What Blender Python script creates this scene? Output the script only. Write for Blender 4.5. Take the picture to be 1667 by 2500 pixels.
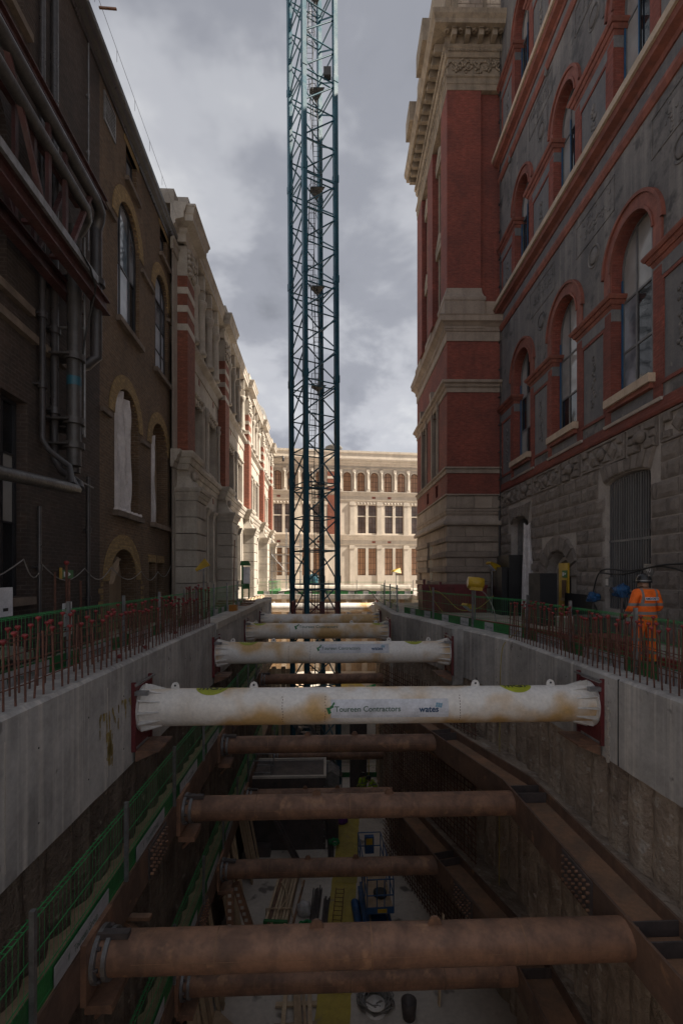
import bpy, math, random
from mathutils import Vector, Matrix
R = math.radians
rnd = random.Random(11)
scene = bpy.context.scene
col = scene.collection
for o in list(bpy.data.objects): bpy.data.objects.remove(o)

# ---------------------------------------------------------------- camera
cam_d = bpy.data.cameras.new('camera'); cam = bpy.data.objects.new('camera', cam_d); col.objects.link(cam)
cam.location = (0, 0, 1.85); cam.rotation_euler = (R(90), 0, 0)
cam_d.sensor_fit = 'HORIZONTAL'; cam_d.sensor_width = 24; cam_d.lens = 17; cam_d.shift_y = 0.0912
cam_d.clip_start = 0.1; cam_d.clip_end = 2000
scene.camera = cam

# ---------------------------------------------------------------- sky, sun, exposure
SUN_DIR = Vector((1.0, -0.08, 1.0)).normalized()      # towards the sun
world = bpy.data.worlds.new('World'); scene.world = world; world.use_nodes = True
def build_world():
    nt = world.node_tree; N = nt.nodes; L = nt.links; N.clear()
    out = N.new('ShaderNodeOutputWorld'); bg = N.new('ShaderNodeBackground'); L.new(bg.outputs[0], out.inputs[0])
    sky = N.new('ShaderNodeTexSky'); sky.sky_type = 'NISHITA'; sky.sun_disc = False
    sky.sun_elevation = math.asin(SUN_DIR.z); sky.sun_rotation = math.atan2(SUN_DIR.x, SUN_DIR.y)
    sky.dust_density = 2.0
    tc = N.new('ShaderNodeTexCoord'); sep = N.new('ShaderNodeSeparateXYZ'); L.new(tc.outputs['Generated'], sep.inputs[0])
    def m(op, a, b=None, clamp=False):
        n = N.new('ShaderNodeMath'); n.operation = op; n.use_clamp = clamp
        for i, x in enumerate((a, b)):
            if x is None: continue
            if isinstance(x, (int, float)): n.inputs[i].default_value = x
            else: L.new(x, n.inputs[i])
        return n.outputs[0]
    zc = m('ADD', m('MAXIMUM', sep.outputs[2], 0.0), 0.32)
    cx = m('DIVIDE', sep.outputs[0], zc); cy = m('DIVIDE', sep.outputs[1], zc)
    cb = N.new('ShaderNodeCombineXYZ'); L.new(cx, cb.inputs[0]); L.new(cy, cb.inputs[1]); cb.inputs[2].default_value = 3.7
    def noise(scale, det, rough, dist=0.0):
        n = N.new('ShaderNodeTexNoise'); L.new(cb.outputs[0], n.inputs['Vector'])
        n.inputs['Scale'].default_value = scale; n.inputs['Detail'].default_value = det
        n.inputs['Roughness'].default_value = rough; n.inputs['Distortion'].default_value = dist
        return n.outputs[0]
    def ramp(fac, stops):
        r = N.new('ShaderNodeValToRGB'); L.new(fac, r.inputs[0]); e = r.color_ramp.elements
        while len(e) < len(stops): e.new(0.5)
        for i, (p, c) in enumerate(stops): e[i].position = p; e[i].color = (*c, 1)
        r.color_ramp.interpolation = 'EASE'
        return r.outputs[0]
    big = noise(1.15, 6, 0.58, 0.25); fine = noise(3.4, 5, 0.55, 0.2)
    comb = m('ADD', m('MULTIPLY', big, 0.62), m('MULTIPLY', fine, 0.38))
    cloud = ramp(comb, [(0.37, (0.138, 0.146, 0.168)), (0.475, (0.215, 0.224, 0.255)), (0.555, (0.325, 0.334, 0.362)), (0.645, (0.43, 0.436, 0.452))])
    # clouds thin towards the horizon all round and let more light through
    hz = m('SUBTRACT', 1.0, m('MULTIPLY', m('MAXIMUM', sep.outputs[2], 0.0), 1.35), True)
    gain = m('ADD', 0.98, m('MULTIPLY', hz, 0.30))
    mul = N.new('ShaderNodeVectorMath'); mul.operation = 'SCALE'; L.new(cloud, mul.inputs[0]); L.new(gain, mul.inputs['Scale'])
    sk = N.new('ShaderNodeVectorMath'); sk.operation = 'SCALE'; L.new(sky.outputs[0], sk.inputs[0]); sk.inputs['Scale'].default_value = 0.06
    hole = ramp(noise(1.9, 4, 0.5, 0.4), [(0.285, (0.55, 0.55, 0.55)), (0.36, (1, 1, 1))])
    mx = N.new('ShaderNodeMix'); mx.data_type = 'RGBA'; L.new(hole, mx.inputs[0]); L.new(sk.outputs[0], mx.inputs[6]); L.new(mul.outputs[0], mx.inputs[7])
    L.new(mx.outputs[2], bg.inputs[0]); bg.inputs[1].default_value = 0.59
build_world()
sun_d = bpy.data.lights.new('sun', 'SUN'); sun = bpy.data.objects.new('sun', sun_d); col.objects.link(sun)
sun_d.energy = 4.3; sun_d.angle = R(1.2); sun_d.color = (1.0, 0.91, 0.78)
sun.rotation_euler = (-SUN_DIR).to_track_quat('-Z', 'Y').to_euler()
sun.location = (40, -10, 60)
vs = scene.view_settings; vs.view_transform = 'Standard'; vs.look = 'None'; vs.gamma = 1.0; vs.exposure = 1.38
try: vs.use_curve_mapping = False
except Exception: pass
scene.render.engine = 'CYCLES'
scene.cycles.max_bounces = 8; scene.cycles.diffuse_bounces = 5; scene.cycles.glossy_bounces = 3

# ---------------------------------------------------------------- mesh helpers
class MB:
    """collects faces; build() links them as one mesh object"""
    def __init__(s, xf=None): s.v = []; s.f = []; s.xf = xf; s.sm = set()
    def add(s, vs, fs, smooth=False):
        n = len(s.v)
        if s.xf: vs = [s.xf(*p) for p in vs]
        s.v += [tuple(p) for p in vs]
        for f in fs:
            if smooth: s.sm.add(len(s.f))
            s.f.append([n + i for i in f])
        return s
    def box(s, x0, x1, y0, y1, z0, z1):
        x0, x1 = min(x0, x1), max(x0, x1); y0, y1 = min(y0, y1), max(y0, y1); z0, z1 = min(z0, z1), max(z0, z1)
        return s.add([(x0,y0,z0),(x1,y0,z0),(x1,y1,z0),(x0,y1,z0),(x0,y0,z1),(x1,y0,z1),(x1,y1,z1),(x0,y1,z1)],
              [(0,3,2,1),(4,5,6,7),(0,1,5,4),(1,2,6,5),(2,3,7,6),(3,0,4,7)])
    def bevbox(s, x0, x1, y0, y1, z0, z1, b, face='y0'):
        """box whose front (y0) face is inset by b: a rusticated block"""
        return s.add([(x0,y0+b,z0),(x1,y0+b,z0),(x1,y0+b,z1),(x0,y0+b,z1),(x0+b,y0,z0+b),(x1-b,y0,z0+b),(x1-b,y0,z1-b),(x0+b,y0,z1-b),
               (x0,y1,z0),(x1,y1,z0),(x1,y1,z1),(x0,y1,z1)],
              [(4,5,6,7),(0,1,5,4),(1,2,6,5),(2,3,7,6),(3,0,4,7),(0,8,9,1),(1,9,10,2),(2,10,11,3),(3,11,8,0)])
    def beam(s, a, b, w, h, up=(0,0,1)):
        a = Vector(a); b = Vector(b); d = (b - a).normalized(); up = Vector(up)
        sd = d.cross(up)
        if sd.length < 1e-4: sd = d.cross(Vector((1,0,0)))
        sd.normalize(); u = sd.cross(d); sd = sd * (w/2); u = u * (h/2)
        return s.add([a-sd-u,a+sd-u,a+sd+u,a-sd+u,b-sd-u,b+sd-u,b+sd+u,b-sd+u],
              [(0,1,2,3),(7,6,5,4),(0,4,5,1),(1,5,6,2),(2,6,7,3),(3,7,4,0)])
    def tube(s, a, b, r, n=8, r2=None, caps=True):
        a = Vector(a); b = Vector(b); d = (b - a).normalized(); r2 = r if r2 is None else r2
        t = Vector((0,0,1)) if abs(d.z) < .9 else Vector((1,0,0))
        e = d.cross(t).normalized(); g = d.cross(e)
        ring = [(math.cos(2*math.pi*i/n), math.sin(2*math.pi*i/n)) for i in range(n)]
        vs = [a + e*(c*r) + g*(q*r) for c, q in ring] + [b + e*(c*r2) + g*(q*r2) for c, q in ring]
        s.add(vs, [(i, (i+1)%n, n+(i+1)%n, n+i) for i in range(n)], n > 4)
        if caps: s.add(vs, [tuple(range(n))[::-1], tuple(range(n, 2*n))])
        return s
    def path(s, pts, r, n=6, caps=True):
        pts = [Vector(p) for p in pts]; vs = []; k = len(pts); e = None
        for i, p in enumerate(pts):
            d = (pts[min(i+1,k-1)] - pts[max(i-1,0)]).normalized()
            if e is None:
                t = Vector((0,0,1)) if abs(d.z) < .9 else Vector((1,0,0)); e = d.cross(t).normalized()
            else: e = (e - d*e.dot(d)).normalized()
            g = d.cross(e); rr = r[i] if isinstance(r, (list, tuple)) else r
            vs += [p + e*(math.cos(2*math.pi*j/n)*rr) + g*(math.sin(2*math.pi*j/n)*rr) for j in range(n)]
        s.add(vs, [(i*n+j, i*n+(j+1)%n, (i+1)*n+(j+1)%n, (i+1)*n+j) for i in range(k-1) for j in range(n)], n > 4)
        if caps: s.add(vs, [tuple(range(n))[::-1], tuple(range((k-1)*n, k*n))])
        return s
    def lathe(s, c, prof, n=12, axis='z'):
        vs = []
        for r, h in prof:
            for j in range(n):
                a = 2*math.pi*j/n; x, y = r*math.cos(a), r*math.sin(a)
                vs.append((c[0]+x, c[1]+y, c[2]+h) if axis == 'z' else ((c[0]+x, c[1]-h, c[2]+y) if axis == 'y' else (c[0]+h, c[1]+x, c[2]+y)))
        k = len(prof)
        return s.add(vs, [(i*n+j, i*n+(j+1)%n, (i+1)*n+(j+1)%n, (i+1)*n+j) for i in range(k-1) for j in range(n)]
              + [tuple(range(n))[::-1], tuple(range((k-1)*n, k*n))], True)
    def prism(s, poly, y0, y1):
        """polygon of (x, z) extruded along y"""
        n = len(poly)
        return s.add([(x, y0, z) for x, z in poly] + [(x, y1, z) for x, z in poly],
              [tuple(range(n)), tuple(range(n, 2*n))[::-1]] + [(i, n+i, n+(i+1)%n, (i+1)%n) for i in range(n)])
    def sweep(s, path, prof, side=1):
        """closed profile [(out, z)] swept along a 2D path with mitres; out is to the right of travel for side=1"""
        P = [Vector(p) for p in path]; k = len(P); n = len(prof); vs = []
        for i, p in enumerate(P):
            ds = []
            if i > 0: ds.append((P[i]-P[i-1]).normalized())
            if i < k-1: ds.append((P[i+1]-P[i]).normalized())
            ns = [Vector((d.y, -d.x))*side for d in ds]
            m = ns[0] if len(ns) == 1 else (ns[0]+ns[1]) / (1 + ns[0].dot(ns[1]))
            vs += [(p.x+m.x*o, p.y+m.y*o, z) for o, z in prof]
        s.add(vs, [(i*n+j, i*n+(j+1)%n, (i+1)*n+(j+1)%n, (i+1)*n+j) for i in range(k-1) for j in range(n)]
              + [tuple(range(n))[::-1], tuple(range((k-1)*n, k*n))])
        return s
    def build(s, name, mat, parent=None, loc=None):
        me = bpy.data.meshes.new(name); me.from_pydata(s.v, [], s.f); me.materials.append(mat)
        if s.sm:
            me.polygons.foreach_set('use_smooth', [i in s.sm for i in range(len(me.polygons))])
        o = bpy.data.objects.new(name, me); col.objects.link(o)
        if loc is not None: o.location = loc
        if parent is not None: o.parent = parent
        return o
def tag(o, label=None, cat=None, group=None, kind=None):
    if label: o['label'] = label
    if cat: o['category'] = cat
    if group: o['group'] = group
    if kind: o['kind'] = kind
    return o
def thing(name, label, cat, loc=(0,0,0), rz=0.0, group=None):
    o = bpy.data.objects.new(name, None); col.objects.link(o); o.empty_display_size = 0.2
    o.location = loc; o.rotation_euler = (0, 0, R(rz)); tag(o, label, cat, group); return o
def inst(name, mesh, parent, loc=(0,0,0), rot=(0,0,0), scale=(1,1,1)):
    o = bpy.data.objects.new(name, mesh); col.objects.link(o); o.parent = parent
    o.location = loc; o.rotation_euler = rot; o.scale = scale; return o
def copy_tree(o, parent=None):
    c = o.copy(); col.objects.link(c); c.parent = parent
    for ch in list(o.children): copy_tree(ch, c)
    return c
ORD = ['first','second','third','fourth','fifth','sixth','seventh','eighth','ninth','tenth','eleventh','twelfth','thirteenth','fourteenth','fifteenth','sixteenth','seventeenth','eighteenth','nineteenth','twentieth']

_tx = {}
def text_geo(body, size, bold=0.0):
    """flat text as (verts2d, faces), centred"""
    key = (body, size, bold)
    if key in _tx: return _tx[key]
    cu = bpy.data.curves.new('lettering', 'FONT'); cu.body = body; cu.size = size; cu.align_x = 'CENTER'; cu.align_y = 'CENTER'; cu.offset = bold; cu.resolution_u = 3
    ob = bpy.data.objects.new('lettering', cu); col.objects.link(ob)
    bpy.context.view_layer.update()
    me = bpy.data.meshes.new_from_object(ob.evaluated_get(bpy.context.evaluated_depsgraph_get()))
    vs = [(v.co.x, v.co.y) for v in me.vertices]; fs = [tuple(p.vertices) for p in me.polygons]
    bpy.data.objects.remove(ob); bpy.data.curves.remove(cu); bpy.data.meshes.remove(me)
    _tx[key] = (vs, fs); return vs, fs

# ---------------------------------------------------------------- materials
def newmat(name):
    m = bpy.data.materials.new(name); m.use_nodes = True; nt = m.node_tree; b = nt.nodes['Principled BSDF']
    return m, nt, nt.nodes, nt.links, b
def _noise(N, L, vec, scale, det=4, rough=.55, dist=0.0):
    n = N.new('ShaderNodeTexNoise'); L.new(vec, n.inputs['Vector']); n.inputs['Scale'].default_value = scale
    n.inputs['Detail'].default_value = det; n.inputs['Roughness'].default_value = rough; n.inputs['Distortion'].default_value = dist
    return n.outputs[0]
def _rng(N, L, x, a, b):
    n = N.new('ShaderNodeMapRange'); L.new(x, n.inputs[0]); n.inputs[1].default_value = a; n.inputs[2].default_value = b; return n.outputs[0]
def _mix(N, L, f, a, b, mode='MIX'):
    n = N.new('ShaderNodeMix'); n.data_type = 'RGBA'; n.blend_type = mode
    for i, x in ((0, f), (6, a), (7, b)):
        if isinstance(x, (int, float)): n.inputs[i].default_value = x
        elif isinstance(x, tuple): n.inputs[i].default_value = (*x[:3], 1)
        else: L.new(x, n.inputs[i])
    return n.outputs[2]
def _map(N, L, vec, sc):
    n = N.new('ShaderNodeMapping'); L.new(vec, n.inputs[0]); n.inputs['Scale'].default_value = sc; return n.outputs[0]
def _bump(N, L, h, strength, dist, b):
    n = N.new('ShaderNodeBump'); L.new(h, n.inputs['Height']); n.inputs['Strength'].default_value = strength; n.inputs['Distance'].default_value = dist
    L.new(n.outputs[0], b.inputs['Normal']); return n
def gm(name, c1, c2, scale=1.5, c3=None, streak=0.35, rough=.85, metal=0.0, bump=.4, bscale=14, bdist=.02, lo=.35, hi=.65, spots=None, rvar=True, sf=2.2):
    """weathered surface: two colours by noise, a third in vertical streaks, optional spots, fine relief; every object shifts the pattern and tone"""
    m, nt, N, L, b = newmat(name)
    tc = N.new('ShaderNodeTexCoord'); oi = N.new('ShaderNodeObjectInfo')
    ad = N.new('ShaderNodeVectorMath'); ad.operation = 'ADD'
    vm = N.new('ShaderNodeVectorMath'); vm.operation = 'SCALE'; L.new(oi.outputs['Location'], vm.inputs[0]); vm.inputs['Scale'].default_value = 1.37
    L.new(tc.outputs['Object'], ad.inputs[0]); L.new(vm.outputs[0], ad.inputs[1]); vec = ad.outputs[0]
    f = _rng(N, L, _noise(N, L, vec, scale, 6, .6, .3), lo, hi); c = _mix(N, L, f, c1, c2)
    if c3 is not None:
        st = _rng(N, L, _noise(N, L, _map(N, L, vec, (scale*sf, scale*sf, scale*.16)), 1.0, 5, .6), .5, .78)
        k = N.new('ShaderNodeMath'); k.operation = 'MULTIPLY'; L.new(st, k.inputs[0]); k.inputs[1].default_value = streak
        c = _mix(N, L, k.outputs[0], c, c3)
    if spots is not None:
        sp = _rng(N, L, _noise(N, L, vec, spots[1], 3, .6), spots[2], spots[2]+(spots[3] if len(spots) > 3 else .06)); c = _mix(N, L, sp, c, spots[0])
    fn = _rng(N, L, _noise(N, L, vec, bscale, 5, .65), .2, .8)
    fine = N.new('ShaderNodeMath'); fine.operation = 'MULTIPLY_ADD'; L.new(fn, fine.inputs[0]); fine.inputs[1].default_value = .35; fine.inputs[2].default_value = .82
    c = _mix(N, L, 1.0, c, fine.outputs[0], 'MULTIPLY')
    if rvar:
        rr = N.new('ShaderNodeMath'); rr.operation = 'MULTIPLY_ADD'; L.new(oi.outputs['Random'], rr.inputs[0]); rr.inputs[1].default_value = .22; rr.inputs[2].default_value = .89
        c = _mix(N, L, 1.0, c, rr.outputs[0], 'MULTIPLY')
    L.new(c, b.inputs['Base Color']); b.inputs['Metallic'].default_value = metal
    ro = N.new('ShaderNodeMath'); ro.operation = 'MULTIPLY_ADD'; L.new(f, ro.inputs[0]); ro.inputs[1].default_value = .16; ro.inputs[2].default_value = rough-.08; ro.use_clamp = True
    L.new(ro.outputs[0], b.inputs['Roughness'])
    if bump: _bump(N, L, fn, bump, bdist, b)
    return m
def brick(name, c1, c2, mortar, soot, sootamt=.5, bw=.225, bh=.075, ms=.010, bump=.35):
    m, nt, N, L, b = newmat(name)
    tc = N.new('ShaderNodeTexCoord'); sp = N.new('ShaderNodeSeparateXYZ'); L.new(tc.outputs['Object'], sp.inputs[0])
    a = N.new('ShaderNodeMath'); a.operation = 'ADD'; L.new(sp.outputs[0], a.inputs[0]); L.new(sp.outputs[1], a.inputs[1])
    cb = N.new('ShaderNodeCombineXYZ'); L.new(a.outputs[0], cb.inputs[0]); L.new(sp.outputs[2], cb.inputs[1])
    t = N.new('ShaderNodeTexBrick'); L.new(cb.outputs[0], t.inputs['Vector'])
    t.inputs['Scale'].default_value = 1; t.inputs['Brick Width'].default_value = bw; t.inputs['Row Height'].default_value = bh
    t.inputs['Mortar Size'].default_value = ms; t.inputs['Mortar Smooth'].default_value = .3; t.inputs['Bias'].default_value = 0
    t.inputs['Color1'].default_value = (*c1, 1); t.inputs['Color2'].default_value = (*c2, 1); t.inputs['Mortar'].default_value = (*mortar, 1)
    vec = tc.outputs['Object']
    c = _mix(N, L, _rng(N, L, _noise(N, L, _map(N, L, vec, (4, 4, 13)), 1.0, 3, .6), .3, .75), t.outputs[0], tuple(x*.5 for x in c1))
    c = _mix(N, L, _rng(N, L, _noise(N, L, _map(N, L, vec, (2.6, 2.6, 7.5)), 1.7, 4, .7), .52, .72), c, tuple(min(1, x*1.75) for x in c2))
    f = _rng(N, L, _noise(N, L, vec, .55, 6, .62, .4), .38, .72)
    k = N.new('ShaderNodeMath'); k.operation = 'MULTIPLY'; L.new(f, k.inputs[0]); k.inputs[1].default_value = sootamt
    c = _mix(N, L, k.outputs[0], c, soot)
    st = _rng(N, L, _noise(N, L, _map(N, L, vec, (3.2, 3.2, .18)), 1.0, 5, .6), .55, .8)
    k2 = N.new('ShaderNodeMath'); k2.operation = 'MULTIPLY'; L.new(st, k2.inputs[0]); k2.inputs[1].default_value = sootamt*.6
    c = _mix(N, L, k2.outputs[0], c, soot)
    L.new(c, b.inputs['Base Color']); b.inputs['Roughness'].default_value = .88
    inv = N.new('ShaderNodeMath'); inv.operation = 'SUBTRACT'; inv.inputs[0].default_value = 1; L.new(t.outputs['Fac'], inv.inputs[1])
    _bump(N, L, inv.outputs[0], bump, .012, b)
    return m
def glass(name, c, rough=.06, spec=.6, c2=None):
    m, nt, N, L, b = newmat(name)
    tc = N.new('ShaderNodeTexCoord')
    f = _rng(N, L, _noise(N, L, tc.outputs['Object'], .9, 3, .5), .4, .6)
    L.new(_mix(N, L, f, c, c2 or tuple(x*.5 for x in c)), b.inputs['Base Color']); b.inputs['Roughness'].default_value = rough
    b.inputs['Specular IOR Level'].default_value = spec
    _bump(N, L, _noise(N, L, tc.outputs['Object'], 1.3, 2, .5), .08, .05, b)
    return m
def plain(name, c, rough=.6, metal=0.0, bump=.15):
    return gm(name, c, tuple(x*.72 for x in c), scale=2.5, rough=rough, metal=metal, bump=bump, bscale=25)

M = {}
M['concrete'] = gm('board_marked_concrete', (.46,.44,.42), (.25,.237,.225), .7, (.66,.61,.55), .9, rough=.86, bump=.3, bscale=9, sf=8.0, spots=((.2,.19,.18), 2.6, .66))
M['concrete_pale'] = gm('pale_dusty_concrete', (.56,.51,.45), (.42,.38,.33), 1.6, (.3,.27,.23), .4, bump=.5)
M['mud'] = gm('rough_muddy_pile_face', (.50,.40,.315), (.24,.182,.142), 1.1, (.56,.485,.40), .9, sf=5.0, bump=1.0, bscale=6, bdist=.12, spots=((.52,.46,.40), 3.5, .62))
M['rust'] = gm('rusty_mill_scale_steel', (.29,.155,.095), (.165,.092,.062), 1.9, (.08,.055,.043), .7, rough=.54, lo=.4, hi=.6, metal=.0, bump=.3, spots=((.36,.20,.115), 2.6, .60, .1))
M['rust_bright'] = gm('orange_rust', (.30,.165,.095), (.19,.12,.08), 1.7, (.15,.115,.085), .6, rough=.85, bump=.5)
M['dark_steel'] = gm('dark_painted_steel', (.10,.082,.08), (.06,.052,.052), 2, (.16,.11,.08), .4, rough=.55, bump=.2)
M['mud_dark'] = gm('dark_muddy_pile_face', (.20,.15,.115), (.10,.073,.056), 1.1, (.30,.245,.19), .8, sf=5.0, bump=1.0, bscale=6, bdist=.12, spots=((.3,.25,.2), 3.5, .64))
M['waler'] = gm('brown_waler_steel', (.19,.112,.078), (.115,.073,.055), 1.8, (.07,.05,.042), .6, rough=.6, bump=.25, spots=((.3,.17,.1), 2.4, .64))
M['banner'] = plain('dusty_printed_board', (.46,.46,.475), .6)
M['rebar'] = gm('rebar_rust', (.17,.07,.045), (.095,.046,.034), 9, rough=.8, bump=.5, bscale=60)
M['red_cap'] = plain('red_plastic_cap', (.24,.03,.031), .5)
M['red_paint'] = gm('worn_red_paint', (.16,.022,.026), (.10,.017,.02), 2.2, (.10,.05,.04), .5, rough=.55)
M['white_paint'] = gm('stained_white_steel', (.82,.80,.77), (.80,.74,.66), .55, (.52,.42,.31), .35, rough=.42, bump=.12, spots=((.60,.385,.165), .5, .485, .12), rvar=False)
M['white_clean'] = gm('white_steel', (.74,.72,.70), (.60,.57,.53), 1.5, (.34,.27,.21), .4, rough=.45, bump=.12)
M['sign_white'] = plain('white_vinyl', (.74,.75,.80), .4, bump=.1)
M['lime'] = plain('lime_sticker', (.42,.46,.035), .45)
M['ink'] = plain('dark_ink', (.03,.03,.032), .5)
M['ink_green'] = plain('green_ink', (.03,.22,.07), .5); M['ink_blue'] = plain('blue_ink', (.02,.07,.16), .5); M['ink_sky'] = plain('pale_blue_ink', (.22,.40,.52), .5); M['ink_grey'] = plain('grey_green_ink', (.10,.17,.13), .5)
M['green'] = gm('green_plastic', (.024,.18,.045), (.018,.11,.034), 1.5, (.10,.09,.06), .5, rough=.5)
M['green_wire'] = plain('green_coated_wire', (.05,.34,.11), .5)
M['galv'] = gm('galvanised_steel', (.30,.30,.31), (.20,.20,.20), 4, (.12,.10,.09), .4, rough=.45, metal=.6)
M['crane'] = gm('blue_green_crane_paint', (.02,.105,.15), (.014,.07,.105), 1.2, (.045,.06,.065), .5, rough=.4, bump=.1)
M['crane_dark'] = plain('dark_crane_fittings', (.03,.032,.035), .6)
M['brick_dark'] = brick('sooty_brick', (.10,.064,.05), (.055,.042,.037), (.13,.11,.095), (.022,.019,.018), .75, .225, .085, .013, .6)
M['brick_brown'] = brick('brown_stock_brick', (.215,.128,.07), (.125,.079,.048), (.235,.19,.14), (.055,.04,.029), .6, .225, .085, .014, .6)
M['brick_yellow'] = brick('yellow_brick', (.40,.27,.11), (.31,.205,.09), (.25,.19,.12), (.13,.09,.05), .4)
M['brick_red'] = brick('red_rubbed_brick', (.31,.078,.052), (.20,.05,.038), (.27,.12,.09), (.085,.034,.031), .7, .215, .075, .009)
M['brick_orange'] = brick('orange_red_brick', (.30,.098,.056), (.215,.068,.043), (.26,.14,.095), (.105,.044,.034), .5, .215, .068, .006)
M['terracotta'] = gm('red_terracotta', (.26,.085,.058), (.165,.058,.044), 2.2, (.08,.04,.036), .6, rough=.75, bump=.25)
M['stone_brightened'] = gm('brightened_portland_stone', (.60,.535,.455), (.50,.445,.375), .9, (.32,.275,.23), .5, rough=.85, bump=.3)  # same stone as the wing, colour brightened to stand in for courtyard light
M['stone'] = gm('portland_stone', (.50,.45,.385), (.36,.32,.272), .9, (.18,.157,.135), .65, rough=.85, bump=.3)
M['stone_tan'] = gm('tan_sandstone', (.36,.295,.24), (.265,.215,.178), 1.0, (.15,.122,.105), .6, rough=.88, bump=.4)
M['stone_dim'] = gm('sooty_sill_stone', (.20,.155,.12), (.13,.10,.08), 2, (.08,.06,.05), .5)
M['stone_buff'] = gm('buff_terracotta', (.33,.265,.195), (.22,.178,.135), 1.8, (.09,.072,.055), .65, rough=.85, bump=.5)
M['render'] = gm('grey_sgraffito_plaster', (.105,.10,.103), (.185,.173,.168), .9, (.34,.315,.29), .6, sf=3.2, rough=.9, bump=.6, lo=.38, hi=.66, spots=((.075,.073,.075), 1.9, .55, .14))
M['render_dark'] = gm('dark_sgraffito_plaster', (.12,.12,.128), (.165,.16,.165), 2.0, (.26,.24,.22), .5, rough=.9, bump=.4, spots=((.25,.23,.21), 3.0, .66))
M['rustic'] = gm('vermiculated_grey_stone', (.31,.265,.235), (.21,.178,.158), 2.2, (.40,.35,.29), .35, rough=.92, bump=1.0, bscale=26, bdist=.05)
M['rustic_joint'] = gm('grey_stone_joint', (.45,.40,.365), (.36,.32,.29), 2, rough=.9)
M['tan_ledge'] = gm('tan_stone_ledge', (.54,.43,.325), (.44,.345,.265), 1.5, (.28,.21,.16), .4)
M['frame_dark'] = plain('dark_window_frame', (.03,.03,.034), .5); M['frame_grey'] = plain('grey_window_frame', (.17,.17,.175), .5)
M['frame_brown'] = plain('brown_window_frame', (.10,.05,.028), .6); M['frame_blue'] = plain('blue_masking_film', (.02,.10,.22), .5)
M['glass_dark'] = glass('dark_window_glass', (.02,.022,.026)); M['glass_sky'] = glass('painted_sky_glass', (.34,.36,.40), .04, .8, (.10,.11,.13))  # the paler glass has the sky's reflection put into its base colour
M['glass_blind'] = glass('glass_over_brightened_blind', (.36,.35,.34), .12, .5, (.26,.25,.24)); M['glass_film'] = glass('pale_blue_protective_film', (.55,.60,.68), .25, .5, (.38,.42,.5))  # glass over the first blind is lightened to stand in for reflected sky
M['glass_brown'] = glass('glass_over_brown_blind', (.40,.235,.14), .2, .5, (.32,.19,.12)); M['glass_grey'] = glass('glass_over_grey_blind', (.17,.135,.125), .2, .5, (.11,.09,.085))
M['void'] = plain('dark_interior', (.018,.016,.015), .9)
M['lead'] = gm('grey_lead', (.20,.19,.18), (.13,.125,.12), 2)
M['pipe_black'] = gm('black_cast_iron', (.055,.052,.054), (.035,.033,.035), 3, (.09,.07,.06), .4, rough=.34, bump=.2)
M['pipe_lag'] = gm('grey_pipe_lagging', (.062,.057,.056), (.04,.037,.036), 3, rough=.36)
M['truss_red'] = gm('dark_red_steel', (.075,.026,.025), (.045,.02,.02), 2.4, (.2,.17,.16), .25, rough=.55)
M['plastic_sheet'] = gm('white_plastic_sheet', (.78,.74,.74), (.60,.565,.565), 1.3, rough=.32, bump=.9, bscale=6, bdist=.06)
M['timber'] = gm('site_timber', (.46,.335,.22), (.34,.245,.16), 3, (.2,.15,.1), .4)
M['timber_pale'] = gm('pale_new_timber', (.62,.48,.32), (.5,.37,.245), 3, (.3,.22,.14), .4)
M['ply'] = gm('dusty_plywood', (.40,.30,.20), (.30,.23,.165), 1.2, (.2,.15,.11), .4)
M['floor'] = gm('wet_dusty_pit_floor', (.64,.58,.51), (.50,.445,.39), .5, rough=.6, bump=.35, bscale=6, spots=((.2,.175,.155), .8, .62))
M['ground'] = gm('site_ground', (.38,.34,.29), (.28,.245,.21), .9, rough=.95, bump=.7, bscale=8, bdist=.05)
M['paving'] = gm('dusty_paving', (.48,.43,.37), (.38,.33,.29), 1.1, rough=.9, bump=.4)
M['yellow_mat'] = gm('yellow_ground_sheet', (.46,.35,.05), (.36,.28,.07), .9, rough=.55, bump=.5, bscale=4, bdist=.06, spots=((.30,.24,.12), 1.2, .62))
M['yellow'] = gm('yellow_plastic', (.52,.33,.02), (.38,.24,.02), 2, rough=.45)
M['orange_box'] = plain('orange_plastic', (.45,.17,.02), .5)
M['blue'] = gm('blue_machine_paint', (.02,.09,.24), (.015,.055,.14), 2, (.05,.05,.06), .4, rough=.45)
M['blue_wrap'] = gm('blue_polythene', (.018,.10,.25), (.012,.06,.16), 3, rough=.25, bump=1.0, bscale=12, bdist=.05)
M['black_ply'] = gm('black_painted_ply', (.016,.016,.018), (.024,.024,.026), 1.1, rough=.5, bump=.1); M['grey_ply'] = plain('dark_grey_ply', (.05,.047,.046), .7)
M['black_rubber'] = plain('black_rubber', (.02,.02,.021), .6); M['cable_yellow'] = plain('yellow_cable', (.42,.33,.06), .5); M['cable_grey'] = plain('grey_cable', (.30,.28,.26), .5)
M['sack_white'] = gm('white_bag', (.60,.58,.58), (.45,.43,.43), 4, rough=.7, bump=.8, bscale=9, bdist=.06); M['purple'] = plain('purple_sling', (.16,.04,.26), .7); M['green_sling'] = plain('green_sling', (.03,.28,.10), .7)
M['rubble'] = gm('broken_masonry', (.28,.25,.21), (.17,.15,.13), 3, bump=.8)

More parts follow.
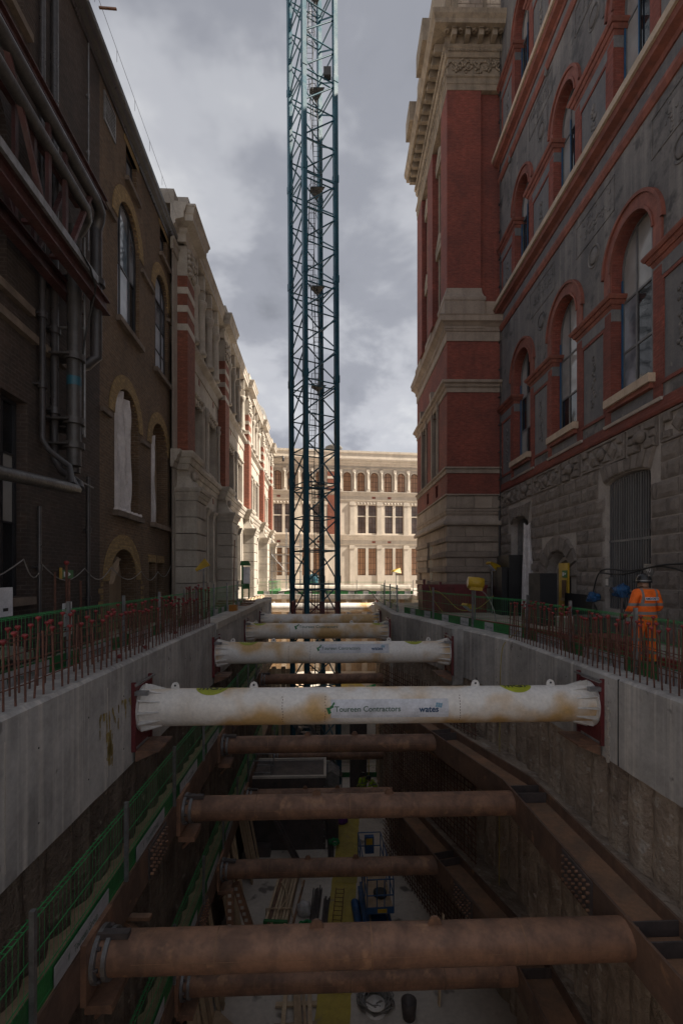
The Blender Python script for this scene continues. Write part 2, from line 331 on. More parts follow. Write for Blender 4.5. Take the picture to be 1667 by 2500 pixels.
# ---------------------------------------------------------------- facade helpers (local frame: x along the wall, y into the building, z up)
def arch_z(x, a, b, zs, rise):
    h = (b-a)/2; c = (a+b)/2; return zs + rise*math.sqrt(max(0.0, 1-((x-c)/h)**2))
def arch_poly(a, b, z0, zs, rise, n=14):
    if rise <= 0: return [(a,z0),(b,z0),(b,zs),(a,zs)]
    c = (a+b)/2; h = (b-a)/2
    return [(a,z0),(b,z0)] + [(c+h*math.cos(math.pi*i/n), zs+rise*math.sin(math.pi*i/n)) for i in range(n+1)]
def clip_rect(poly, xa, xb, za, zb):
    def cut(P, k, lim, keep_less):
        out = []
        for i in range(len(P)):
            A, B = P[i], P[(i+1)%len(P)]; ia = (A[k] <= lim) == keep_less or A[k] == lim; ib = (B[k] <= lim) == keep_less or B[k] == lim
            if ia: out.append(A)
            if ia != ib:
                t = (lim-A[k])/(B[k]-A[k]); out.append((A[0]+t*(B[0]-A[0]), A[1]+t*(B[1]-A[1])))
        return out
    for k, lim, less in ((0,xa,False),(0,xb,True),(1,za,False),(1,zb,True)):
        poly = cut(poly, k, lim, less)
        if len(poly) < 3: return []
    return poly
def facade(mb, p0, p1, z0, z1, ops, depth=.4, q=0.0):
    xs = sorted({p0, p1} | {x for o in ops for x in o[:2] if p0 < x < p1}); zs = sorted({z0, z1} | {z for o in ops for z in (o[2], o[3]+o[4]) if z0 < z < z1})
    for i in range(len(xs)-1):
        for j in range(len(zs)-1):
            cx = (xs[i]+xs[i+1])/2; cz = (zs[j]+zs[j+1])/2
            if any(o[0] < cx < o[1] and o[2] < cz < o[3]+o[4] for o in ops): continue
            mb.add([(xs[i],q,zs[j]),(xs[i+1],q,zs[j]),(xs[i+1],q,zs[j+1]),(xs[i],q,zs[j+1])], [(0,1,2,3)])
    for a, b, za, sp, rise in ops:
        n = 14 if rise > 0 else 1
        if rise > 0:
            X = [a+(b-a)*(1-math.cos(math.pi*i/n))/2 for i in range(n+1)]; top = sp+rise
            for i in range(n):
                u, w = arch_z(X[i],a,b,sp,rise), arch_z(X[i+1],a,b,sp,rise)
                mb.add([(X[i],q,u),(X[i+1],q,w),(X[i+1],q,top),(X[i],q,top)], [(0,1,2,3)])
        P = arch_poly(a,b,za,sp,rise)
        for i in range(len(P)):
            A, B = P[i], P[(i+1)%len(P)]
            mb.add([(A[0],q,A[1]),(B[0],q,B[1]),(B[0],q+depth,B[1]),(A[0],q+depth,A[1])], [(0,1,2,3)])
    return mb
def arch_ring(mb, a, b, zs, rise, w, q0, q1, n=20, w2=None):
    c = (a+b)/2; h = (b-a)/2; w2 = w if w2 is None else w2
    for i in range(n):
        t0, t1 = math.pi*i/n, math.pi*(i+1)/n
        pt = lambda t, e: (c+(h+e)*math.cos(t), zs+(rise+e)*math.sin(t))
        A, B, C, D = pt(t0,0), pt(t1,0), pt(t1,w), pt(t0,w)
        mb.add([(A[0],q0,A[1]),(B[0],q0,B[1]),(C[0],q0,C[1]),(D[0],q0,D[1]),(A[0],q1,A[1]),(B[0],q1,B[1]),(C[0],q1,C[1]),(D[0],q1,D[1])],
               [(0,1,2,3),(0,4,5,1),(3,2,6,7)])
    return mb
def window(parent, a, b, z0, zs, rise, q, xb, zb, fm, panes, fw=.07, bar=.045, d=.08, xf=None, sill=None, one_pane=False):
    """window frame with glazing bars as one part, each pane a sub-part (one_pane: far windows)"""
    fb = MB(xf); P = arch_poly(a, b, z0, zs, rise); C = ((a+b)/2, (z0+zs+rise)/2)
    sx = ((b-a)/2-fw)/((b-a)/2); sz = ((zs+rise-z0)/2-fw)/((zs+rise-z0)/2)
    I = [(C[0]+(x-C[0])*sx, C[1]+(z-C[1])*sz) for x, z in P]; n = len(P)
    for i in range(n):
        j = (i+1)%n
        fb.add([(P[i][0],q,P[i][1]),(P[j][0],q,P[j][1]),(I[j][0],q,I[j][1]),(I[i][0],q,I[i][1]),(I[i][0],q+d,I[i][1]),(I[j][0],q+d,I[j][1])], [(0,1,2,3),(3,2,5,4)])
    zt = lambda x: (arch_z(x,a,b,zs,rise) if rise > 0 else zs)
    for x in xb: fb.box(x-bar/2, x+bar/2, q+.012, q+d, z0+fw*.6, zt(x)-fw*.4)
    for z in zb:
        xa, xz = a, b
        if rise > 0 and z > zs:
            k = math.sqrt(max(0, 1-((z-zs)/rise)**2))*(b-a)/2; xa, xz = C[0]-k, C[0]+k
        fb.box(xa+fw*.6, xz-fw*.6, q+.02, q+d, z-bar/2, z+bar/2)
    o = fb.build('window', fm, parent)
    xs = [a]+sorted(xb)+[b]; zz = [z0]+sorted(zb)+[zs+rise]
    if one_pane: xs = [a, b]; zz = [z0, zs+rise]
    k = 0
    for i in range(len(xs)-1):
        for j in range(len(zz)-1):
            poly = clip_rect(P, xs[i], xs[i+1], zz[j], zz[j+1])
            if len(poly) < 3: continue
            m = panes[k % len(panes)]; k += 1
            MB(xf).prism(poly, q+d*.6, q+d*.6+.012).build('pane', m, o)
    if sill:
        MB(xf).box(a-sill[0], b+sill[0], q-sill[1], q+.02, z0-sill[2], z0).build('sill', sill[3], o)
    return o
def cornice_prof(z0, z1, out, steps=3, back=-.05):
    """stepped, cyma-like moulding growing outwards to the top"""
    P = [(back, z0)]
    for i in range(steps):
        o = out*((i+.55)/steps)**1.2; za = z0+(z1-z0)*i/steps; zb = z0+(z1-z0)*(i+1)/steps
        P += [(o, za), (out*((i+1)/steps)**1.1 if i < steps-1 else out, zb-(zb-za)*.35), (out*((i+1)/steps)**1.1 if i < steps-1 else out, zb)]
    return P + [(back, z1)]

# ---------------------------------------------------------------- setting: ground, pit floor
TA = 2.1
ca, sa = math.cos(R(TA)), math.sin(R(TA))
def T(s, t, z=0.0): return Vector((s*ca - t*sa, s*sa + t*ca, z))
SL, SR = -3.6, 5.45
P1, P2, P3 = (4.92, 14.2), (2.34, 22.7), (2.12, 31.5)
pL = lambda t: (T(SL, t).x, T(SL, t).y)
RW = [(T(SR, -3).x, T(SR, -3).y), P1, P2, P3]
def off(path, d):
    """offset of a 2D path to the right of travel by d"""
    P = [Vector(p) for p in path]; out = []
    for i, p in enumerate(P):
        ds = []
        if i > 0: ds.append((P[i]-P[i-1]).normalized())
        if i < len(P)-1: ds.append((P[i+1]-P[i]).normalized())
        ns = [Vector((e.y, -e.x)) for e in ds]; m = ns[0] if len(ns) == 1 else (ns[0]+ns[1])/(1+ns[0].dot(ns[1]))
        q = p + m*d; out.append((q.x, q.y))
    return out
def sheet(name, pts, z, mat, kind='structure', zlo=None):
    mb = MB(); n = len(pts)
    mb.add([(x,y,z) for x, y in pts], [tuple(range(n))])
    o = mb.build(name, mat); tag(o, kind=kind); return o
lw = [pL(-6), pL(36)]
gl = [(T(SL-.75, -6).x, T(SL-.75, -6).y), (T(SL-.75, 33).x, T(SL-.75, 33).y), (-7.2, 33), (-7.2, 46), (-400, 46), (-400, -6)]
sheet('ground_left', gl, 0.0, M['ground'])
rw2 = off(RW, .8)
gr = [rw2[0], rw2[1], rw2[2], (P3[0]+.9, 31.5), (6.5, 32.5), (6.5, 46), (400, 46), (400, -6), (rw2[0][0], -6)][::-1]
sheet('ground_right', gr, -0.03, M['ground'])
sheet('courtyard_ground', [(-400, 45.6), (400, 45.6), (400, 500), (-400, 500)], -0.01, M['paving'])
sheet('ground_behind', [(-400, -60), (400, -60), (400, -6), (-400, -6)], -0.01, M['paving'])
sheet('pit_floor', [(-7, -6), (8, -6), (8, 33.2), (-7, 33.2)], -11.0, M['floor'])
mb = MB(); mb.box(-8.5, 7.5, 33, 46.5, -9.6, -7.2); tag(mb.build('upper_pit_floor', M['concrete_pale']), kind='structure')
mb = MB(); mb.box(-9, 8, 45.2, 45.6, -7.3, -.45); tag(mb.build('pit_end_wall', M['concrete_pale']), kind='structure')
mb = MB(); mb.box(-8.6, -7.2, 32.4, 45.2, -7.3, -.02); tag(mb.build('pit_side_wall_left', M['ply']), kind='structure')
mb = MB(); mb.box(6.5, 7.6, 31.5, 45.2, -7.3, -.06); tag(mb.build('pit_side_wall_right', M['concrete_pale']), kind='structure')
mb = MB(); mb.box(-9, 8, -6.4, -6, -11, -.05); tag(mb.build('pit_near_wall', M['mud']), kind='structure')

# ---------------------------------------------------------------- brick building on the left
LB = thing('brick_building', 'dark brown brick building on the left with arched windows and wall pipes', 'building', (-6.75, 13, 0), 94.3)
ops_d = [(-3.85,-2.95,1.4,5.4,0), (-5.3,-3.65,7.5,10.4,.75), (-4.3,-3.1,13.1,15.0,0)]
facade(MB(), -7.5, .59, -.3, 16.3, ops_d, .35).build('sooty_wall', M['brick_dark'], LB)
ops_b = [(1.9,3.85,9.8,12.85,1.0), (5.6,7.35,9.8,12.85,.92), (1.65,3.8,3.8,6.75,1.05), (5.15,7.3,3.8,6.75,1.05), (2.6,3.6,14.65,15.75,0), (6.25,7.25,14.65,15.75,0),
         (1.25,3.55,-.1,1.65,1.0), (4.9,5.65,-.1,2.3,0), (5.95,6.7,-.1,2.3,0)]
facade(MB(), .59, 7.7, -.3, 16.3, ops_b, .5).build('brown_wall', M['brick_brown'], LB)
MB().box(-7.5, 7.7, .95, 9, -.3, 16.2).build('building_body', M['void'], LB)
MB().sweep([(-7.5,0),(7.75,0)], [(-.1,15.95),(.05,15.95),(.08,16.06),(.20,16.12),(.24,16.2),(.30,16.24),(.32,16.36),(.22,16.38),(-.1,16.38)], 1).build('eaves', M['pipe_black'], LB)
MB().sweep([(-7.5,0),(7.75,0)], [(-.6,16.385),(.20,16.385),(.22,16.55),(-.6,16.55)], 1).build('coping', M['brick_yellow'], LB)
mb = MB(); mb.path([(-7.5,-.36,16.95),(7.7,-.36,16.95)], .006, 5)
for i in range(12): mb.tube((-9.4+i*1.47,-.36,16.6),(-9.4+i*1.47,-.36,16.95),.006,5)
mb.build('roof_wire', M['galv'], LB)
mb = MB(); mb.box(-1.5,.35,1.2,2.6,16.5,20.2); mb.box(-1.62,.47,1.08,2.72,19.5,20.0); mb.build('chimney', M['stone_dim'], LB)
mb = MB(); mb.box(-.2,-.15,-.75,-.3,16.9,16.94); mb.build('roof_bracket', M['rust'], LB)
for a, b, z0, zs, ri in ops_b[:4]:
    mb = MB(); arch_ring(mb, a, b, zs, ri, .42, -.025, .06); mb.build('brick_arch', M['brick_yellow'], LB)
    MB().box(a-.14, b+.14, -.16, .3, z0-.17, z0).build('sill', M['stone_dim'], LB)
mb = MB(); arch_ring(mb, 1.25, 3.55, 1.65, 1.0, .46, -.03, .06)
for i in range(9):
    for sgn in (-1, 1):
        x = 2.4+sgn*(1.15+.46); mb.box(min(x, x+sgn*(.12+.16*(i%2))), max(x, x+sgn*(.12+.16*(i%2))), -.022, .05, .05+i*.18, .18+i*.18)
mb.build('brick_arch', M['brick_yellow'], LB)
for a, b, z0, zs, ri in ops_b[4:6]:
    MB().box(a-.12, b+.12, -.14, .3, z0-.15, z0).build('sill', M['stone_dim'], LB)
    MB().box(a-.15, b+.15, -.02, .1, zs, zs+.22).build('lintel', M['brick_yellow'], LB)
    window(LB, a, b, z0, zs, 0, .15, [(a+b)/2], [(z0+zs)/2], M['frame_dark'], [M['glass_film'], M['glass_sky']])
for a, b, z in ((4.8,5.75,2.3),(5.85,6.8,2.3)): MB().box(a, b, -.015, .2, z, z+.28).build('lintel', M['brick_yellow'], LB)
window(LB, 1.9, 3.85, 9.8, 12.85, 1.0, .12, [2.45, 3.25], [11.75], M['frame_dark'], [M['glass_film'], M['glass_sky'], M['glass_film'], M['glass_sky'], M['glass_dark'], M['glass_sky']], .09, .07)
window(LB, 5.6, 7.35, 9.8, 12.85, .92, .12, [6.1, 6.85], [10.8, 11.8, 12.8], M['frame_dark'], [M['glass_film'], M['glass_film'], M['glass_sky'], M['glass_film']], .07, .05)
window(LB, -3.85, -2.95, 1.4, 5.4, 0, .22, [-3.4], [2.9, 4.3], M['frame_dark'], [M['glass_blind'], M['glass_dark']])
window(LB, -5.3, -3.65, 7.5, 10.4, .75, .22, [-4.2], [8.6, 9.8], M['frame_dark'], [M['glass_sky'], M['glass_blind']])
window(LB, -4.3, -3.1, 13.1, 15.0, 0, .22, [-3.7], [14.0], M['frame_dark'], [M['glass_dark']])
for a, b, z in ((-6,-2.9,7.4),(-6,-2.75,6.88),(-2.45,-1.5,6.88),(-4.5,-2.95,13.08),(-4.0,-2.85,1.38)): MB().box(a, b, -.13, .05, z-.16, z).build('stone_string', M['stone_dim'], LB)
for a, b, z in ((.62,1.6,12.6),(4.0,5.35,12.6),(.62,1.3,6.6),(4.0,4.85,6.6),(7.3,7.68,12.6)): MB().box(a, b, -.10, .05, z-.13, z).build('stone_string', M['stone_dim'], LB)
# louvre
mb = MB(); mb.box(.85,.90,-.04,.03,14.9,15.75); mb.box(1.62,1.67,-.04,.03,14.9,15.75); mb.box(.9,1.62,-.04,.03,14.9,14.95); mb.box(.9,1.62,-.04,.03,15.7,15.75)
lv = mb.build('louvre', M['galv'], LB)
for i in range(7): MB().box(.9,1.62,-.03,.02,14.99+i*.1,15.03+i*.1).build('slat', M['galv'], lv)
# plastic sheeting hung in the two lower arches, timber in the doorway
def curtain(name, x0, x1, z0, z1, y, mat, parent, amp=.05, lean=.0, seed=1, nx=26, nz=22, flare=0.0):
    r = random.Random(seed); ph = [r.uniform(0, 6.3) for _ in range(6)]; vs = []; 
    for j in range(nz+1):
        v = j/nz
        for i in range(nx+1):
            u = i/nx
            w = amp*(math.sin(u*17+ph[0]+1.4*math.sin(v*3+ph[1]))+.6*math.sin(u*31+ph[2]+v*5)+.5*math.sin(u*9-v*9+ph[3]))
            vs.append((x0+(x1-x0)*u*(1-flare*v)+lean*v, y+w, z0+(z1-z0)*v + .06*math.sin(u*7+ph[4])*(v > .95)))
    mb = MB(); mb.add(vs, [(j*(nx+1)+i, j*(nx+1)+i+1, (j+1)*(nx+1)+i+1, (j+1)*(nx+1)+i) for j in range(nz) for i in range(nx)], True)
    return mb.build(name, mat, parent)
c = curtain('plastic_sheet', 1.7, 3.25, 3.85, 7.62, .12, M['plastic_sheet'], None, .065, .02, 3, flare=.12); c.matrix_basis = LB.matrix_basis; tag(c, 'crumpled white plastic sheet hanging in the nearer lower arched window', 'sheet', 'plastic sheets in the arches')
mb = MB()
for i in range(12): mb.tube((1.6+i*.18,-.06+.02*(i%3),3.83),(1.8+i*.18,-.07+.02*((i+1)%3),3.84+.02*(i%2)),.07,6)
o = mb.build('plastic_roll', M['plastic_sheet']); o.matrix_basis = LB.matrix_basis; tag(o, 'white plastic bunched along the sill of the nearer lower arch', 'sheet')
c = curtain('plastic_sheet', 5.15, 5.9, 3.85, 7.2, .1, M['plastic_sheet'], None, .04, 0, 8, flare=.1); c.matrix_basis = LB.matrix_basis; tag(c, 'narrow white plastic sheet in the farther lower arched window', 'sheet', 'plastic sheets in the arches')
mb = MB(); mb.prism(arch_poly(5.2,7.25,3.82,6.75,1.0), .42, .5); mb.build('boarding', M['ply'], LB)
mb = MB(); mb.prism(arch_poly(1.7,3.75,3.82,6.75,1.0), .46, .52); mb.build('boarding', M['brick_brown'], LB)
mb = MB(); mb.prism(arch_poly(1.25,3.55,-.1,1.65,1.0), .5, .56); mb.build('boarding', M['ply'], LB)
mb = MB(); mb.box(4.9,5.65,.4,.46,-.1,2.3); mb.box(5.95,6.7,.4,.46,-.1,2.3); mb.build('door_leaf', M['brick_dark'], LB)
c = curtain('torn_sheet', 1.45, 1.75, 1.55, 2.35, .1, M['ply'], None, .05, .55, 12, flare=-.2); c.matrix_basis = LB.matrix_basis; tag(c, 'torn grey sheet drooping in the low arched doorway', 'sheet')
# cast-iron downpipes (each a thing fixed to the wall)
def pipe_thing(name, label, pts, r, mat=M['pipe_black'], collars=(), n=10, group='pipes on the sooty wall'):
    root = thing(name, label, 'pipe', (0,0,0), 0, group); root.matrix_basis = LB.matrix_basis @ Matrix.Translation(Vector(pts[0]))
    o0 = Vector(pts[0])
    MB().path([Vector(p)-o0 for p in pts], r, n).build('pipe_run', mat, root)
    for z in collars:
        # collar on the vertical run nearest this height
        for a, b in zip(pts[:-1], pts[1:]):
            if min(a[2],b[2]) <= z <= max(a[2],b[2]) and abs(a[0]-b[0]) < .05:
                MB().tube(Vector((a[0],a[1],z-.07))-o0, Vector((a[0],a[1],z+.07))-o0, r*1.5, n).build('collar', mat, root)
                MB().box(a[0]-r*1.9-o0.x, a[0]+r*1.9-o0.x, a[1]-o0.y, -.0-o0.y, z-.02-o0.z, z+.02-o0.z).build('bracket', mat, root); break
    return root
def elbow(p, q, r, k=5):
    """quarter bend from p (going -z) to q"""
    return [tuple(Vector(p).lerp(Vector(q), i/k)) for i in range(k+1)]
pipe_thing('downpipe', 'slimmer black downpipe left of its pair running up the sooty wall', [(-2.68,-.16,16),(-2.68,-.16,4.75),(-2.7,-.3,4.5),(-2.75,-.75,4.15),(-2.95,-.9,3.75)], .06, collars=(12.0,7.4,5.9))
pipe_thing('downpipe', 'thicker black downpipe right of its pair running up the sooty wall', [(-2.2,-.17,16),(-2.2,-.17,4.4),(-2.25,-.35,4.15),(-2.4,-.8,3.85),(-2.6,-.9,3.7)], .085, collars=(11.95,8.3,7.3,5.5))
pipe_thing('conduit', 'thin pale conduit running down the dark wall from the eaves', [(-.22,-.05,15.9),(-.22,-.05,10.4)], .02, M['galv'], (14.5,13,11.6))
pipe_thing('waste_pipe', 'pale grey horizontal pipe crossing low along the sooty wall', [(-8,-.9,3.45),(-5.4,-.9,3.47),(-3.4,-.9,3.62),(-2.75,-.88,3.66),(-2.65,-.7,3.9)], .115, M['pipe_lag'])
pipe_thing('large_pipe', 'fat black pipe with green label dropping from the gantry', [(-2.1,-.55,9.7),(-2.1,-.55,6.9),(-2.12,-.55,5.9),(-2.12,-.55,4.3)], .15, M['pipe_lag'], (6.75,5.3,4.75), 12)
pipe_thing('large_pipe', 'black pipe with elbow beside the boundary of the brown brick', [(-1.55,-.8,10.2),(-1.55,-.8,7.0),(-1.62,-.6,6.8),(-1.8,-.45,6.65),(-1.83,-.42,6.4),(-1.83,-.42,4.2)], .13, M['pipe_black'], (8.8,5.2), 12)
pipe_thing('conduit', 'twin thin conduit dropping between the two fat pipes', [(-1.93,-.7,9.6),(-1.93,-.7,5.0)], .025, M['galv'], (7.5,))
pipe_thing('low_pipe', 'thin dark pipe running down the wall below the grey waste pipe', [(-2.72,-.12,3.3),(-2.72,-.12,.1)], .04, M['pipe_black'], (2,))
pipe_thing('low_pipe', 'dark downpipe at the corner where the brown brick begins', [(-.35,-.1,4.4),(-.35,-.1,.1)], .05, M['pipe_black'], (3,1.2))
pipe_thing('handrail_bar', 'pale sloping bar fixed to the dark wall beside the pipe elbows', [(-2.35,-.5,4.05),(-1.0,-.5,4.0)], .02, M['galv'])
mb = MB(); mb.tube((-2.12,-.55,6.1),(-2.12,-.55,6.3),.153,12,caps=False); o = mb.build('pipe_label', M['crane']); o.matrix_basis = LB.matrix_basis; tag(o, 'green printed label band round the fat black pipe', 'label')
# pipe gantry: a red steel truss carrying two lagged pipes
GA = thing('pipe_gantry', 'dark red steel truss carrying pipes along the sooty brick wall', 'gantry', (0,0,0)); GA.matrix_basis = LB.matrix_basis
for q in (-.95, -.35):
    mb = MB(); mb.box(-9.4,-1.35,q-.10,q+.10,8.12,8.15); mb.box(-9.4,-1.35,q-.012,q+.012,8.15,8.42); mb.box(-9.4,-1.35,q-.10,q+.10,8.42,8.45); mb.build('lower_chord', M['truss_red'], GA)
    mb = MB(); mb.box(-9.4,-1.45,q-.08,q+.08,10.62,10.65); mb.box(-9.4,-1.45,q-.012,q+.012,10.65,10.82); mb.box(-9.4,-1.45,q-.08,q+.08,10.82,10.85); mb.build('upper_chord', M['truss_red'], GA)
    for x in (-9.2,-8.2,-6.0,-4.0,-3.36): MB().box(x-.05,x+.05,q-.035,q+.035,8.455,10.61).build('post', M['truss_red'], GA)
    for xa, xb in ((-9.1,-8.3),(-8.1,-6.1),(-5.4,-4.1)): MB().beam((xa,q,10.55),(xb,q,8.5),.06,.09,(0,1,0)).build('brace', M['truss_red'], GA)
    MB().beam((-2.2,q,10.4),(-3.2,q,8.5),.06,.11,(0,1,0)).build('brace', M['truss_red'], GA)
mb = MB()
for i in range(8): mb.box(-9+i,-8.9+i,-.84,-.46,8.46,8.52)
mb.build('cross_members', M['truss_red'], GA)
MB().box(-9.4,-2.2,-1.12,-1.055,8.40,8.56).build('cable_tray', M['galv'], GA)
pipe_thing('gantry_pipe', 'upper lagged pipe on the gantry ending in a bend near the brown brick', [(-9.4,-.98,10.42),(-2.0,-.98,10.42),(-1.7,-.95,10.38),(-1.58,-.88,10.25),(-1.55,-.8,10.05)], .125, M['pipe_lag'], (), 12, 'gantry pipes')
pipe_thing('gantry_pipe', 'lower lagged pipe on the gantry with a bend into the wall', [(-9.4,-.98,9.85),(-2.5,-.98,9.85),(-2.25,-.9,9.8),(-2.12,-.75,9.7),(-2.1,-.55,9.45)], .105, M['pipe_lag'], (), 12, 'gantry pipes')
pipe_thing('loose_cable', 'loose black cable drooping off the end of the gantry tray', [(-3.2,-1.1,8.6),(-2.7,-1.15,8.45),(-2.3,-1.1,8.25),(-2.05,-.9,7.9),(-1.95,-.7,7.2),(-1.97,-.6,5.6),(-1.85,-.6,5.0),(-2.0,-.62,4.7)], .022, M['black_rubber'], (), 6, 'site cables')
# festoon cable along the wall
pts = []
hooks = [(-6,1.9),(-3.3,2.15),(-2.6,2.05),(-.6,2.0),(1.1,2.05),(3.7,1.95),(5.6,1.95),(7.4,2.2)]
for (xa, za), (xb, zb) in zip(hooks[:-1], hooks[1:]):
    for i in range(8):
        u = i/8; pts.append((xa+(xb-xa)*u, -.12, za+(zb-za)*u-.32*math.sin(math.pi*u)))
pts.append((7.4,-.12,2.2))
pipe_thing('festoon_cable', 'pale festoon cable sagging in loops along the brick wall', pts, .013, M['cable_grey'], (), 5, 'site cables')

# ---------------------------------------------------------------- stone museum wing on the left
ST = thing('stone_wing', 'long pale stone museum wing with red brick pilasters on the left', 'building', (-7.2, 21.5, 0), 92.6)
PC = [.3, 8.8, 18.8, 28.8, 37.6]; SE = 43.5
gops, mops, tops, cols_, bays = [], [], [], [], []
for i in range(5):
    a = PC[i]+.95; b = (PC[i+1] if i < 4 else SE+.6)-.95; n = max(1, round((b-a)/3.5)); w = (b-a)/n
    bays.append((a, b, n))
    for k in range(n):
        x = a+k*w
        gops.append((x+.35, x+w-.35, .8, 5.5, 0)); mops.append((x+.3, x+w-.3, 7.6, 11.0, 0)); tops.append((x+.1, x+w-.1, 12.95, 15.6, 0))
facade(MB(), -1.1, SE, -.3, 6.9, gops, .7).build('ground_storey_wall', M['stone'], ST)
facade(MB(), -1.1, SE, 6.9, 12.3, mops, .55).build('middle_storey_wall', M['stone'], ST)
facade(MB(), -1.1, SE, 12.3, 17.6, tops, .8).build('upper_storey_wall', M['stone'], ST)
MB().box(-1.1, SE, .82, 12, -.3, 17.55).build('building_body', M['stone'], ST)
path = [(-1.15, 0)]
for c in PC: path += [(c-.8, 0), (c-.8, -.45), (c+.8, -.45), (c+.8, 0)]
path.append((SE, 0))
MB().sweep(path, cornice_prof(6.4, 7.15, .36, 3), 1).build('ground_cornice', M['stone'], ST)
for xa, xb in [(PC[i]+.63, (PC[i+1]-.63 if i < 4 else SE)) for i in range(5)]:
    MB().sweep([(xa,0),(xb,0)], [(-.05,11.95),(.06,11.95),(.06,12.5),(.12,12.55),(.26,12.66),(.30,12.72),(.30,12.84),(-.05,12.86)], 1).build('middle_cornice', M['stone'], ST)
path = [(-1.15, 0)]
for c in PC: path += [(c-.75, 0), (c-.75, -.34), (c+.75, -.34), (c+.75, 0)]
path.append((SE, 0))
MB().sweep(path, [(-.05,16.3),(.08,16.3),(.08,16.62),(.16,16.7),(.16,16.84),(.5,16.92),(.5,17.18),(.54,17.22),(.60,17.42),(.64,17.46),(.64,17.54),(-.05,17.62)], 1).build('top_cornice', M['stone'], ST)
MB().sweep([(-1.15,0),(SE,0)], [(-.05,15.6),(.06,15.6),(.06,15.95),(.11,16.0),(.11,16.12),(-.05,16.14)], 1).build('architrave', M['stone'], ST)
MB().sweep([(-1.15,0),(SE,0)], [(-.8,17.5),(.1,17.5),(.1,18.1),(-.8,18.1)], 1).build('parapet', M['stone'], ST)
for c in PC:
    MB().box(c-.75, c+.75, -.5, .12, 17.55, 18.3).build('parapet_block', M['stone'], ST)
# stone blocks of the rusticated pilasters, shared meshes
blk = MB(); blk.bevbox(-.86,.86,-.92,0,.03,.72,.035); blkm = blk.build('pilaster_block', M['stone'], ST); blkm.location = (PC[0],0,0)
cap = MB(); cap.sweep([(-.86,.0),(-.86,-.92),(.86,-.92),(.86,.0)], cornice_prof(0,.55,.22,3), 1)
capm = cap.build('pilaster_cap', M['stone'], ST); capm.location = (PC[0],0,5.05)
con = MB(); con.prism([(-.62,0),(.62,0),(.62,1.2),(-.62,1.2)], -.5, 0)
con.add([(-.75,-.8,0),(.75,-.8,0),(.75,0,0),(-.75,0,0),(-.62,-.5,.55),(.62,-.5,.55),(.62,0,.55),(-.62,0,.55)], [(0,1,5,4),(1,2,6,5),(3,0,4,7)])
conm = con.build('console', M['stone'], ST); conm.location = (PC[0],0,5.6)
sc = MB(); sc.lathe((0,-.52,0), [(0.0,.0),(.22,.0),(.22,.12),(.1,.2),(0.01,.2)], 12, 'y'); scm = sc.build('scroll', M['stone'], ST); scm.location = (PC[0],0,6.25)
bp = MB(); bp.box(-.62,.62,-.45,.0,7.16,12.55); bpm = bp.build('brick_pilaster', M['brick_orange'], ST); bpm.location = (PC[0],0,0)
bp2 = MB()
for k in range(3): bp2.box(-.60,.60,-.43,0,12.86+k*.8,13.36+k*.8)
bp2m = bp2.build('brick_pilaster', M['brick_orange'], ST); bp2m.location = (PC[0],0,0)
st_ = MB()
for z_ in (12.555,13.365,14.165): st_.box(-.62,.62,-.45,0,z_,z_+.29)
stm = st_.build('stone_stripes', M['stone'], ST); stm.location = (PC[0],0,0)
cp = MB(); r_ = random.Random(5)
cp.box(-.6,.6,-.42,0,14.97,16.28)
for k in range(26):
    x, z = r_.uniform(-.5,.5), r_.uniform(15.1,16.2); cp.lathe((x,-.42,z), [(.01,0.),(.11,.0),(.12,.07),(.05,.13),(.01,.13)], 7, 'y')
cpm = cp.build('carved_capital', M['stone'], ST); cpm.location = (PC[0],0,0)
for i, c in enumerate(PC):
    for k in range(7):
        if i or k: inst('pilaster_block', blkm.data, ST, (c, 0, k*.72))
    if i:
        for m_, z in ((capm,5.05),(conm,5.6),(scm,6.25),(bpm,0),(bp2m,0),(stm,0),(cpm,0)): inst(m_.name.split('.')[0], m_.data, ST, (c, 0, z))
# columns, shafts, carved heads and windows bay by bay
colu = MB(); colu.lathe((0,0,0), [(.26,0),(.26,.12),(.21,.2),(.2,.3),(.17,2.0),(.16,2.25),(.19,2.3),(.25,2.45),(.27,2.6),(.27,2.7)], 10)
colm = None
shaft = MB(); shaft.lathe((0,0,0), [(.13,0),(.13,.12),(.08,.2),(.075,3.0),(.12,3.1),(.13,3.25),(.08,3.35),(.14,3.55)], 8); shm = None
head = MB(); head.box(-1.2,1.2,0,.3,.42,.9)
for k in range(7):
    x = -1.05+k*.35; head.lathe((x,-.02,.48), [(.01,0.),(.12,.0),(.14,.10),(.05,.2),(.01,.2)], 7, 'y'); head.box(x-.07,x+.07,-.08,.1,.12,.45)
hdm = None
pier = MB(); pier.box(-.3,.3,-.25,.65,0,.5); pier.box(-.22,.22,-.18,.6,.5,4.1); pier.sweep([(-.22,.6),(-.22,-.18),(.22,-.18),(.22,.6)], cornice_prof(4.1,4.5,.14,3), 1); prm = None
sq = MB(); sq.box(-.11,.11,-.02,.05,-.15,.15); sqm = None
brk = MB(); brk.box(-.14,.14,-.44,.0,15.58,16.02); brk.prism([(-.12,16.15),(.12,16.15),(.12,16.85),(-.12,16.85)],-.42,-.1); brm = None
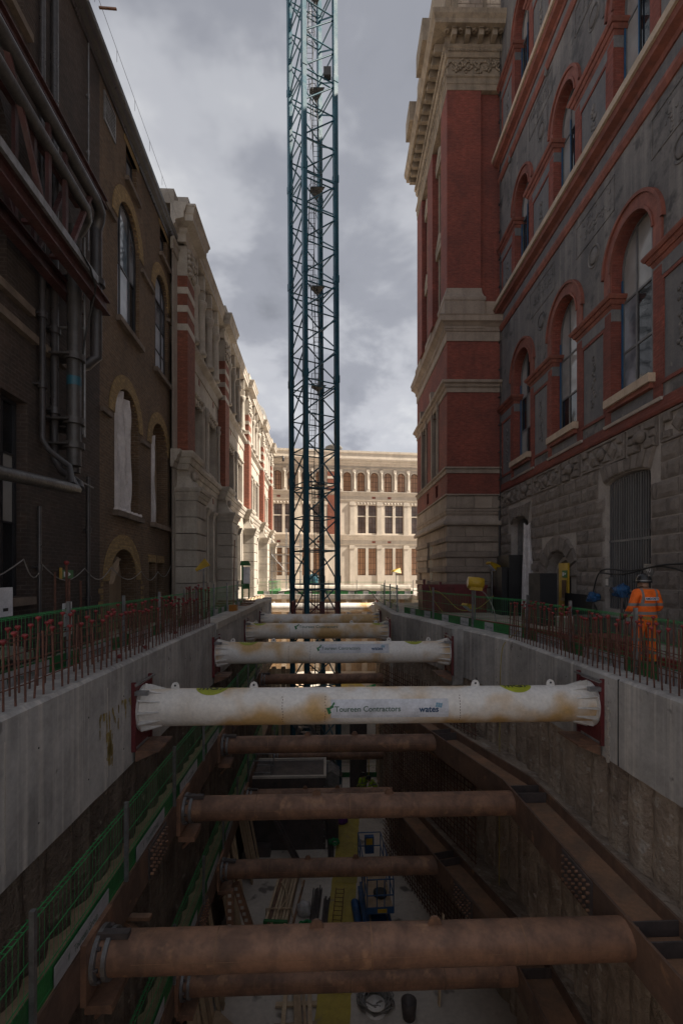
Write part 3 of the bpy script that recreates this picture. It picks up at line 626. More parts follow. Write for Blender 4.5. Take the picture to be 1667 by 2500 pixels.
for (a, b, n) in bays:
    w = (b-a)/n
    for k in range(n):
        x = a+k*w; c = x+w/2
        for j in range(2):
            xx = x+w*(j+.0)/2
            if k == 0 and j == 0: xx += .28
            o = inst('column', colm, ST, (xx, -.27, 12.87)) if colm else colu.build('column', M['stone'], ST, (xx, -.27, 12.87)); colm = o.data
            o = inst('cornice_bracket', brm, ST, (xx, 0, 0)) if brm else brk.build('cornice_bracket', M['stone'], ST, (xx, 0, 0)); brm = o.data
            xa = x+w*j/2+.42; xb = x+w*(j+1)/2-.36
            window(ST, xa, xb, 13.1, 14.7, (xb-xa)/2, .6, [(xa+xb)/2], [13.9, 14.7], M['frame_brown'], [M['glass_brown']], .06, .04, one_pane=True)
        o = inst('window_shaft', shm, ST, (x+.14, -.14, 7.2)) if shm else shaft.build('window_shaft', M['stone'], ST, (x+.14, -.14, 7.2)); shm = o.data
        o = inst('carved_head', hdm, ST, (c, .05, 10.35), (0,0,0), ((w-.62)/2.4,1,1)) if hdm else head.build('carved_head', M['stone'], ST, (c, .05, 10.35))
        if hdm is None: o.scale = ((w-.62)/2.4,1,1)
        hdm = o.data
        for xa, xb in ((x+.35, c-.12), (c+.12, x+w-.35)):
            window(ST, xa, xb, 7.65, 10.9, 0, .4, [(xa+xb)/2], [8.7, 9.3, 10.1], M['frame_brown'], [M['glass_grey']], .06, .04, one_pane=True)
            window(ST, xa+.05, xb-.05, .9, 5.4, 0, .45, [(xa+xb)/2], [2, 3.1, 4.2], M['frame_brown'], [M['glass_dark']], .06, .05, one_pane=True)
        MB().box(c-.119, c+.119, .1, .5, 7.62, 10.98).build('mullion', M['stone'], ST)
        o = inst('pier', prm, ST, (c, 0, .9)) if prm else pier.build('pier', M['stone'], ST, (c, 0, .9)); prm = o.data
        if k:
            o = inst('pier', prm, ST, (x, -.05, .9))
        for z in (6.1, 11.75):
            o = inst('red_tile', sqm, ST, (c+.6, 0, z)) if sqm else sq.build('red_tile', M['terracotta'], ST, (c+.6, 0, z)); sqm = o.data
o = inst('window_shaft', shm, ST, (bays[0][1]-.14, -.14, 7.2))
mb = MB(); mb.lathe((38.5,1.6,18.9), [(1.3,0),(1.3,1.6),(1.5,1.7),(1.4,1.9),(1.3,2.6),(1.0,3.4),(.5,3.9),(.1,4.2),(.05,4.8)], 14); mb.build('dome_turret', M['lead'], ST)
mb = MB(); mb.beam((40,-.2,16.6),(40,-1.6,16.9),.06,.06); mb.lathe((40,-1.6,16.2),[(.05,.7),(.14,.5),(.16,.1),(.03,0)],8); mb.build('wall_lantern', M['pipe_black'], ST)

# ---------------------------------------------------------------- stone building closing the courtyard
BB = thing('courtyard_building', 'sunlit cream stone building with brown blinds closing the far end', 'building', (-9.06, 62, 0), 8); BB.scale = (1.02, 1, 1)
wx = [(.3+1.78*i, 1.34+1.78*i) for i in range(-3, 12) if i not in (4, )]
top_ops = [(a, b, 12.75, 14.75, .52) for a, b in wx]
mid_ops, gnd_ops = [], []
for i in range(-1, 6):
    a = -.35+3.57*i
    if i == 2: continue
    for d in (.72, 2.13):
        mid_ops.append((a+d, a+d+1.05, 7.25, 10.95, 0)); gnd_ops.append((a+d, a+d+1.05, 1.7, 5.28, 0))
facade(MB(), -6, 22, 11.6, 18.0, top_ops, .3).build('upper_storey_wall', M['stone_brightened'], BB)
facade(MB(), -6, 22, 6.4, 11.6, mid_ops, .35).build('middle_storey_wall', M['stone_brightened'], BB)
facade(MB(), -6, 22, -.2, 6.4, gnd_ops, .35).build('ground_storey_wall', M['stone_brightened'], BB)
MB().box(-6, 22, .45, 11, -.2, 17.9).build('building_body', M['stone_brightened'], BB)
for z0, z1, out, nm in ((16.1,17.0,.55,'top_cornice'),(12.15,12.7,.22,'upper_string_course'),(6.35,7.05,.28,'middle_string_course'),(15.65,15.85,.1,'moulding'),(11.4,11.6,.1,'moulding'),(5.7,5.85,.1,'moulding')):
    MB().sweep([(-6,0),(22,0)], cornice_prof(z0, z1, out, 3), 1).build(nm, M['stone_brightened'], BB)
MB().sweep([(-6,0),(22,0)], [(-.5,17.0),(.12,17.0),(.12,17.75),(.22,17.8),(.22,18.05),(-.5,18.05)], 1).build('parapet', M['stone_brightened'], BB)
for a, b, z0, zs, ri in top_ops:
    window(BB, a, b, z0, zs, ri, .18, [a+(b-a)*.33, a+(b-a)*.67], [13.4, 14.05, 14.72], M['frame_brown'], [M['glass_brown']], .07, .04, one_pane=True)
    mb = MB(); arch_ring(mb, a, b, zs, ri, .16, -.05, .02, 12); mb.build('arch_moulding', M['stone_brightened'], BB)
for a, b, z0, zs, ri in mid_ops:
    window(BB, a, b, z0, zs, ri, .22, [(a+b)/2], [7.9, 8.6, 9.4, 10.2], M['frame_brown'], [M['glass_grey'], M['glass_dark']], .07, .04, one_pane=True)
    MB().box(a, b, .06, .22, 9.42, 9.56).build('transom', M['stone_brightened'], BB)
for a, b, z0, zs, ri in gnd_ops:
    window(BB, a, b, z0, zs, ri, .22, [a+(b-a)*.33, a+(b-a)*.67], [2.5, 3.3, 4.1, 4.7], M['frame_brown'], [M['glass_brown']], .07, .045, one_pane=True)
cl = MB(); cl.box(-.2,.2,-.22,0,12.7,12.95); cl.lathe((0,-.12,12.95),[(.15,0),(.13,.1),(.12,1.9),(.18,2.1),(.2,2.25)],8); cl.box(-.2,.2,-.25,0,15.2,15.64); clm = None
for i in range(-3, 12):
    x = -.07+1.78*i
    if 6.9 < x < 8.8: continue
    o = inst('column', clm, BB, (x,0,0)) if clm else cl.build('column', M['stone_brightened'], BB, (x,0,0)); clm = o.data
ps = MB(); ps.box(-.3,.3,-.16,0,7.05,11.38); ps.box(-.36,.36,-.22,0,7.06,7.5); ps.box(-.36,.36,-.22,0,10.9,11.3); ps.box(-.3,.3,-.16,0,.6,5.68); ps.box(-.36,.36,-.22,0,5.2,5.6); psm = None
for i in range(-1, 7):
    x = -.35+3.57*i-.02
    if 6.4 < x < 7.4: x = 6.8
    o = inst('pilaster', psm, BB, (x,0,0)) if psm else ps.build('pilaster', M['stone_brightened'], BB, (x,0,0)); psm = o.data
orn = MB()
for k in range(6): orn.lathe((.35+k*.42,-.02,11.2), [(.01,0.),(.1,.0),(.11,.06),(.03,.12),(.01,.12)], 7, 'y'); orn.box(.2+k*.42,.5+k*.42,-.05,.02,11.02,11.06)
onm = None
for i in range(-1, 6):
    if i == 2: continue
    o = inst('carved_frieze', onm, BB, (-.35+3.57*i+.4,0,-.02)) if onm else orn.build('carved_frieze', M['stone_brightened'], BB, (-.35+3.57*i+.4,0,-.02)); onm = o.data
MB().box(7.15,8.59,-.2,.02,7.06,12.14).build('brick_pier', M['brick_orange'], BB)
for k in range(3): MB().box(7.15,8.59,-.2,.02,12.72+k*.95,13.35+k*.95).build('brick_pier', M['brick_orange'], BB); MB().box(7.13,8.61,-.22,.02,13.352+k*.95,13.665+k*.95).build('stone_stripe', M['stone_brightened'], BB)
for i in (0,1,3,4,5):
    for d in (1.1, 2.6):
        for z in (11.95, 6.1):
            if (i+int(d)) % 2: MB().box(-.35+3.57*i+d,-.35+3.57*i+d+.45,-.015,.02,z-.15,z+.12).build('red_tile', M['terracotta'], BB)
mb = MB(); mb.lathe((8.6,5,17.9),[(2.2,0),(1.4,.5),(1.0,.55),(1.0,1.6),(1.25,1.7),(1.1,1.95),(.3,2.3)],8); mb.build('roof_lantern', M['lead'], BB)

# ---------------------------------------------------------------- grey decorated building on the right
RB = thing('grey_decorated_building', 'dark grey plastered building with red arches and rusticated stone base', 'building', (8.4, 25.5, 0), -89.5)
BC = [2.98 + 4.18*i for i in range(4)]      # window centres; x grows towards the camera
HW = 1.02
# rusticated base: wall behind the blocks, with its three openings
base_ops = [(1.55,3.65,-.1,4.2,.35), (5.55,7.65,-.1,1.75,1.02), (9.95,12.2,.75,4.68,.2), (14.3,16.4,.75,4.68,.2)]
facade(MB(), -.05, 22.4, -.3, 5.3, base_ops, .55, .0).build('base_wall', M['rustic_joint'], RB)
MB().box(-.05, 22.4, .9, 9, -.3, 36).build('building_body', M['void'], RB)  # unseen near end and top carried on to keep the sun off the trench
vari = [None]*4
rb_ = random.Random(21)
def block_mesh(w, h, seed):
    """rusticated block with an uneven worm-eaten face"""
    r = random.Random(seed); mb = MB(); nx, nz = 5, 4; b = .045; vs = []
    for j in range(nz+1):
        for i in range(nx+1):
            e = i in (0, nx) or j in (0, nz)
            x = -w/2+.02+(w-.04)*i/nx; z = .02+(h-.04)*j/nz
            if not e: x += r.uniform(-.02,.02); z += r.uniform(-.015,.015)
            vs.append((x, -.02 if e else -.062+r.uniform(-.012,.012), z))
    mb.add(vs, [(j*(nx+1)+i, j*(nx+1)+i+1, (j+1)*(nx+1)+i+1, (j+1)*(nx+1)+i) for j in range(nz) for i in range(nx)])
    ring = [i for i in range(nx+1)] + [j*(nx+1)+nx for j in range(1,nz+1)] + [nz*(nx+1)+i for i in range(nx-1,-1,-1)] + [j*(nx+1) for j in range(nz-1,0,-1)]
    k = len(vs); mb.add([vs[i] for i in ring] + [(vs[i][0], .03, vs[i][2]) for i in ring], [(i, len(ring)+i, len(ring)+(i+1)%len(ring), (i+1)%len(ring)) for i in range(len(ring))])
    return mb
bl_long = [None]*3; bl_short = [None]*3
def rustic(x0, x1, z, h):
    w = x1-x0; pool, ww, sd = (bl_long, .88, 0) if w > .62 else (bl_short, .44, 10)
    k = rb_.randrange(3)
    if pool[k] is None:
        o = block_mesh(ww, .48, sd+k).build('rusticated_block', M['rustic'], RB); pool[k] = o.data; o.location = ((x0+x1)/2, 0, z)
    else: o = inst('rusticated_block', pool[k], RB, ((x0+x1)/2, 0, z))
    o.scale = (w/ww, 1, h/.48)
H = .482
for r in range(11):
    z = r*H; x = .0 - (.44 if r % 2 else 0); k = 0
    zt = z+H
    bl = []
    while x < 17.5:
        w = .88 if (k % 3) else .46
        bl.append((x, x+w)); x += w; k += 1
    for a, b in bl:
        segs = [(max(a, 0.0), b)]
        for oa, ob, o0, os_, orr in base_ops:
            ext = .42 if (zt > os_ + (.0 if orr < .6 else -.35)) and z < os_+orr+.5 else .04
            if zt > o0+.05 and z < os_+orr+(.42 if ext > .1 else .0):
                ns = []
                for p, q in segs:
                    if q <= oa-ext or p >= ob+ext: ns.append((p, q)); continue
                    if p < oa-ext: ns.append((p, oa-ext))
                    if q > ob+ext: ns.append((ob+ext, q))
                segs = ns
        for p, q in segs:
            if q-p > .14: rustic(p, q, z, H)
# voussoirs over the openings
def vouss(a, b, zs, rise, n, w, span=math.pi):
    c = (a+b)/2; h = (b-a)/2
    for i in range(n):
        t0 = math.pi/2+span/2-span*i/n; t1 = math.pi/2+span/2-span*(i+1)/n; g = .012
        if rise > h*.8:
            pt = lambda t, e: (c+(h+e)*math.cos(t), zs+(rise+e)*math.sin(t))
            P = [pt(t0-g,0), pt(t1+g,0), pt(t1+g,w), pt(t0-g,w)]
        else:
            u0, u1 = i/n, (i+1)/n; x0, x1 = a+(b-a)*u0+.015, a+(b-a)*u1-.015
            fan = lambda u: (u-.5)*.55
            P = [(x0, arch_z(x0,a,b,zs,rise)+.02), (x1, arch_z(x1,a,b,zs,rise)+.02), (x1+fan(u1), zs+rise+w+.12*abs(u1-.5)), (x0+fan(u0), zs+rise+w+.12*abs(u0-.5))]
        C = Vector((sum(p[0] for p in P)/4, sum(p[1] for p in P)/4)); I = [tuple(C+(Vector(p)-C)*.82) for p in P]
        mb = MB(); mb.add([(x,-.02,z) for x, z in P]+[(x,-.09,z) for x, z in I]+[(x,.03,z) for x, z in P], [(4,5,6,7)]+[(j,(j+1)%4,4+(j+1)%4,4+j) for j in range(4)]+[(j,8+j,8+(j+1)%4,(j+1)%4) for j in range(4)])
        mb.build('voussoir', M['rustic'], RB)
vouss(1.55,3.65,4.2,.35,7,.5); vouss(9.95,12.2,4.68,.2,8,.42); vouss(14.3,16.4,4.68,.2,7,.42); vouss(5.55,7.65,1.75,1.02,9,.62)
# barred opening, arched doorway, tall opening
for xa, xb in ((9.95,12.2),(14.3,16.4)):
    g = MB(); g.box(xa,xb,.12,.16,2.85,2.92); g.box(xa,xb,.12,.16,1.3,1.36)
    bars = g.build('window_grille', M['frame_grey'], RB)
    bm_ = None; n = 19
    for i in range(n):
        x = xa+.06+(xb-xa-.12)*i/(n-1); zt = arch_z(x, xa, xb, 4.68, .2)-.03
        if bm_ is None:
            t = MB(); t.box(-.016,.016,.122,.158,0,1); o = t.build('bar', M['frame_grey'], bars); bm_ = o.data; o.location = (x,0,.78); o.scale = (1,1,zt-.78)
        else: inst('bar', bm_, bars, (x,0,.78), (0,0,0), (1,1,zt-.78))
    window(RB, xa, xb, .75, 4.68, .2, .4, [xa+.75, xb-.75], [2.0, 3.2], M['frame_dark'], [M['void'], M['glass_dark'], M['void']])
MB().prism(arch_poly(5.55,7.65,-.1,1.75,1.02), .5, .55).build('dark_interior_sheet', M['void'], RB)  # black sheet stands in for the unlit interior behind the doorway
mb = MB(); arch_ring(mb, 5.8,7.4,1.6,.8,.14,.3,.5,14); mb.box(5.66,5.8,.3,.5,-.1,1.6); mb.box(7.4,7.54,.3,.5,-.1,1.6); mb.build('inner_arch', M['rustic_joint'], RB)
MB().box(1.55,2.2,.3,.5,-.1,4.5).build('jamb_panel', M['galv'], RB); MB().box(2.2,3.65,.5,.55,-.1,4.56).build('dark_interior_sheet', M['void'], RB)  # tall opening closed by another black sheet in place of interior shade
# carved frieze panels
def frieze_long():
    mb = MB(); w, h = 2.55, .78
    for z in (0, h-.07): mb.box(-w/2,w/2,-.06,.02,z,z+.07)
    for x in (-w/2, w/2-.07): mb.box(x,x+.07,-.06,.02,.07,h-.07)
    for c in (-.62, 0, .62):
        if c == 0: mb.lathe((0,-.02,h/2), [(.01,0.),(.2,.0),(.22,.06),(.14,.1),(.1,.16),(.01,.18)], 10, 'y')
        else:
            d = .27; mb.add([(c-d,-.03,h/2),(c,-.03,h/2-d),(c+d,-.03,h/2),(c,-.03,h/2+d),(c-d*.6,-.09,h/2),(c,-.09,h/2-d*.6),(c+d*.6,-.09,h/2),(c,-.09,h/2+d*.6)], [(4,5,6,7),(0,1,5,4),(1,2,6,5),(2,3,7,6),(3,0,4,7)])
    for c in (-.31,.31):
        for sgn in (-1, 1):
            zc = h/2+sgn*.26; mb.add([(c-.25,-.02,h/2+sgn*.3),(c+.25,-.02,h/2+sgn*.3),(c,-.02,h/2+sgn*.02),(c-.16,-.09,h/2+sgn*.27),(c+.16,-.09,h/2+sgn*.27),(c,-.09,h/2+sgn*.09)], [(3,4,5),(0,1,4,3),(1,2,5,4),(2,0,3,5)])
    for sx in (-1, 1):
        for sz in (-1, 1): mb.bevbox(sx*1.03-.13, sx*1.03+.13, -.09, .02, h/2+sz*.22-.1, h/2+sz*.22+.1, .03)
    return mb
def frieze_square():
    mb = MB(); w, h = 1.3, .78
    mb.box(-w/2,-w/2+.05,-.05,.02,0,h); mb.box(w/2-.05,w/2,-.05,.02,0,h)
    for sx in (-1, 1):
        for sz in (-1, 1):
            mb.bevbox(sx*.42-.17, sx*.42+.17, -.10, .02, h/2+sz*.25-.12, h/2+sz*.25+.12, .035)
            mb.bevbox(sx*.22-.1, sx*.22+.1, -.08, .02, h/2+sz*.27-.1, h/2+sz*.27+.1, .03)
        mb.bevbox(sx*.46-.13, sx*.46+.13, -.08, .02, h/2-.1, h/2+.1, .03)
    mb.lathe((0,-.02,h/2), [(.01,0.),(.17,.0),(.2,.08),(.15,.15),(.12,.2),(.01,.22)], 9, 'y')
    return mb
MB().box(-.05,18,.02,.5,5.3,6.15).build('frieze_ground', M['rustic_joint'], RB)
fl = fs = None
x = .1
for i in range(5):
    o = inst('frieze_panel', fl, RB, (x+1.3,0,5.33)) if fl else frieze_long().build('frieze_panel', M['rustic'], RB, (x+1.3,0,5.33)); fl = o.data; x += 2.72
    o = inst('frieze_panel', fs, RB, (x+.66,0,5.33)) if fs else frieze_square().build('frieze_panel', M['rustic'], RB, (x+.66,0,5.33)); fs = o.data; x += 1.46
MB().sweep([(-.05,0),(18,0)], [(-.1,6.15),(.07,6.15),(.10,6.22),(.02,6.26),(.02,6.55),(-.1,6.55)], 1).build('brick_band', M['brick_red'], RB)
# three storeys of arches
def storey(z_sill, z_spring, z_top, hw, bcs, rise):
    ops = [(c-hw, c+hw, z_sill, z_spring, rise) for c in bcs]
    return ops
S1 = storey(7.3, 11.3, 0, HW, BC, 1.05); S2 = storey(16.15, 19.4, 0, .88, BC, .92); S3 = storey(24.2, 27.9, 0, .88, BC, .92)
facade(MB(), -.05, 22.4, 6.55, 15.2, S1, .6).build('first_storey_wall', M['render'], RB)
facade(MB(), -.05, 22.4, 15.2, 23.2, S2, .55).build('second_storey_wall', M['render'], RB)
facade(MB(), -.05, 22.4, 23.2, 36, S3, .55).build('third_storey_wall', M['render'], RB)
def dress(ops, hw, ring, first):
    for n_, (a, b, z0, zs, ri) in enumerate(ops):
        zi = zs-1.1 if first else zs-.75                 # impost height: red brick jambs below, arch above
        mb = MB(); arch_ring(mb, a, b, zs, ri, ring, -.06, .05, 24)
        for sgn, x in ((-1, a), (1, b)): mb.box(min(x, x+sgn*ring), max(x, x+sgn*ring), -.06, .03, zi+.3, zs)
        mb.build('arch_moulding', M['terracotta'], RB)
        mb = MB(); arch_ring(mb, a-ring, b+ring, zs, ri+ring, .09, -.12, .05, 24); mb.build('hood_moulding', M['terracotta'], RB); mb = MB(); arch_ring(mb, a+.02, b-.02, zs, ri-.02, .07, -.10, .05, 24); mb.build('bead_moulding', M['terracotta'], RB)
        # brick-lined reveal
        mb = MB(); P = arch_poly(a+.025, b-.025, z0, zs, ri-.025, 20)
        for i in range(1, len(P)): 
            A, B = P[i], P[(i+1)%len(P)]; mb.add([(A[0],-.02,A[1]),(B[0],-.02,B[1]),(B[0],.56,B[1]),(A[0],.56,A[1])], [(0,1,2,3)])
        mb.build('brick_reveal', M['brick_red'], RB)
        for sgn, x in ((-1, a), (1, b)):
            w = .34; x0, x1 = (x-w, x) if sgn < 0 else (x, x+w)
            MB().box(x0, x1, -.045, .04, 6.56 if first else z0-.0, zi-.12).build('brick_jamb', M['brick_red'], RB)
        if first:
            MB().box(a-.10, b+.10, -.24, .25, z0-.24, z0).build('sill', M['tan_ledge'], RB)
            MB().box(a-.02, b+.02, -.16, .02, z0-.38, z0-.24).build('sill_moulding', M['terracotta'], RB)
            MB().box(a+.02, b-.02, -.04, .03, z0-.72, z0-.4).build('apron_panel', M['render_dark'], RB)
            MB().sweep([(a-.36,0),(b+.36,0)], [(-.05,z0-.82),(.07,z0-.82),(.10,z0-.74),(-.05,z0-.72)], 1).build('apron_moulding', M['rustic_joint'], RB)
        panes = [[M['glass_dark'],M['glass_dark'],M['glass_dark'],M['glass_sky'],M['glass_sky'],M['glass_blind'],M['glass_sky'],M['glass_sky'],M['glass_blind']],
                 [M['glass_dark'],M['glass_blind'],M['glass_blind'],M['glass_blind']], [M['glass_blind'],M['glass_dark'],M['glass_blind']]][n_ % 3 if first else 1 if n_ else 2]
        if first: panes = [[M['glass_blind'],M['glass_dark']], [M['glass_dark'],M['glass_blind'],M['glass_blind']], [M['glass_sky'],M['glass_sky'],M['glass_blind'],M['glass_dark'],M['glass_dark'],M['glass_blind']], [M['glass_dark']]][n_]
        window(RB, a, b, z0, zs, ri, .30, [a+(b-a)*.36, a+(b-a)*.72] if first else [a+(b-a)*.4], [z0+(zs-z0)*.36, zi+.1] if first else [z0+.95, zi+.2], M['frame_grey'], panes, .08, .07)
        MB().box(a+.07, a+.105, .25, .295, z0, zs-.3).build('blue_film', M['frame_blue'], RB)
        if not first: MB().box(a+(b-a)*.4+.05, a+(b-a)*.4+.09, .26, .295, z0, zs-.2).build('blue_film', M['frame_blue'], RB)
dress(S1, HW, .36, True); dress(S2, .88, .3, False); dress(S3[:2], .88, .3, False)
# imposts and panels between the arches
for n_, (zi, hw, zt, ops) in enumerate(((10.2,HW,7.0,S1),(18.65,.88,16.2,S2),(27.15,.88,24.3,S3))):
    edges = [-.05] + [v for o in ops for v in (o[0], o[1])] + [18]
    for i in range(0, len(edges), 2):
        a, b = edges[i], edges[i+1]
        if b-a < .3: continue
        path = [(a, .5), (a, 0), (b, 0), (b, .5)] if i else [(a, 0), (b, 0), (b, .5)]
        MB().sweep(path, cornice_prof(zi-.04, zi+.34, .24, 3), 1).build('impost_moulding', M['terracotta'], RB)
        MB().sweep(path, [(-.02, zi-.42), (.035, zi-.42), (.035, zi-.05), (-.02, zi-.05)], 1).build('impost_band', M['render_dark'], RB)
        if b-a > 1.2:
            pa, pb = a+.42, b-.42
            if pb-pa > .5:
                mb = MB(); z0, z1 = zt, zi-.55
                for q in ((pa-.08,pa,z0,z1),(pb,pb+.08,z0,z1),(pa-.08,pb+.08,z1,z1+.10),(pa-.08,pb+.08,z0-.1,z0)): mb.box(q[0],q[1],-.05,.02,q[2],q[3])
                mb.build('panel_frame', M['brick_red'], RB)
                MB().box(pa, pb, -.012, .02, z0, z1).build('sgraffito_panel', M['render_dark'], RB)
                mb = MB(); c = (pa+pb)/2; rr = random.Random(i+n_*7)
                for k in range(16):
                    z = z0+.5+(z1-z0-1.0)*(k/15.); mb.lathe((c+rr.uniform(-.12,.12), -.01, z), [(.01,0.),(rr.uniform(.03,.11),.0),(.06,.03),(.01,.04)], 6, 'y')
                mb.build('relief_figure', M['render'], RB)
# ledges between the storeys
for z in (15.55, 23.45):
    MB().sweep([(-.25,0),(18,0)], [(-.05,z+.24),(.42,z+.24),(.42,z+.46),(.30,z+.52),(-.05,z+.52)], 1).build('stone_ledge', M['tan_ledge'], RB)
    MB().sweep([(-.25,0),(18,0)], [(-.05,z-.14),(.06,z-.14),(.10,z-.02),(.30,z+.06),(.34,z+.235),(-.05,z+.235)], 1).build('ledge_moulding', M['terracotta'], RB)
    MB().sweep([(-.15,0),(18,0)], [(-.05,z-.95),(.05,z-.95),(.12,z-.80),(.12,z-.68),(.03,z-.62),(-.05,z-.62)], 1).build('string_course', M['terracotta'], RB)
    MB().sweep([(-.1,0),(18,0)], [(-.05,z-.60),(.02,z-.60),(.02,z-.16),(-.05,z-.16)], 1).build('plain_band', M['render_dark'], RB)
# roundels and incised panels in the plaster above the arches
rd = MB()
for k in range(18):
    t0, t1 = 2*math.pi*k/18, 2*math.pi*(k+1)/18
    for (ra, ya), (rb2, yb) in (((.31,-.005),(.325,-.03)),((.325,-.03),(.355,-.03)),((.355,-.03),(.37,-.005))):
        rd.add([(ra*math.cos(t0),ya,ra*math.sin(t0)),(ra*math.cos(t1),ya,ra*math.sin(t1)),(rb2*math.cos(t1),yb,rb2*math.sin(t1)),(rb2*math.cos(t0),yb,rb2*math.sin(t0))], [(0,1,2,3)])
rd.lathe((0,-.005,0), [(.01,0.),(.28,.0),(.2,.03),(.01,.04)], 12, 'y')
rdm = None
for i in range(4):
    for (x, z) in ((BC[i]+2.09, 12.55), (BC[i]+2.09, 20.6)):
        o = inst('roundel', rdm, RB, (x,0,z)) if rdm else rd.build('roundel', M['render'], RB, (x,0,z)); rdm = o.data
    for z0, z1 in ((12.9,14.2),(20.9,22.3),(28.6,30.2)):
        mb = MB(); xa, xb = BC[i]+1.0-(.0 if z0 < 15 else .2), BC[i]+3.1
        if z0 < 15: xa, xb, zz0, zz1 = BC[i]+.9, BC[i]+3.3, 13.2, 14.3
        else: zz0, zz1 = z0+.4, z1
        for q in ((xa,xb,zz0,zz0+.03),(xa,xb,zz1-.03,zz1),(xa,xa+.03,zz0,zz1),(xb-.03,xb,zz0,zz1)): mb.box(q[0],q[1],-.022,.02,q[2],q[3])
        rr = random.Random(i*3+int(z0))
        for k in range(46):
            ux = rr.gauss(.5,.2); uz = rr.gauss(.5,.2); mb.lathe((xa+(xb-xa)*min(.92,max(.08,ux)),-.004,zz0+(zz1-zz0)*min(.9,max(.1,uz))), [(.005,0.),(rr.uniform(.025,.075),.0),(.03,.012),(.005,.014)], 6, 'y')
        mb.build('relief_panel', M['render'], RB)
    for zz in (23.0,):
        pass
for i in range(4):
    # hanging ornament drops under the upper ledge
    mb = MB(); x = BC[i]-1.5
    mb.box(x-.04,x+.04,-.03,.02,19.9,22.4); mb.lathe((x,-.06,22.3),[(.04,0),(.1,.1),(.05,.25),(.09,.35),(.03,.5)],6); mb.build('plaster_drop', M['render'], RB)
# downpipe at the junction with the red tower
mb = MB(); mb.tube((.12,-.12,.0),(.12,-.12,5.2),.045,8); mb.tube((.12,-.12,2.0),(.12,-.12,2.12),.07,8); mb.build('rain_pipe', M['pipe_lag'], RB)

# ---------------------------------------------------------------- red brick and terracotta tower on the right
RT = thing('red_brick_tower', 'tall red brick tower block with tan stone base and carved cornice', 'building', (5.56, 25.5, 0), 0.6)
LN = 9.4
pth = [(0, LN), (0, 0), (3.4, 0)]
sidex = lambda p, q, z: (q, p, z)
s_mid = [(2.35,3.75,7.6,11.2,.72), (5.75,7.15,7.6,11.2,.72)]; s_low = [(2.2,2.95,6.25,7.0,0), (4.6,5.2,6.25,7.0,0)]
facade(MB(sidex), 0, LN, 6.1, 14.7, s_mid+[(2.3,3.0,6.3,7.0,0),(5.0,5.7,6.3,7.0,0)], .4).build('side_wall', M['brick_red'], RT)
facade(MB(), 0, 3.4, 6.1, 14.7, [], .4).build('front_wall', M['brick_red'], RT)
facade(MB(sidex), 0, LN, 14.7, 28, [], .4, .55).build('upper_side_wall', M['brick_red'], RT)
facade(MB(), 0, 3.4, 14.7, 28, [], .4, .22).build('upper_front_wall', M['brick_red'], RT)
MB().box(.9, 9, .9, LN, -.3, 37).build('building_body', M['brick_red'], RT)
for nm, a, b in (('side_pilaster',0,1.5),('side_pilaster',3.9,5.5),('side_pilaster',7.5,LN)):
    mb = MB(sidex); mb.box(a, b, -.0, .6, 16.95, 27.5)
    if a == 0: mb = MB(); mb.box(0, 1.8, 0, 1.5, 16.95, 27.5)
    mb.build(nm, M['brick_red'], RT)
MB().sweep([(0,1.5),(0,0),(1.8,0),(1.8,.22)], [(-.6,14.75),(.16,14.75),(.16,16.2),(.20,16.25),(.20,16.4),(.12,16.5),(.05,16.7),(.02,16.95),(-.6,16.95)], 1).build('pilaster_base', M['stone_tan'], RT)
for a, b in ((3.9,5.5),(7.5,LN)):
    MB(sidex).box(a-.12, b+.12 if b < 9 else b, -.14, .55, 14.75, 16.5).build('pilaster_base', M['stone_tan'], RT)
MB().box(1.96,3.4,.06,.5,14.75,16.3).build('pilaster_base', M['stone_tan'], RT)
for a, b in ((1.75,3.65),(5.75,7.3)):
    for z0, z1 in ((17.2,20.6),(21.9,25.6)):
        o = window(RT, a+.35, b-.35, z0, z1, 0, .62, [(a+b)/2], [z0+1.2,z0+2.4], M['frame_dark'], [M['glass_dark']], xf=sidex, one_pane=True)
        mb = MB(sidex); mb.box(a+.1,a+.35,.3,.7,z0-.2,z1+.1); mb.box(b-.35,b-.1,.3,.7,z0-.2,z1+.1); mb.box(a,b,.22,.7,z0-.55,z0-.2); mb.box(a,b,.15,.7,z1+.1,z1+.5); mb.prism([(a-.0,z1+.5),(b,z1+.5),((a+b)/2,z1+1.15)],.12,.7); mb.build('window_surround', M['stone_buff'], RT)
for a, b, z0, zs, ri in s_mid:
    window(RT, a+.2, b-.2, z0, zs, ri-.1, .3, [(a+b)/2], [8.8,10.0,11.2], M['frame_dark'], [M['glass_dark']], xf=sidex, one_pane=True)
    mb = MB(sidex); arch_ring(mb, a-.02, b+.02, zs, ri, .26, -.10, .3); arch_ring(mb, a+.2, b-.2, zs, ri-.2, .2, .0, .3)
    for x in (a-.22, b-.02): mb.box(x, x+.24, -.08, .3, z0, zs)
    mb.build('arch_surround', M['stone_tan'], RT)
    mb = MB(sidex); c = (a+b)/2; mb.add([(c-.14,-.3,zs+ri-.12),(c+.14,-.3,zs+ri-.12),(c+.2,-.32,zs+ri+.62),(c-.2,-.32,zs+ri+.62),(c-.14,0,zs+ri-.12),(c+.14,0,zs+ri-.12),(c+.2,0,zs+ri+.62),(c-.2,0,zs+ri+.62)], [(0,1,2,3),(0,4,5,1),(1,5,6,2),(2,6,7,3),(3,7,4,0)]); mb.build('keystone', M['stone_tan'], RT)
for a, b in ((2.35,2.95),(5.05,5.65)): window(RT, a, b, 6.35, 6.95, 0, .25, [], [], M['frame_dark'], [M['glass_dark']], xf=sidex)
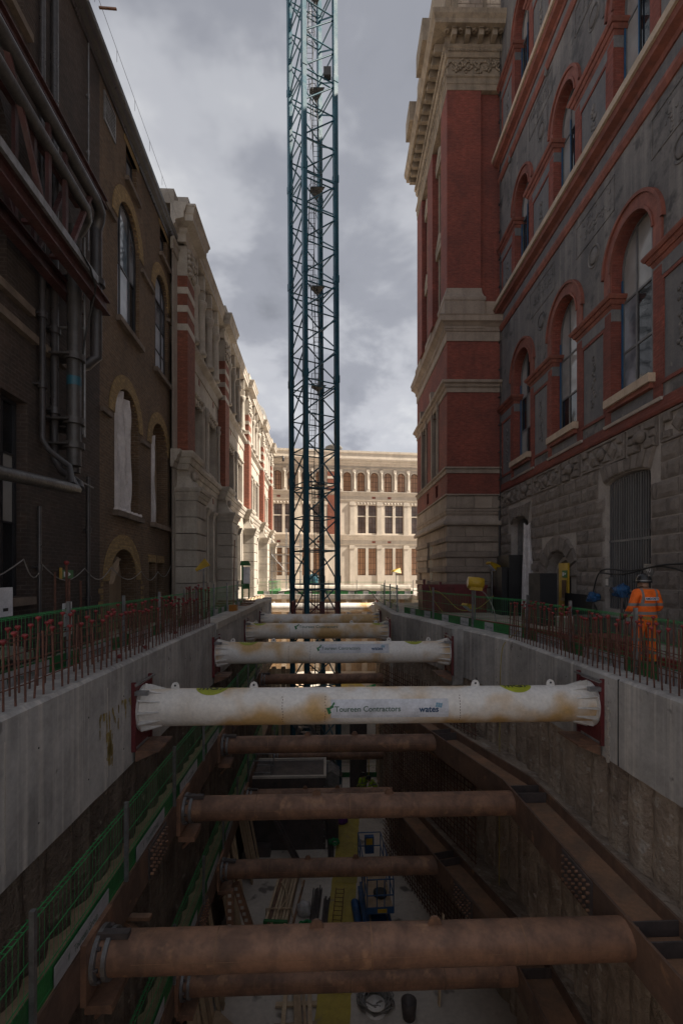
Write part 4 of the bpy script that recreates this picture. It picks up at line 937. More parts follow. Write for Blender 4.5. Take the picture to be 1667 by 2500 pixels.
# cornices wrap the corner with mitres
for nm, prof, mt in (
    ('main_string_cornice', [(-.2,14.15),(.05,14.15),(.05,14.62),(.12,14.66),(.12,14.85),(.30,15.0),(.42,15.05),(.46,15.3),(.5,15.34),(-.2,15.36)], 'stone_tan'),
    ('dentil_string_course', [(-.2,11.45),(.05,11.45),(.05,11.68),(.14,11.72),(.16,11.85),(.30,11.9),(.32,12.02),(-.2,12.06)], 'stone_tan'),
    ('plain_string_course', [(-.2,7.18),(.06,7.18),(.06,7.38),(.14,7.42),(.14,7.5),(-.2,7.52)], 'stone_tan'),
    ('base_capping', [(-.2,6.0),(.1,6.0),(.1,6.08),(-.2,6.12)], 'stone_tan'),
    ('plinth_roll', [(-.2,4.42),(.22,4.42),(.26,4.5),(.22,4.62),(.14,4.72),(.08,4.8),(.0,4.95),(.06,5.05),(.06,5.12),(.1,5.2),(.1,5.3),(-.2,5.32)], 'stone_tan'),
    ('architrave', [(-.6,27.4),(.02,27.4),(.02,27.7),(.05,27.72),(.05,28.0),(.12,28.05),(.12,28.15),(-.6,28.2)], 'stone_buff'),
    ('frieze', [(-.6,28.2),(-.02,28.2),(-.02,29.1),(-.6,29.1)], 'stone_buff'),
    ('bed_moulding', [(-.6,29.1),(.05,29.1),(.12,29.25),(.12,29.4),(.22,29.5),(.22,29.62),(-.6,29.65)], 'stone_buff'),
    ('top_cornice', [(-.6,30.1),(.78,30.1),(.80,30.3),(.92,30.45),(.95,30.68),(-.6,30.7)], 'stone_buff')):
    MB().sweep(pth, prof, 1).build(nm, M[mt], RT)
MB().sweep(pth, [(-.6,29.65),(.12,29.65),(.12,30.1),(-.6,30.1)], 1).build('cornice_soffit_wall', M['stone_buff'], RT)
mo = MB(); mo.prism([(-.12,29.68),(.12,29.68),(.12,30.09),(-.12,30.09)], -.62, -.1); mo.add([(-.14,-.7,29.95),(.14,-.7,29.95),(.14,-.6,30.09),(-.14,-.6,30.09)], [(0,1,2,3)]); mom = None
for i in range(5):
    o = inst('modillion', mom, RT, (.25+i*.7,0,0)) if mom else mo.build('modillion', M['stone_buff'], RT, (.25+i*.7,0,0)); mom = o.data
for i in range(14): inst('modillion', mom, RT, (0,.35+i*.66,0), (0,0,R(-90)))
ro = MB(); ro.lathe((0,0,0),[(.01,0.),(.14,.0),(.16,-.05),(.08,-.09),(.06,-.05),(.01,-.05)],10); rom = None
for i in range(5):
    o = inst('soffit_rosette', rom, RT, (-.1+i*.7,-.42,30.09)) if rom else ro.build('soffit_rosette', M['stone_buff'], RT, (-.1+i*.7,-.42,30.09)); rom = o.data
de = MB()
for i in range(26): de.box(.02+i*.13,.09+i*.13,-.2,-.1,29.3,29.42)
for i in range(70): de.box(-.2,-.1,.02+i*.13,.09+i*.13,29.3,29.42)
for i in range(40): de.box(.02+i*.085,.06+i*.085,-.15,-.05,11.74,11.82)
de.build('dentils', M['stone_buff'], RT)
# carved scrollwork of the frieze
def scroll(mb, cx, cz, r, y, flip=1):
    pts = []
    for k in range(26):
        t = k/25*4.6*math.pi/2; rr = r*(1-.78*k/25); pts.append((cx+flip*rr*math.cos(t), y-.02*math.sin(k), cz+rr*math.sin(t)))
    mb.path(pts, [.045*(1-.5*k/25) for k in range(26)], 5)
for i in range(4):
    mb = MB(); scroll(mb, .35+i*.82, 28.63, .33, -.02, 1 if i % 2 else -1); scroll(mb, .72+i*.82, 28.72, .2, -.02, -1 if i % 2 else 1)
    rr = random.Random(i)
    for k in range(14): mb.lathe((.1+i*.82+rr.uniform(0,.8),-.0,28.3+rr.uniform(0,.7)),[(.01,0.),(.07,.0),(.07,.05),(.01,.08)],6,'y')
    mb.build('carved_scroll', M['stone_buff'], RT)
for i in range(11):
    mb = MB(sidex); scroll(mb, .35+i*.82, 28.63, .33, -.02, 1 if i % 2 else -1); mb.build('carved_scroll', M['stone_buff'], RT)
# attic above the cornice: ashlar blocks
bm2 = None; rr = random.Random(4)
for r in range(10):
    x = .55-(.25 if r % 2 else 0)
    while x < 3.6:
        x0, x1 = max(x,.5), x+.52
        t = MB(); t.bevbox(-.25,.25,.0,.2,0,.48,.012) if bm2 is None else None
        if bm2 is None: o = t.build('ashlar_block', M['stone_tan'], RT, ((x0+x1)/2,.35,30.9+r*.5)); bm2 = o.data
        else: o = inst('ashlar_block', bm2, RT, ((x0+x1)/2,.35,30.9+r*.5))
        o.scale = ((x1-x0-.012)/.5,1,1); x = x1
MB().box(.35,.62,.12,.9,30.7,37).build('attic_pilaster', M['stone_buff'], RT); MB().box(2.0,2.2,.28,.9,30.7,37).build('attic_pilaster', M['stone_buff'], RT)
MB().box(.0,.5,.5,LN,30.7,37).build('attic_wall', M['stone_buff'], RT)
for a, b in ((.6,2.6),(5.2,6.8)): MB(sidex).box(a, b, -1.2, .4, 30.7, 31.9).build('attic_block', M['stone_buff'], RT)
# tan stone base: plain courses of ashlar between ribbed bands
courses = [(5.34,5.98),(3.84,4.40),(3.06,3.53),(2.27,2.72),(1.45,1.93),(.55,1.13),(0,.53)]; bands = [(3.55,3.82),(2.74,3.04),(1.95,2.25),(1.15,1.43)]
MB().box(.06,3.4,.06,LN,-.3,6.0).build('base_core', M['stone_tan'], RT)
door = (4.2,5.5,3.5)
ab = None
for ci, (z0, z1) in enumerate(courses):
    for wall in (0, 1):
        L_ = 3.3 if wall == 0 else LN; x = 0.0 if ci % 2 else -.45
        while x < L_:
            a, b = max(x, 0.0), min(x+.95, L_); x += .95
            if b-a < .1: continue
            if wall == 1 and z1 <= 3.6 and not (b <= 4.1 or a >= 5.0): continue
            if wall == 1 and z1 <= 2.3 and 5.6 < (a+b)/2 < 7.8: continue
            if wall == 1: a = max(a, .0)
            if ab is None:
                t = MB(); t.bevbox(-.5,.5,-.01,.08,0,1,.012); o = t.build('ashlar_block', M['stone_tan'], RT); ab = o.data
            else: o = inst('ashlar_block', ab, RT)
            o.scale = (b-a-.012, 1, z1-z0-.012)
            if wall == 0: o.location = ((a+b)/2, -.02, z0)
            else: o.location = (-.02, (a+b)/2, z0); o.rotation_euler = (0,0,R(-90))
for z0, z1 in bands:
    for path in (([(0,4.1),(0,0),(3.4,0)]), ([(0,LN),(0,5.05)])):
        mb = MB(); mb.sweep(path, [(-.1,z0),(.09,z0),(.11,z0+.03),(.11,z1-.03),(.09,z1),(-.1,z1)], 1)
        if len(path) == 3:
            for i in range(42): mb.box(-.1+i*.083,-.06+i*.083,-.128,-.108,z0+.04,z1-.04)
            for i in range(50): mb.box(-.128,-.108,.0+i*.083,.04+i*.083,z0+.04,z1-.04)
        mb.build('ribbed_band', M['stone_tan'], RT)
MB(sidex).box(4.15,5.0,.05,.07,-.1,3.6).build('side_door', M['frame_dark'], RT)
mb = MB(); mb.path([(2.75,-.16,.2),(2.75,-.16,30)], .022, 6)
for i in range(20): mb.box(2.71,2.79,-.2,-.0,1+i*1.45,1.06+i*1.45)
mb.build('lightning_conductor', M['pipe_black'], RT)
MB().box(2.7,2.95,-.2,-.0,5.75,5.95).build('junction_box', M['pipe_black'], RT)

# ---------------------------------------------------------------- trench: capping beams with starter bars
from mathutils import noise as mnoise
CL = thing('concrete_capping_beam', 'deep grey concrete capping beam along the left edge of the trench', 'wall', (0,0,0), TA)
def rough_beam(mb, path, zt, zb, w):
    """board-marked beam: path [(x,y)], back offset w to the right of travel; edges slightly ragged"""
    P = []; n = len(path)
    seg = []
    for i in range(n-1):
        a, b = Vector(path[i]), Vector(path[i+1]); k = max(2, int((b-a).length/.35))
        for j in range(k): seg.append((tuple(a.lerp(b, j/k)), zt[i]+(zt[i+1]-zt[i])*j/k, zb[i]+(zb[i+1]-zb[i])*j/k, i))
    seg.append((path[-1], zt[-1], zb[-1], n-2))
    offs = off([s_[0] for s_ in seg], w); vs = []
    for (p, a, b, i), q in zip(seg, offs):
        c = mnoise.noise((p[0]*3, p[1]*3, 1)); d = mnoise.noise((p[0]*4, p[1]*4, 7))
        vs += [(p[0],p[1],b+.02*d),(p[0],p[1],a-.045+.01*c),(p[0]+(q[0]-p[0])*.05/abs(w),p[1]+(q[1]-p[1])*.05/abs(w),a+.012*c),(q[0],q[1],a),(q[0],q[1],b)]
    m = len(seg); mb.add(vs, [(i*5+j, i*5+(j+1)%5, (i+1)*5+(j+1)%5, (i+1)*5+j) for i in range(m-1) for j in range(5)]+[(0,1,2,3,4),tuple((m-1)*5+j for j in (4,3,2,1,0))])
    return mb
ZL, ZLB = .24, -1.72
mb = MB(); rough_beam(mb, [(SL,-4),(SL,16.2)], [ZL,ZL], [ZLB,ZLB], -.85); mb.build('beam_section', M['concrete'], CL)
mb = MB(); rough_beam(mb, [(SL+.02,16.22),(SL+.02,33)], [ZL-.03,ZL-.03], [ZLB+.1,ZLB+.1], -.85); mb.build('beam_section', M['concrete'], CL)
MB().box(SL-.32,SL+.06,16.3,33,ZL-.24,ZL-.029+.02).build('rough_edge', M['concrete_pale'], CL)
CR = thing('concrete_capping_beam', 'grey concrete capping beam along the kinked right edge of the trench', 'wall', (0,0,0))
ZR = [-.09,-.07,.03,.03]
mb = MB(); rough_beam(mb, [RW[0],P1], ZR[:2], [-1.7,-1.7], .8); mb.build('beam_section', M['concrete'], CR)
mb = MB(); rough_beam(mb, [(P1[0]-.004,P1[1]+.01),P2], [ZR[1],ZR[2]], [-1.7,-1.68], .8); mb.build('beam_section', M['concrete'], CR)
mb = MB(); rough_beam(mb, [(P2[0]-.003,P2[1]+.01),P3], [ZR[2],ZR[2]], [-1.7,-1.7], .8); mb.build('beam_section', M['concrete'], CR)
MB().box(P2[0]-.06,P2[0]+.42,P2[1]-.05,P2[1]+.55,-11,-1.69).build('corner_column', M['concrete_pale'], CR)
d_ = Vector((P2[0]-P1[0],P2[1]-P1[1])).normalized(); n_ = Vector((-d_.y,d_.x))
bx = Vector(P1)+d_*2.55
mb = MB(); A = [bx, bx+d_*.75, bx+d_*.75+n_*.42, bx+n_*.42]
mb.add([(p.x,p.y,-1.95) for p in A]+[(p.x,p.y,-.02) for p in A], [(0,1,2,3),(4,5,6,7)]+[(i,(i+1)%4,4+(i+1)%4,4+i) for i in range(4)]); mb.build('thrust_block', M['concrete'], CR)
th = MB(); th.tube((-.004,0,0),(.004,0,0),.014,8); thm = None
def tie_holes(parent, path, zs, step):
    global thm
    for a, b in zip(path[:-1], path[1:]):
        a, b = Vector(a), Vector(b); L_ = (b-a).length; an = math.atan2((b-a).y, (b-a).x)-math.pi/2
        k = int(L_/step)
        for i in range(k):
            p = a.lerp(b, (i+.5)/k)
            for z in zs:
                o = inst('tie_hole', thm, parent) if thm else th.build('tie_hole', M['ink'], parent)
                thm = o.data; o.location = (p.x, p.y, z); o.rotation_euler = (0,0,an)
            if i % 2: MB().box(-.004,.004,-.012,.012,zs[0]-.25,zs[-1]+.3).build('formwork_joint', M['concrete_pale'], parent, (p.x+(b-a).x/k*.5, p.y+(b-a).y/k*.5, 0))
tie_holes(CL, [(SL,3),(SL,16)], (-1.3,-.35), 1.2); tie_holes(CR, [tuple(T(SR,6).xy),P1,P2], (-1.3,-.45), 1.2)
# vertical joint and spall on the right face
j = T(SR-.004,8.75); mb = MB(); mb.box(j.x-.012,j.x+.02,j.y-.012,j.y+.012,-1.7,-.1); mb.build('joint', M['ink'], CR)
mb = MB(); r_ = random.Random(2); 
for k in range(26):
    p = T(SR-.02, 9.05+r_.uniform(-.03,.06)); z = -.72-1.05*k/26
    mb.box(p.x-.012,p.x+.03,p.y-r_.uniform(.01,.05),p.y+r_.uniform(.01,.06),z-.03,z+.03)
mb.build('spalled_strip', M['concrete_pale'], CR)

bar = MB(); bar.path([(0,0,0),(0,0,1)], .0135, 6)
barm = capm_ = None
def starter(parent, loc, h, capped=True, tilt=.03):
    global barm, capm_
    rx, ry = rnd.gauss(0,tilt), rnd.gauss(0,tilt)
    if barm is None: o = bar.build('starter_bar', M['rebar'], parent, loc); barm = o.data; o.rotation_euler = (rx,ry,0)
    else: o = inst('starter_bar', barm, parent, loc, (rx,ry,0))
    o.scale = (1,1,h)
    if capped:
        if capm_ is None:
            c = MB(); c.lathe((0,0,0), [(.014,-.05),(.017,-.025),(.038,-.01),(.039,.008),(.025,.022),(.001,.026)], 9); k = c.build('safety_cap', M['red_cap'], o, (0,0,1)); capm_ = k.data
        else: k = inst('safety_cap', capm_, o, (0,0,1))
        k.scale = (1,1,1/h)
for i in range(53):
    t = 5.4+i*.205
    starter(CL, (SL-.14, t+rnd.uniform(-.03,.03), ZL-.02), .9+rnd.uniform(-.06,.05) + (.25 if t > 14.6 else 0), rnd.random() < .9)
    starter(CL, (SL-.52, t+.09+rnd.uniform(-.03,.03), ZL-.02), .95+rnd.uniform(-.05,.08) + (.25 if t > 14.6 else 0), rnd.random() < .85)
for z in (.42, .72, .95):
    for s in (-.155, -.505): MB().path([(SL+s, 5.1+k*1.1, ZL-.18+z+rnd.uniform(-.02,.02)) for k in range(11)], .009, 5).build('tie_bar', M['rebar'], CL)
for i in range(44):
    t = 6.3+i*.19; p = T(SR+.16, t); q = T(SR+.55, t+.08)
    starter(CR, (p.x, p.y, -.12), 1.08+rnd.uniform(-.07,.05), rnd.random() < .85, .035)
    starter(CR, (q.x, q.y, -.12), 1.12+rnd.uniform(-.07,.08), rnd.random() < .85, .035)
for z in (.3, .62):
    for s in (.175, .53): MB().path([tuple(T(SR+s, 6.0+k*.95, -.12+z+rnd.uniform(-.03,.03))) for k in range(10)], .009, 5).build('tie_bar', M['rebar'], CR)
for (s, t) in ((-.3,9.4),(-.25,10.6),(-.4,13.2)):
    p = T(SL+s, t, ZL+.03); mb = MB(); mb.lathe((0,0,0), [(.045,-.02),(.05,.01),(.02,.03),(.02,.09),(.001,.09)], 9)
    o = mb.build('safety_cap', M['red_cap']); o.location = p; o.rotation_euler = (1.3,.4,t); tag(o, 'loose red safety cap lying on the left concrete beam, %s' % {9.4:'nearest the camera',10.6:'the middle one of three',13.2:'farthest of three'}[t], 'cap', 'loose safety caps')

# ---------------------------------------------------------------- piled walls under the beams
def pile_mesh(seed, r=.46, h=9.6):
    mb = MB(); n, m = 14, 44; vs = []
    for j in range(m+1):
        for i in range(n):
            a = 2*math.pi*i/n; z = h*j/m
            d = .055*mnoise.noise((math.cos(a)*1.4+seed*9, math.sin(a)*1.4, z*.55))+.035*mnoise.noise((math.cos(a)*3+seed*5, math.sin(a)*3, z*2.3))+.025*mnoise.noise((math.cos(a)*8, math.sin(a)*8+seed, z*7))
            vs.append((math.cos(a)*(r+d), math.sin(a)*(r+d), z))
    mb.add(vs, [(j*n+i, j*n+(i+1)%n, (j+1)*n+(i+1)%n, (j+1)*n+i) for j in range(m) for i in range(n)], True); return mb
PWL = thing('piled_wall', 'dark muddy row of bored piles under the left concrete beam', 'wall', (0,0,-11.2), TA)
PWR = thing('piled_wall', 'rough brown row of bored piles under the right concrete beam', 'wall', (0,0,-11.2))
pms = [None]*5
def pile(parent, x, y):
    k = rnd.randrange(5)
    if pms[k] is None: o = pile_mesh(k+1).build('pile', M['mud'], parent, (x,y,0)); pms[k] = o.data
    else: o = inst('pile', pms[k], parent, (x,y,0))
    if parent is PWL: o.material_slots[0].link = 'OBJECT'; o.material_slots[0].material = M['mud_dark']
    o.rotation_euler = (0,0,rnd.uniform(0,6.28)); o.scale = (1,1,1+rnd.uniform(0,.01))
for i in range(60): pile(PWL, SL-.56, -4+i*.62)
pr = off(RW, .50)
for a, b in zip(pr[:-1], pr[1:]):
    a, b = Vector(a), Vector(b); k = max(1, int((b-a).length/.61))
    for i in range(k): p = a.lerp(b, i/k); pile(PWR, p.x, p.y)

# ---------------------------------------------------------------- walers
def waler(name, label, path, zc, w, sgn, stiff, splices, notes=()):
    """H section lying on its side: two vertical flanges, a web that makes a trough on top"""
    root = thing(name, label, 'beam', (path[0][0], path[0][1], zc)); o0 = Vector(path[0]); loc = [(p[0]-o0.x, p[1]-o0.y) for p in path]
    h = .33; P = lambda o: off(loc, o*sgn) if o else loc
    for nm, a, b in (('front_flange',0,.045),('back_flange',w-.045,w)):
        MB().sweep(loc, [(a,-h),(b,-h),(b,h),(a,h)], sgn).build(nm, M['waler'], root)
    MB().sweep(loc, [(.045,.06),(w-.045,.06),(w-.045,.09),(.045,.09)], sgn).build('web', M['rust_bright'], root)
    for y in stiff:
        for a, b in zip(path[:-1], path[1:]):
            if a[1] <= y < b[1]:
                d = Vector((b[0]-a[0], b[1]-a[1])).normalized(); u = (y-a[1])/(b[1]-a[1]); p = Vector((a[0]+(b[0]-a[0])*u-o0.x, y-o0.y)); nn = Vector((d.y,-d.x))*sgn
                for e in (-.2, .2):
                    q = p+d*e; MB().beam((q.x+nn.x*.05,q.y+nn.y*.05,.21),(q.x+nn.x*(w-.05),q.y+nn.y*(w-.05),.21),.025,.23).build('stiffener', M['dark_steel'], root)
    for y in splices:
        for a, b in zip(path[:-1], path[1:]):
            if a[1] <= y < b[1]:
                d = Vector((b[0]-a[0], b[1]-a[1])).normalized(); u = (y-a[1])/(b[1]-a[1]); p = Vector((a[0]+(b[0]-a[0])*u-o0.x, y-o0.y)); nn = Vector((d.y,-d.x))*sgn
                mb = MB(); e = d*.5; mb.beam((p.x-e.x-nn.x*.012,p.y-e.y-nn.y*.012,0),(p.x+e.x-nn.x*.012,p.y+e.y-nn.y*.012,0),.022,.6); pl = mb.build('splice_plate', M['dark_steel'], root)
                bm_ = None
                for i in range(8):
                    for k in range(4):
                        q = p+d*(-.42+.12*i); z = -.22+.145*k
                        if bm_ is None: mb = MB(); mb.tube((-nn.x*.02,-nn.y*.02,0),(-nn.x*.075,-nn.y*.075,0),.026,6); bo_ = mb.build('bolt', M['rust'], pl); bm_ = bo_.data
                        else: bo_ = inst('bolt', bm_, pl)
                        bo_.location = (q.x,q.y,z)
    return root
WR = [(4.48,2.0),(4.03,12.1),(3.07,15.3),(2.15,18.4)]
ZU, ZD = -3.62, -7.55
wu = waler('steel_waler', 'rusty upper steel waling beam kinking along the right trench wall', WR, ZU, .8, 1, (6.95,11.55,15.7), (8.6,))
wd = waler('steel_waler', 'rusty lower steel waling beam kinking along the right trench wall', WR, ZD, .8, 1, (11.3,15.5), (13.9,))
for root, z in ((wu, ZU), (wd, ZD)):
    mb = MB(); pth2 = [(x-WR[0][0], y-WR[0][1]) for x, y in off(WR, .82)]
    rough = []
    for a, b in zip(pth2[:-1], pth2[1:]):
        for k in range(14): rough.append((a[0]+(b[0]-a[0])*k/14+rnd.uniform(-.02,.02), a[1]+(b[1]-a[1])*k/14))
    rough.append(pth2[-1])
    mb.sweep(rough, [(-.02,-.1),(.9,-.1),(.9,.16),(.2,.27),(.06,.30),(-.02,.29)], 1); mb.build('concrete_packing', M['mud'], root)
lp = [(T(-3.3,1).x,T(-3.3,1).y),(T(-3.3,33).x,T(-3.3,33).y)]
wul = waler('steel_waler', 'rusty upper steel waling beam along the left trench wall under the green barriers', lp, ZU, .6, -1, (7,11.3,15.5,25), (9.6,18))
wdl = waler('steel_waler', 'rusty lower steel waling beam along the left trench wall under the green barriers', lp, ZD, .6, -1, (11.2,15.4,20.4), (13.2,))
mb = MB(); mb.beam((T(-3.62,1,ZU+.345)),(T(-3.62,33,ZU+.345)),.58,.03); mb.build('walkway_boards', M['timber'], None); o = bpy.data.objects['walkway_boards']; tag(o, 'dusty boarded walkway on the upper left waling beam', 'walkway')
mb = MB(); mb.beam((T(-3.62,1,ZD+.345)),(T(-3.62,33,ZD+.345)),.58,.03); o = mb.build('walkway_boards', M['timber'], None); tag(o, 'dusty boarded walkway on the lower left waling beam', 'walkway')
# brackets under the walers
for i, (x, y, z, lb) in enumerate(((4.5,10.2,ZU-.5,'small orange bracket under the upper right waling beam'),(3.0,16.2,ZU-.5,'small orange bracket under the far end of the upper right waling beam'),(-3.62,8.3,ZU-.55,'small orange bracket under the upper left waling beam'))):
    mb = MB(); mb.box(-.22,.35,-.06,.06,.1,.16); mb.beam((.3,0,-.25),(-.15,0,.1),.08,.05); o = mb.build('bracket', M['rust_bright']); o.location = (x,y,z); tag(o, lb, 'bracket', 'waler brackets')

# ---------------------------------------------------------------- rusty tubular struts
def rust_strut(label, s0, s1, t, z, r, lugs=(.4,.62)):
    A = T(s0, t, z); B = T(s1, t, z); d = B-A; L_ = d.length
    root = thing('tubular_strut', label, 'strut', A, TA, 'rusty struts')
    mb = MB(); mb.tube((.1,0,0),(L_-.02,0,0),r,32); mb.build('tube', M['rust'], root)
    mb = MB(); mb.tube((.06,0,0),(.12,0,0),r*1.28,28); mb.tube((.2,0,0),(.26,0,0),r*1.16,28); mb.build('end_flange', M['galv'], root)
    mb = MB(); mb.box(-.02,.055,-.42,.42,-.42,.42); mb.box(-.02,.35,-.3,.3,-.62,-.5); mb.beam((.0,0,-.9),(.3,0,-.6),.1,.05); mb.build('seat_bracket', M['rust'], root)
    fm_ = None
    for a in range(0, 360, 45):
        if fm_ is None: mb = MB(); mb.tube((.03,0,0),(.17,0,0),.03,6); o = mb.build('bolt', M['dark_steel'], root); fm_ = o.data
        else: o = inst('bolt', fm_, root)
        o.location = (0,math.cos(R(a))*r*1.15,math.sin(R(a))*r*1.15)
    mb = MB(); mb.box(.05,.5,-.12,.0,r*.95,r*1.25); mb.build('clamp', M['dark_steel'], root)
    lg = MB(); P = [(-.12,-.03),(.12,-.03),(.07,.09),(.03,.12),(-.03,.12),(-.07,.09)]; lg.prism(P,-.018,.018); lm = None
    for u in lugs:
        o = inst('lifting_lug', lm, root, (L_*u,0,r)) if lm else lg.build('lifting_lug', M['rust'], root, (L_*u,0,r)); lm = o.data
    mb = MB(); mb.box(.6,L_-.4,-r*.985-.004,-r*.985+.012,.03,.036); mb.build('weld_seam', M['rust_bright'], root)
    for u in (.22,.5,.78): MB().tube((L_*u-.012,0,0),(L_*u+.012,0,0),r+.004,32,caps=False).build('weld_ring', M['rust_bright'], root)
    return root
rust_strut('nearest and thickest rusty tubular strut crossing low in the picture', -3.28, 4.66, 7.1, ZU, .285)
rust_strut('second upper rusty strut, below the nearest white strut', -3.28, 4.5, 11.4, ZU, .275)
rust_strut('third upper rusty strut, just under the nearest white strut', -3.28, 3.62, 15.6, ZU, .27)
rust_strut('far upper rusty strut seen between the first two white struts', -3.28, 3.1, 25.3, ZU, .27)
rust_strut('lower rusty strut at the bottom edge, just beneath the nearest one', -3.28, 4.5, 11.25, ZD, .275)
rust_strut('lower rusty strut above the blue lift and timber stack', -3.28, 3.66, 15.5, ZD, .275)
rust_strut('dusty lower rusty strut in front of the dark steel tank', -3.28, 2.95, 20.6, ZD, .27)
rust_strut('farthest lower rusty strut in front of the crane mast', -2.6, 3.1, 25.2, ZD, .27, (.5,))

# ---------------------------------------------------------------- white tubular struts
def on_tube(mb, pts, faces, r, x0, phi0, dr):
    """wrap flat (x, y) shapes on the tube; phi measured up from the side facing -y"""
    vs = []
    for x, y in pts:
        a = phi0 + y/r; vs.append((x0+x, -(r+dr)*math.cos(a), (r+dr)*math.sin(a)))
    mb.add(vs, faces); return mb
def grid_poly(w, h, nx, ny, ell=False):
    vs, fs = [], []
    for j in range(ny+1):
        for i in range(nx+1):
            x, y = 2*i/nx-1, 2*j/ny-1
            if ell: x, y = x*math.sqrt(1-y*y/2), y*math.sqrt(1-x*x/2)
            vs.append((x*w/2, y*h/2))
    fs = [(j*(nx+1)+i, j*(nx+1)+i+1, (j+1)*(nx+1)+i+1, (j+1)*(nx+1)+i) for j in range(ny) for i in range(nx)]
    return vs, fs
gus = MB(); gus.add([(0,-.013,.33),(.38,-.013,.345),(.38,-.013,.366),(0,-.013,.47),(0,.013,.33),(.38,.013,.345),(.38,.013,.366),(0,.013,.47)], [(0,1,2,3),(4,7,6,5),(0,4,5,1),(1,5,6,2),(2,6,7,3),(3,7,4,0)]); gusm = None
lug = MB(); lug.prism([(-.09,-.05),(.09,-.05),(.075,.05),(.05,.1),(0,.118),(-.05,.1),(-.075,.05)], -.018, .018); lugm = None
def white_strut(label, A, B, detail=2, sign=None, stickers=()):
    global gusm, lugm
    A, B = Vector(A), Vector(B); d = B-A; L_ = d.length; r = .36
    root = thing('white_tubular_strut', label, 'strut', A, math.degrees(math.atan2(d.y,d.x)), 'white struts')
    mb = MB(); n = 40; k = 24
    mb.path([(.10+(L_-.2)*i/k,0,0) for i in range(k+1)], r, n); mb.build('tube', M['white_paint'], root)
    for e, x, sg in ((0,0.0,1),(1,L_,-1)):
        mb = MB(); mb.tube((x+sg*.06,0,0),(x+sg*.10,0,0),.45,32); mb.build('end_flange', M['white_clean'], root)
        mb = MB(); mb.box(x+sg*.0, x+sg*.05, -.40,.40,-.66,.46)
        mb.box(x+sg*.0, x+sg*.075, -.46,-.405,-.72,.58); mb.box(x+sg*.0, x+sg*.075, .405,.46,-.72,.58); mb.build('end_plate', M['red_paint'], root)
        mb = MB(); mb.box(x+sg*.06, x+sg*.5,-.42,.42,-.74,-.71); mb.add([(x+sg*.06,-.42,-.745),(x+sg*.06,.42,-.745),(x+sg*.48,-.36,-.745),(x+sg*.48,.36,-.745),(x+sg*.06,-.42,-.92),(x+sg*.06,.42,-.92)],[(0,4,2),(1,5,3),(4,5,3,2)]); mb.build('seat_bracket', M['rust'], root)
        mb = MB(); mb.beam((x+sg*.1,-.5,.54),(x+sg*.1,.5,.54),.035,.04); mb.box(x+sg*.06,x+sg*.3,-.46,-.36,.34,.42); mb.build('tie_rod', M['galv'], root)
        for i in range(12):
            a = i*30
            if gusm is None: o = gus.build('gusset', M['white_clean'], root); gusm = o.data
            else: o = inst('gusset', gusm, root)
            o.location = (x+sg*.10,0,0); o.rotation_euler = (R(a),0,0); o.scale = (sg,1,1)
    for u in (.075,.245,.735,.905):
        o = inst('lifting_lug', lugm, root, (L_*u,0,r+.01)) if lugm else lug.build('lifting_lug', M['white_clean'], root, (L_*u,0,r+.01)); lugm = o.data
        h_ = MB(); h_.tube((0,-.021,.055),(0,.021,.055),.022,10); h_.build('lug_hole', M['ink'], o)
    for u in stickers:
        mb = MB(); on_tube(mb, *grid_poly(.62,.52,14,14,True), r, L_*u, R(92), .004); s_ = mb.build('sticker', M['lime'], root)
        v, f = text_geo('mGF', .26, .006); mb = MB(); on_tube(mb, v, f, r, L_*u, R(88), .008); mb.build('lettering', M['ink'], s_)
    mb = MB()
    for x in (.31, .4, .69): 
        for k in range(10): on_tube(mb, [(0,0),(.012,0),(.012,.03),(0,.03)], [(0,1,2,3)], r, L_*x+rnd.uniform(-.01,.01), R(40-k*9), .003)
    mb.build('scuff_marks', M['rebar'], root)
    if sign:
        x, w, h, phi, ts, vinyl = sign
        par = root
        if vinyl:
            mb = MB(); on_tube(mb, *grid_poly(w,h,20,6), r, x, R(phi), .006); par = mb.build('vinyl_sign', M['sign_white'], root)
        sc_ = w/2.3
        v, f = text_geo('Toureen Contractors', ts, .002); mb = MB(); on_tube(mb, v, f, r, x-w*(.19 if vinyl else -.08), R(phi-1), .012); mb.build('lettering', M['ink_grey'], par)
        lx = x-w*(.19 if vinyl else -.08)-ts*4.95*1.02
        mb = MB()
        for P in ([(-.06,.02),(-.02,-.09),(.03,-.06),(-.01,.03)], [(-.01,-.01),(.07,.03),(.06,.08),(-.0,.04)], [(.03,.05),(.09,.08),(.08,.12),(.05,.09)]): on_tube(mb, [(a*ts/.13,b*ts/.13) for a, b in P], [(0,1,2,3)], r, lx, R(phi), .012)
        mb.build('logo_mark', M['ink_green'], par)
        if vinyl:
            v, f = text_geo('wates', ts*1.12, .004); mb = MB(); on_tube(mb, v, f, r, x+w*.33, R(phi-3), .012); mb.build('lettering', M['ink_blue'], par)
            mb = MB()
            for i in range(3):
                for j in range(2): on_tube(mb, [(i*.042+j*.012,j*.042-i*.006),(i*.042+.038+j*.012,j*.042-i*.006-.004),(i*.042+.046+j*.012,j*.042+.036-i*.006),(i*.042+.008+j*.012,j*.042+.038-i*.006)], [(0,1,2,3)], r, x+w*.385, R(phi)+.07, .012)
            mb.build('logo_mark', M['ink_sky'], par)
    return root
WZ = -.77
white_strut('nearest white tubular strut with white vinyl sign and lime stickers', T(SL,9.65,WZ), T(SR,9.65,WZ), 2, (4.88,2.28,.36,4,.145,True), (.155,.825))
p2r = Vector(P1)+d_*2.9+n_*.42
white_strut('second white tubular strut with a pale vinyl sign', T(SL,16.2,WZ), (p2r.x, T(SL,16.2).y+.32, WZ), 2, (4.6,2.3,.33,30,.145,True), (.14,.84))
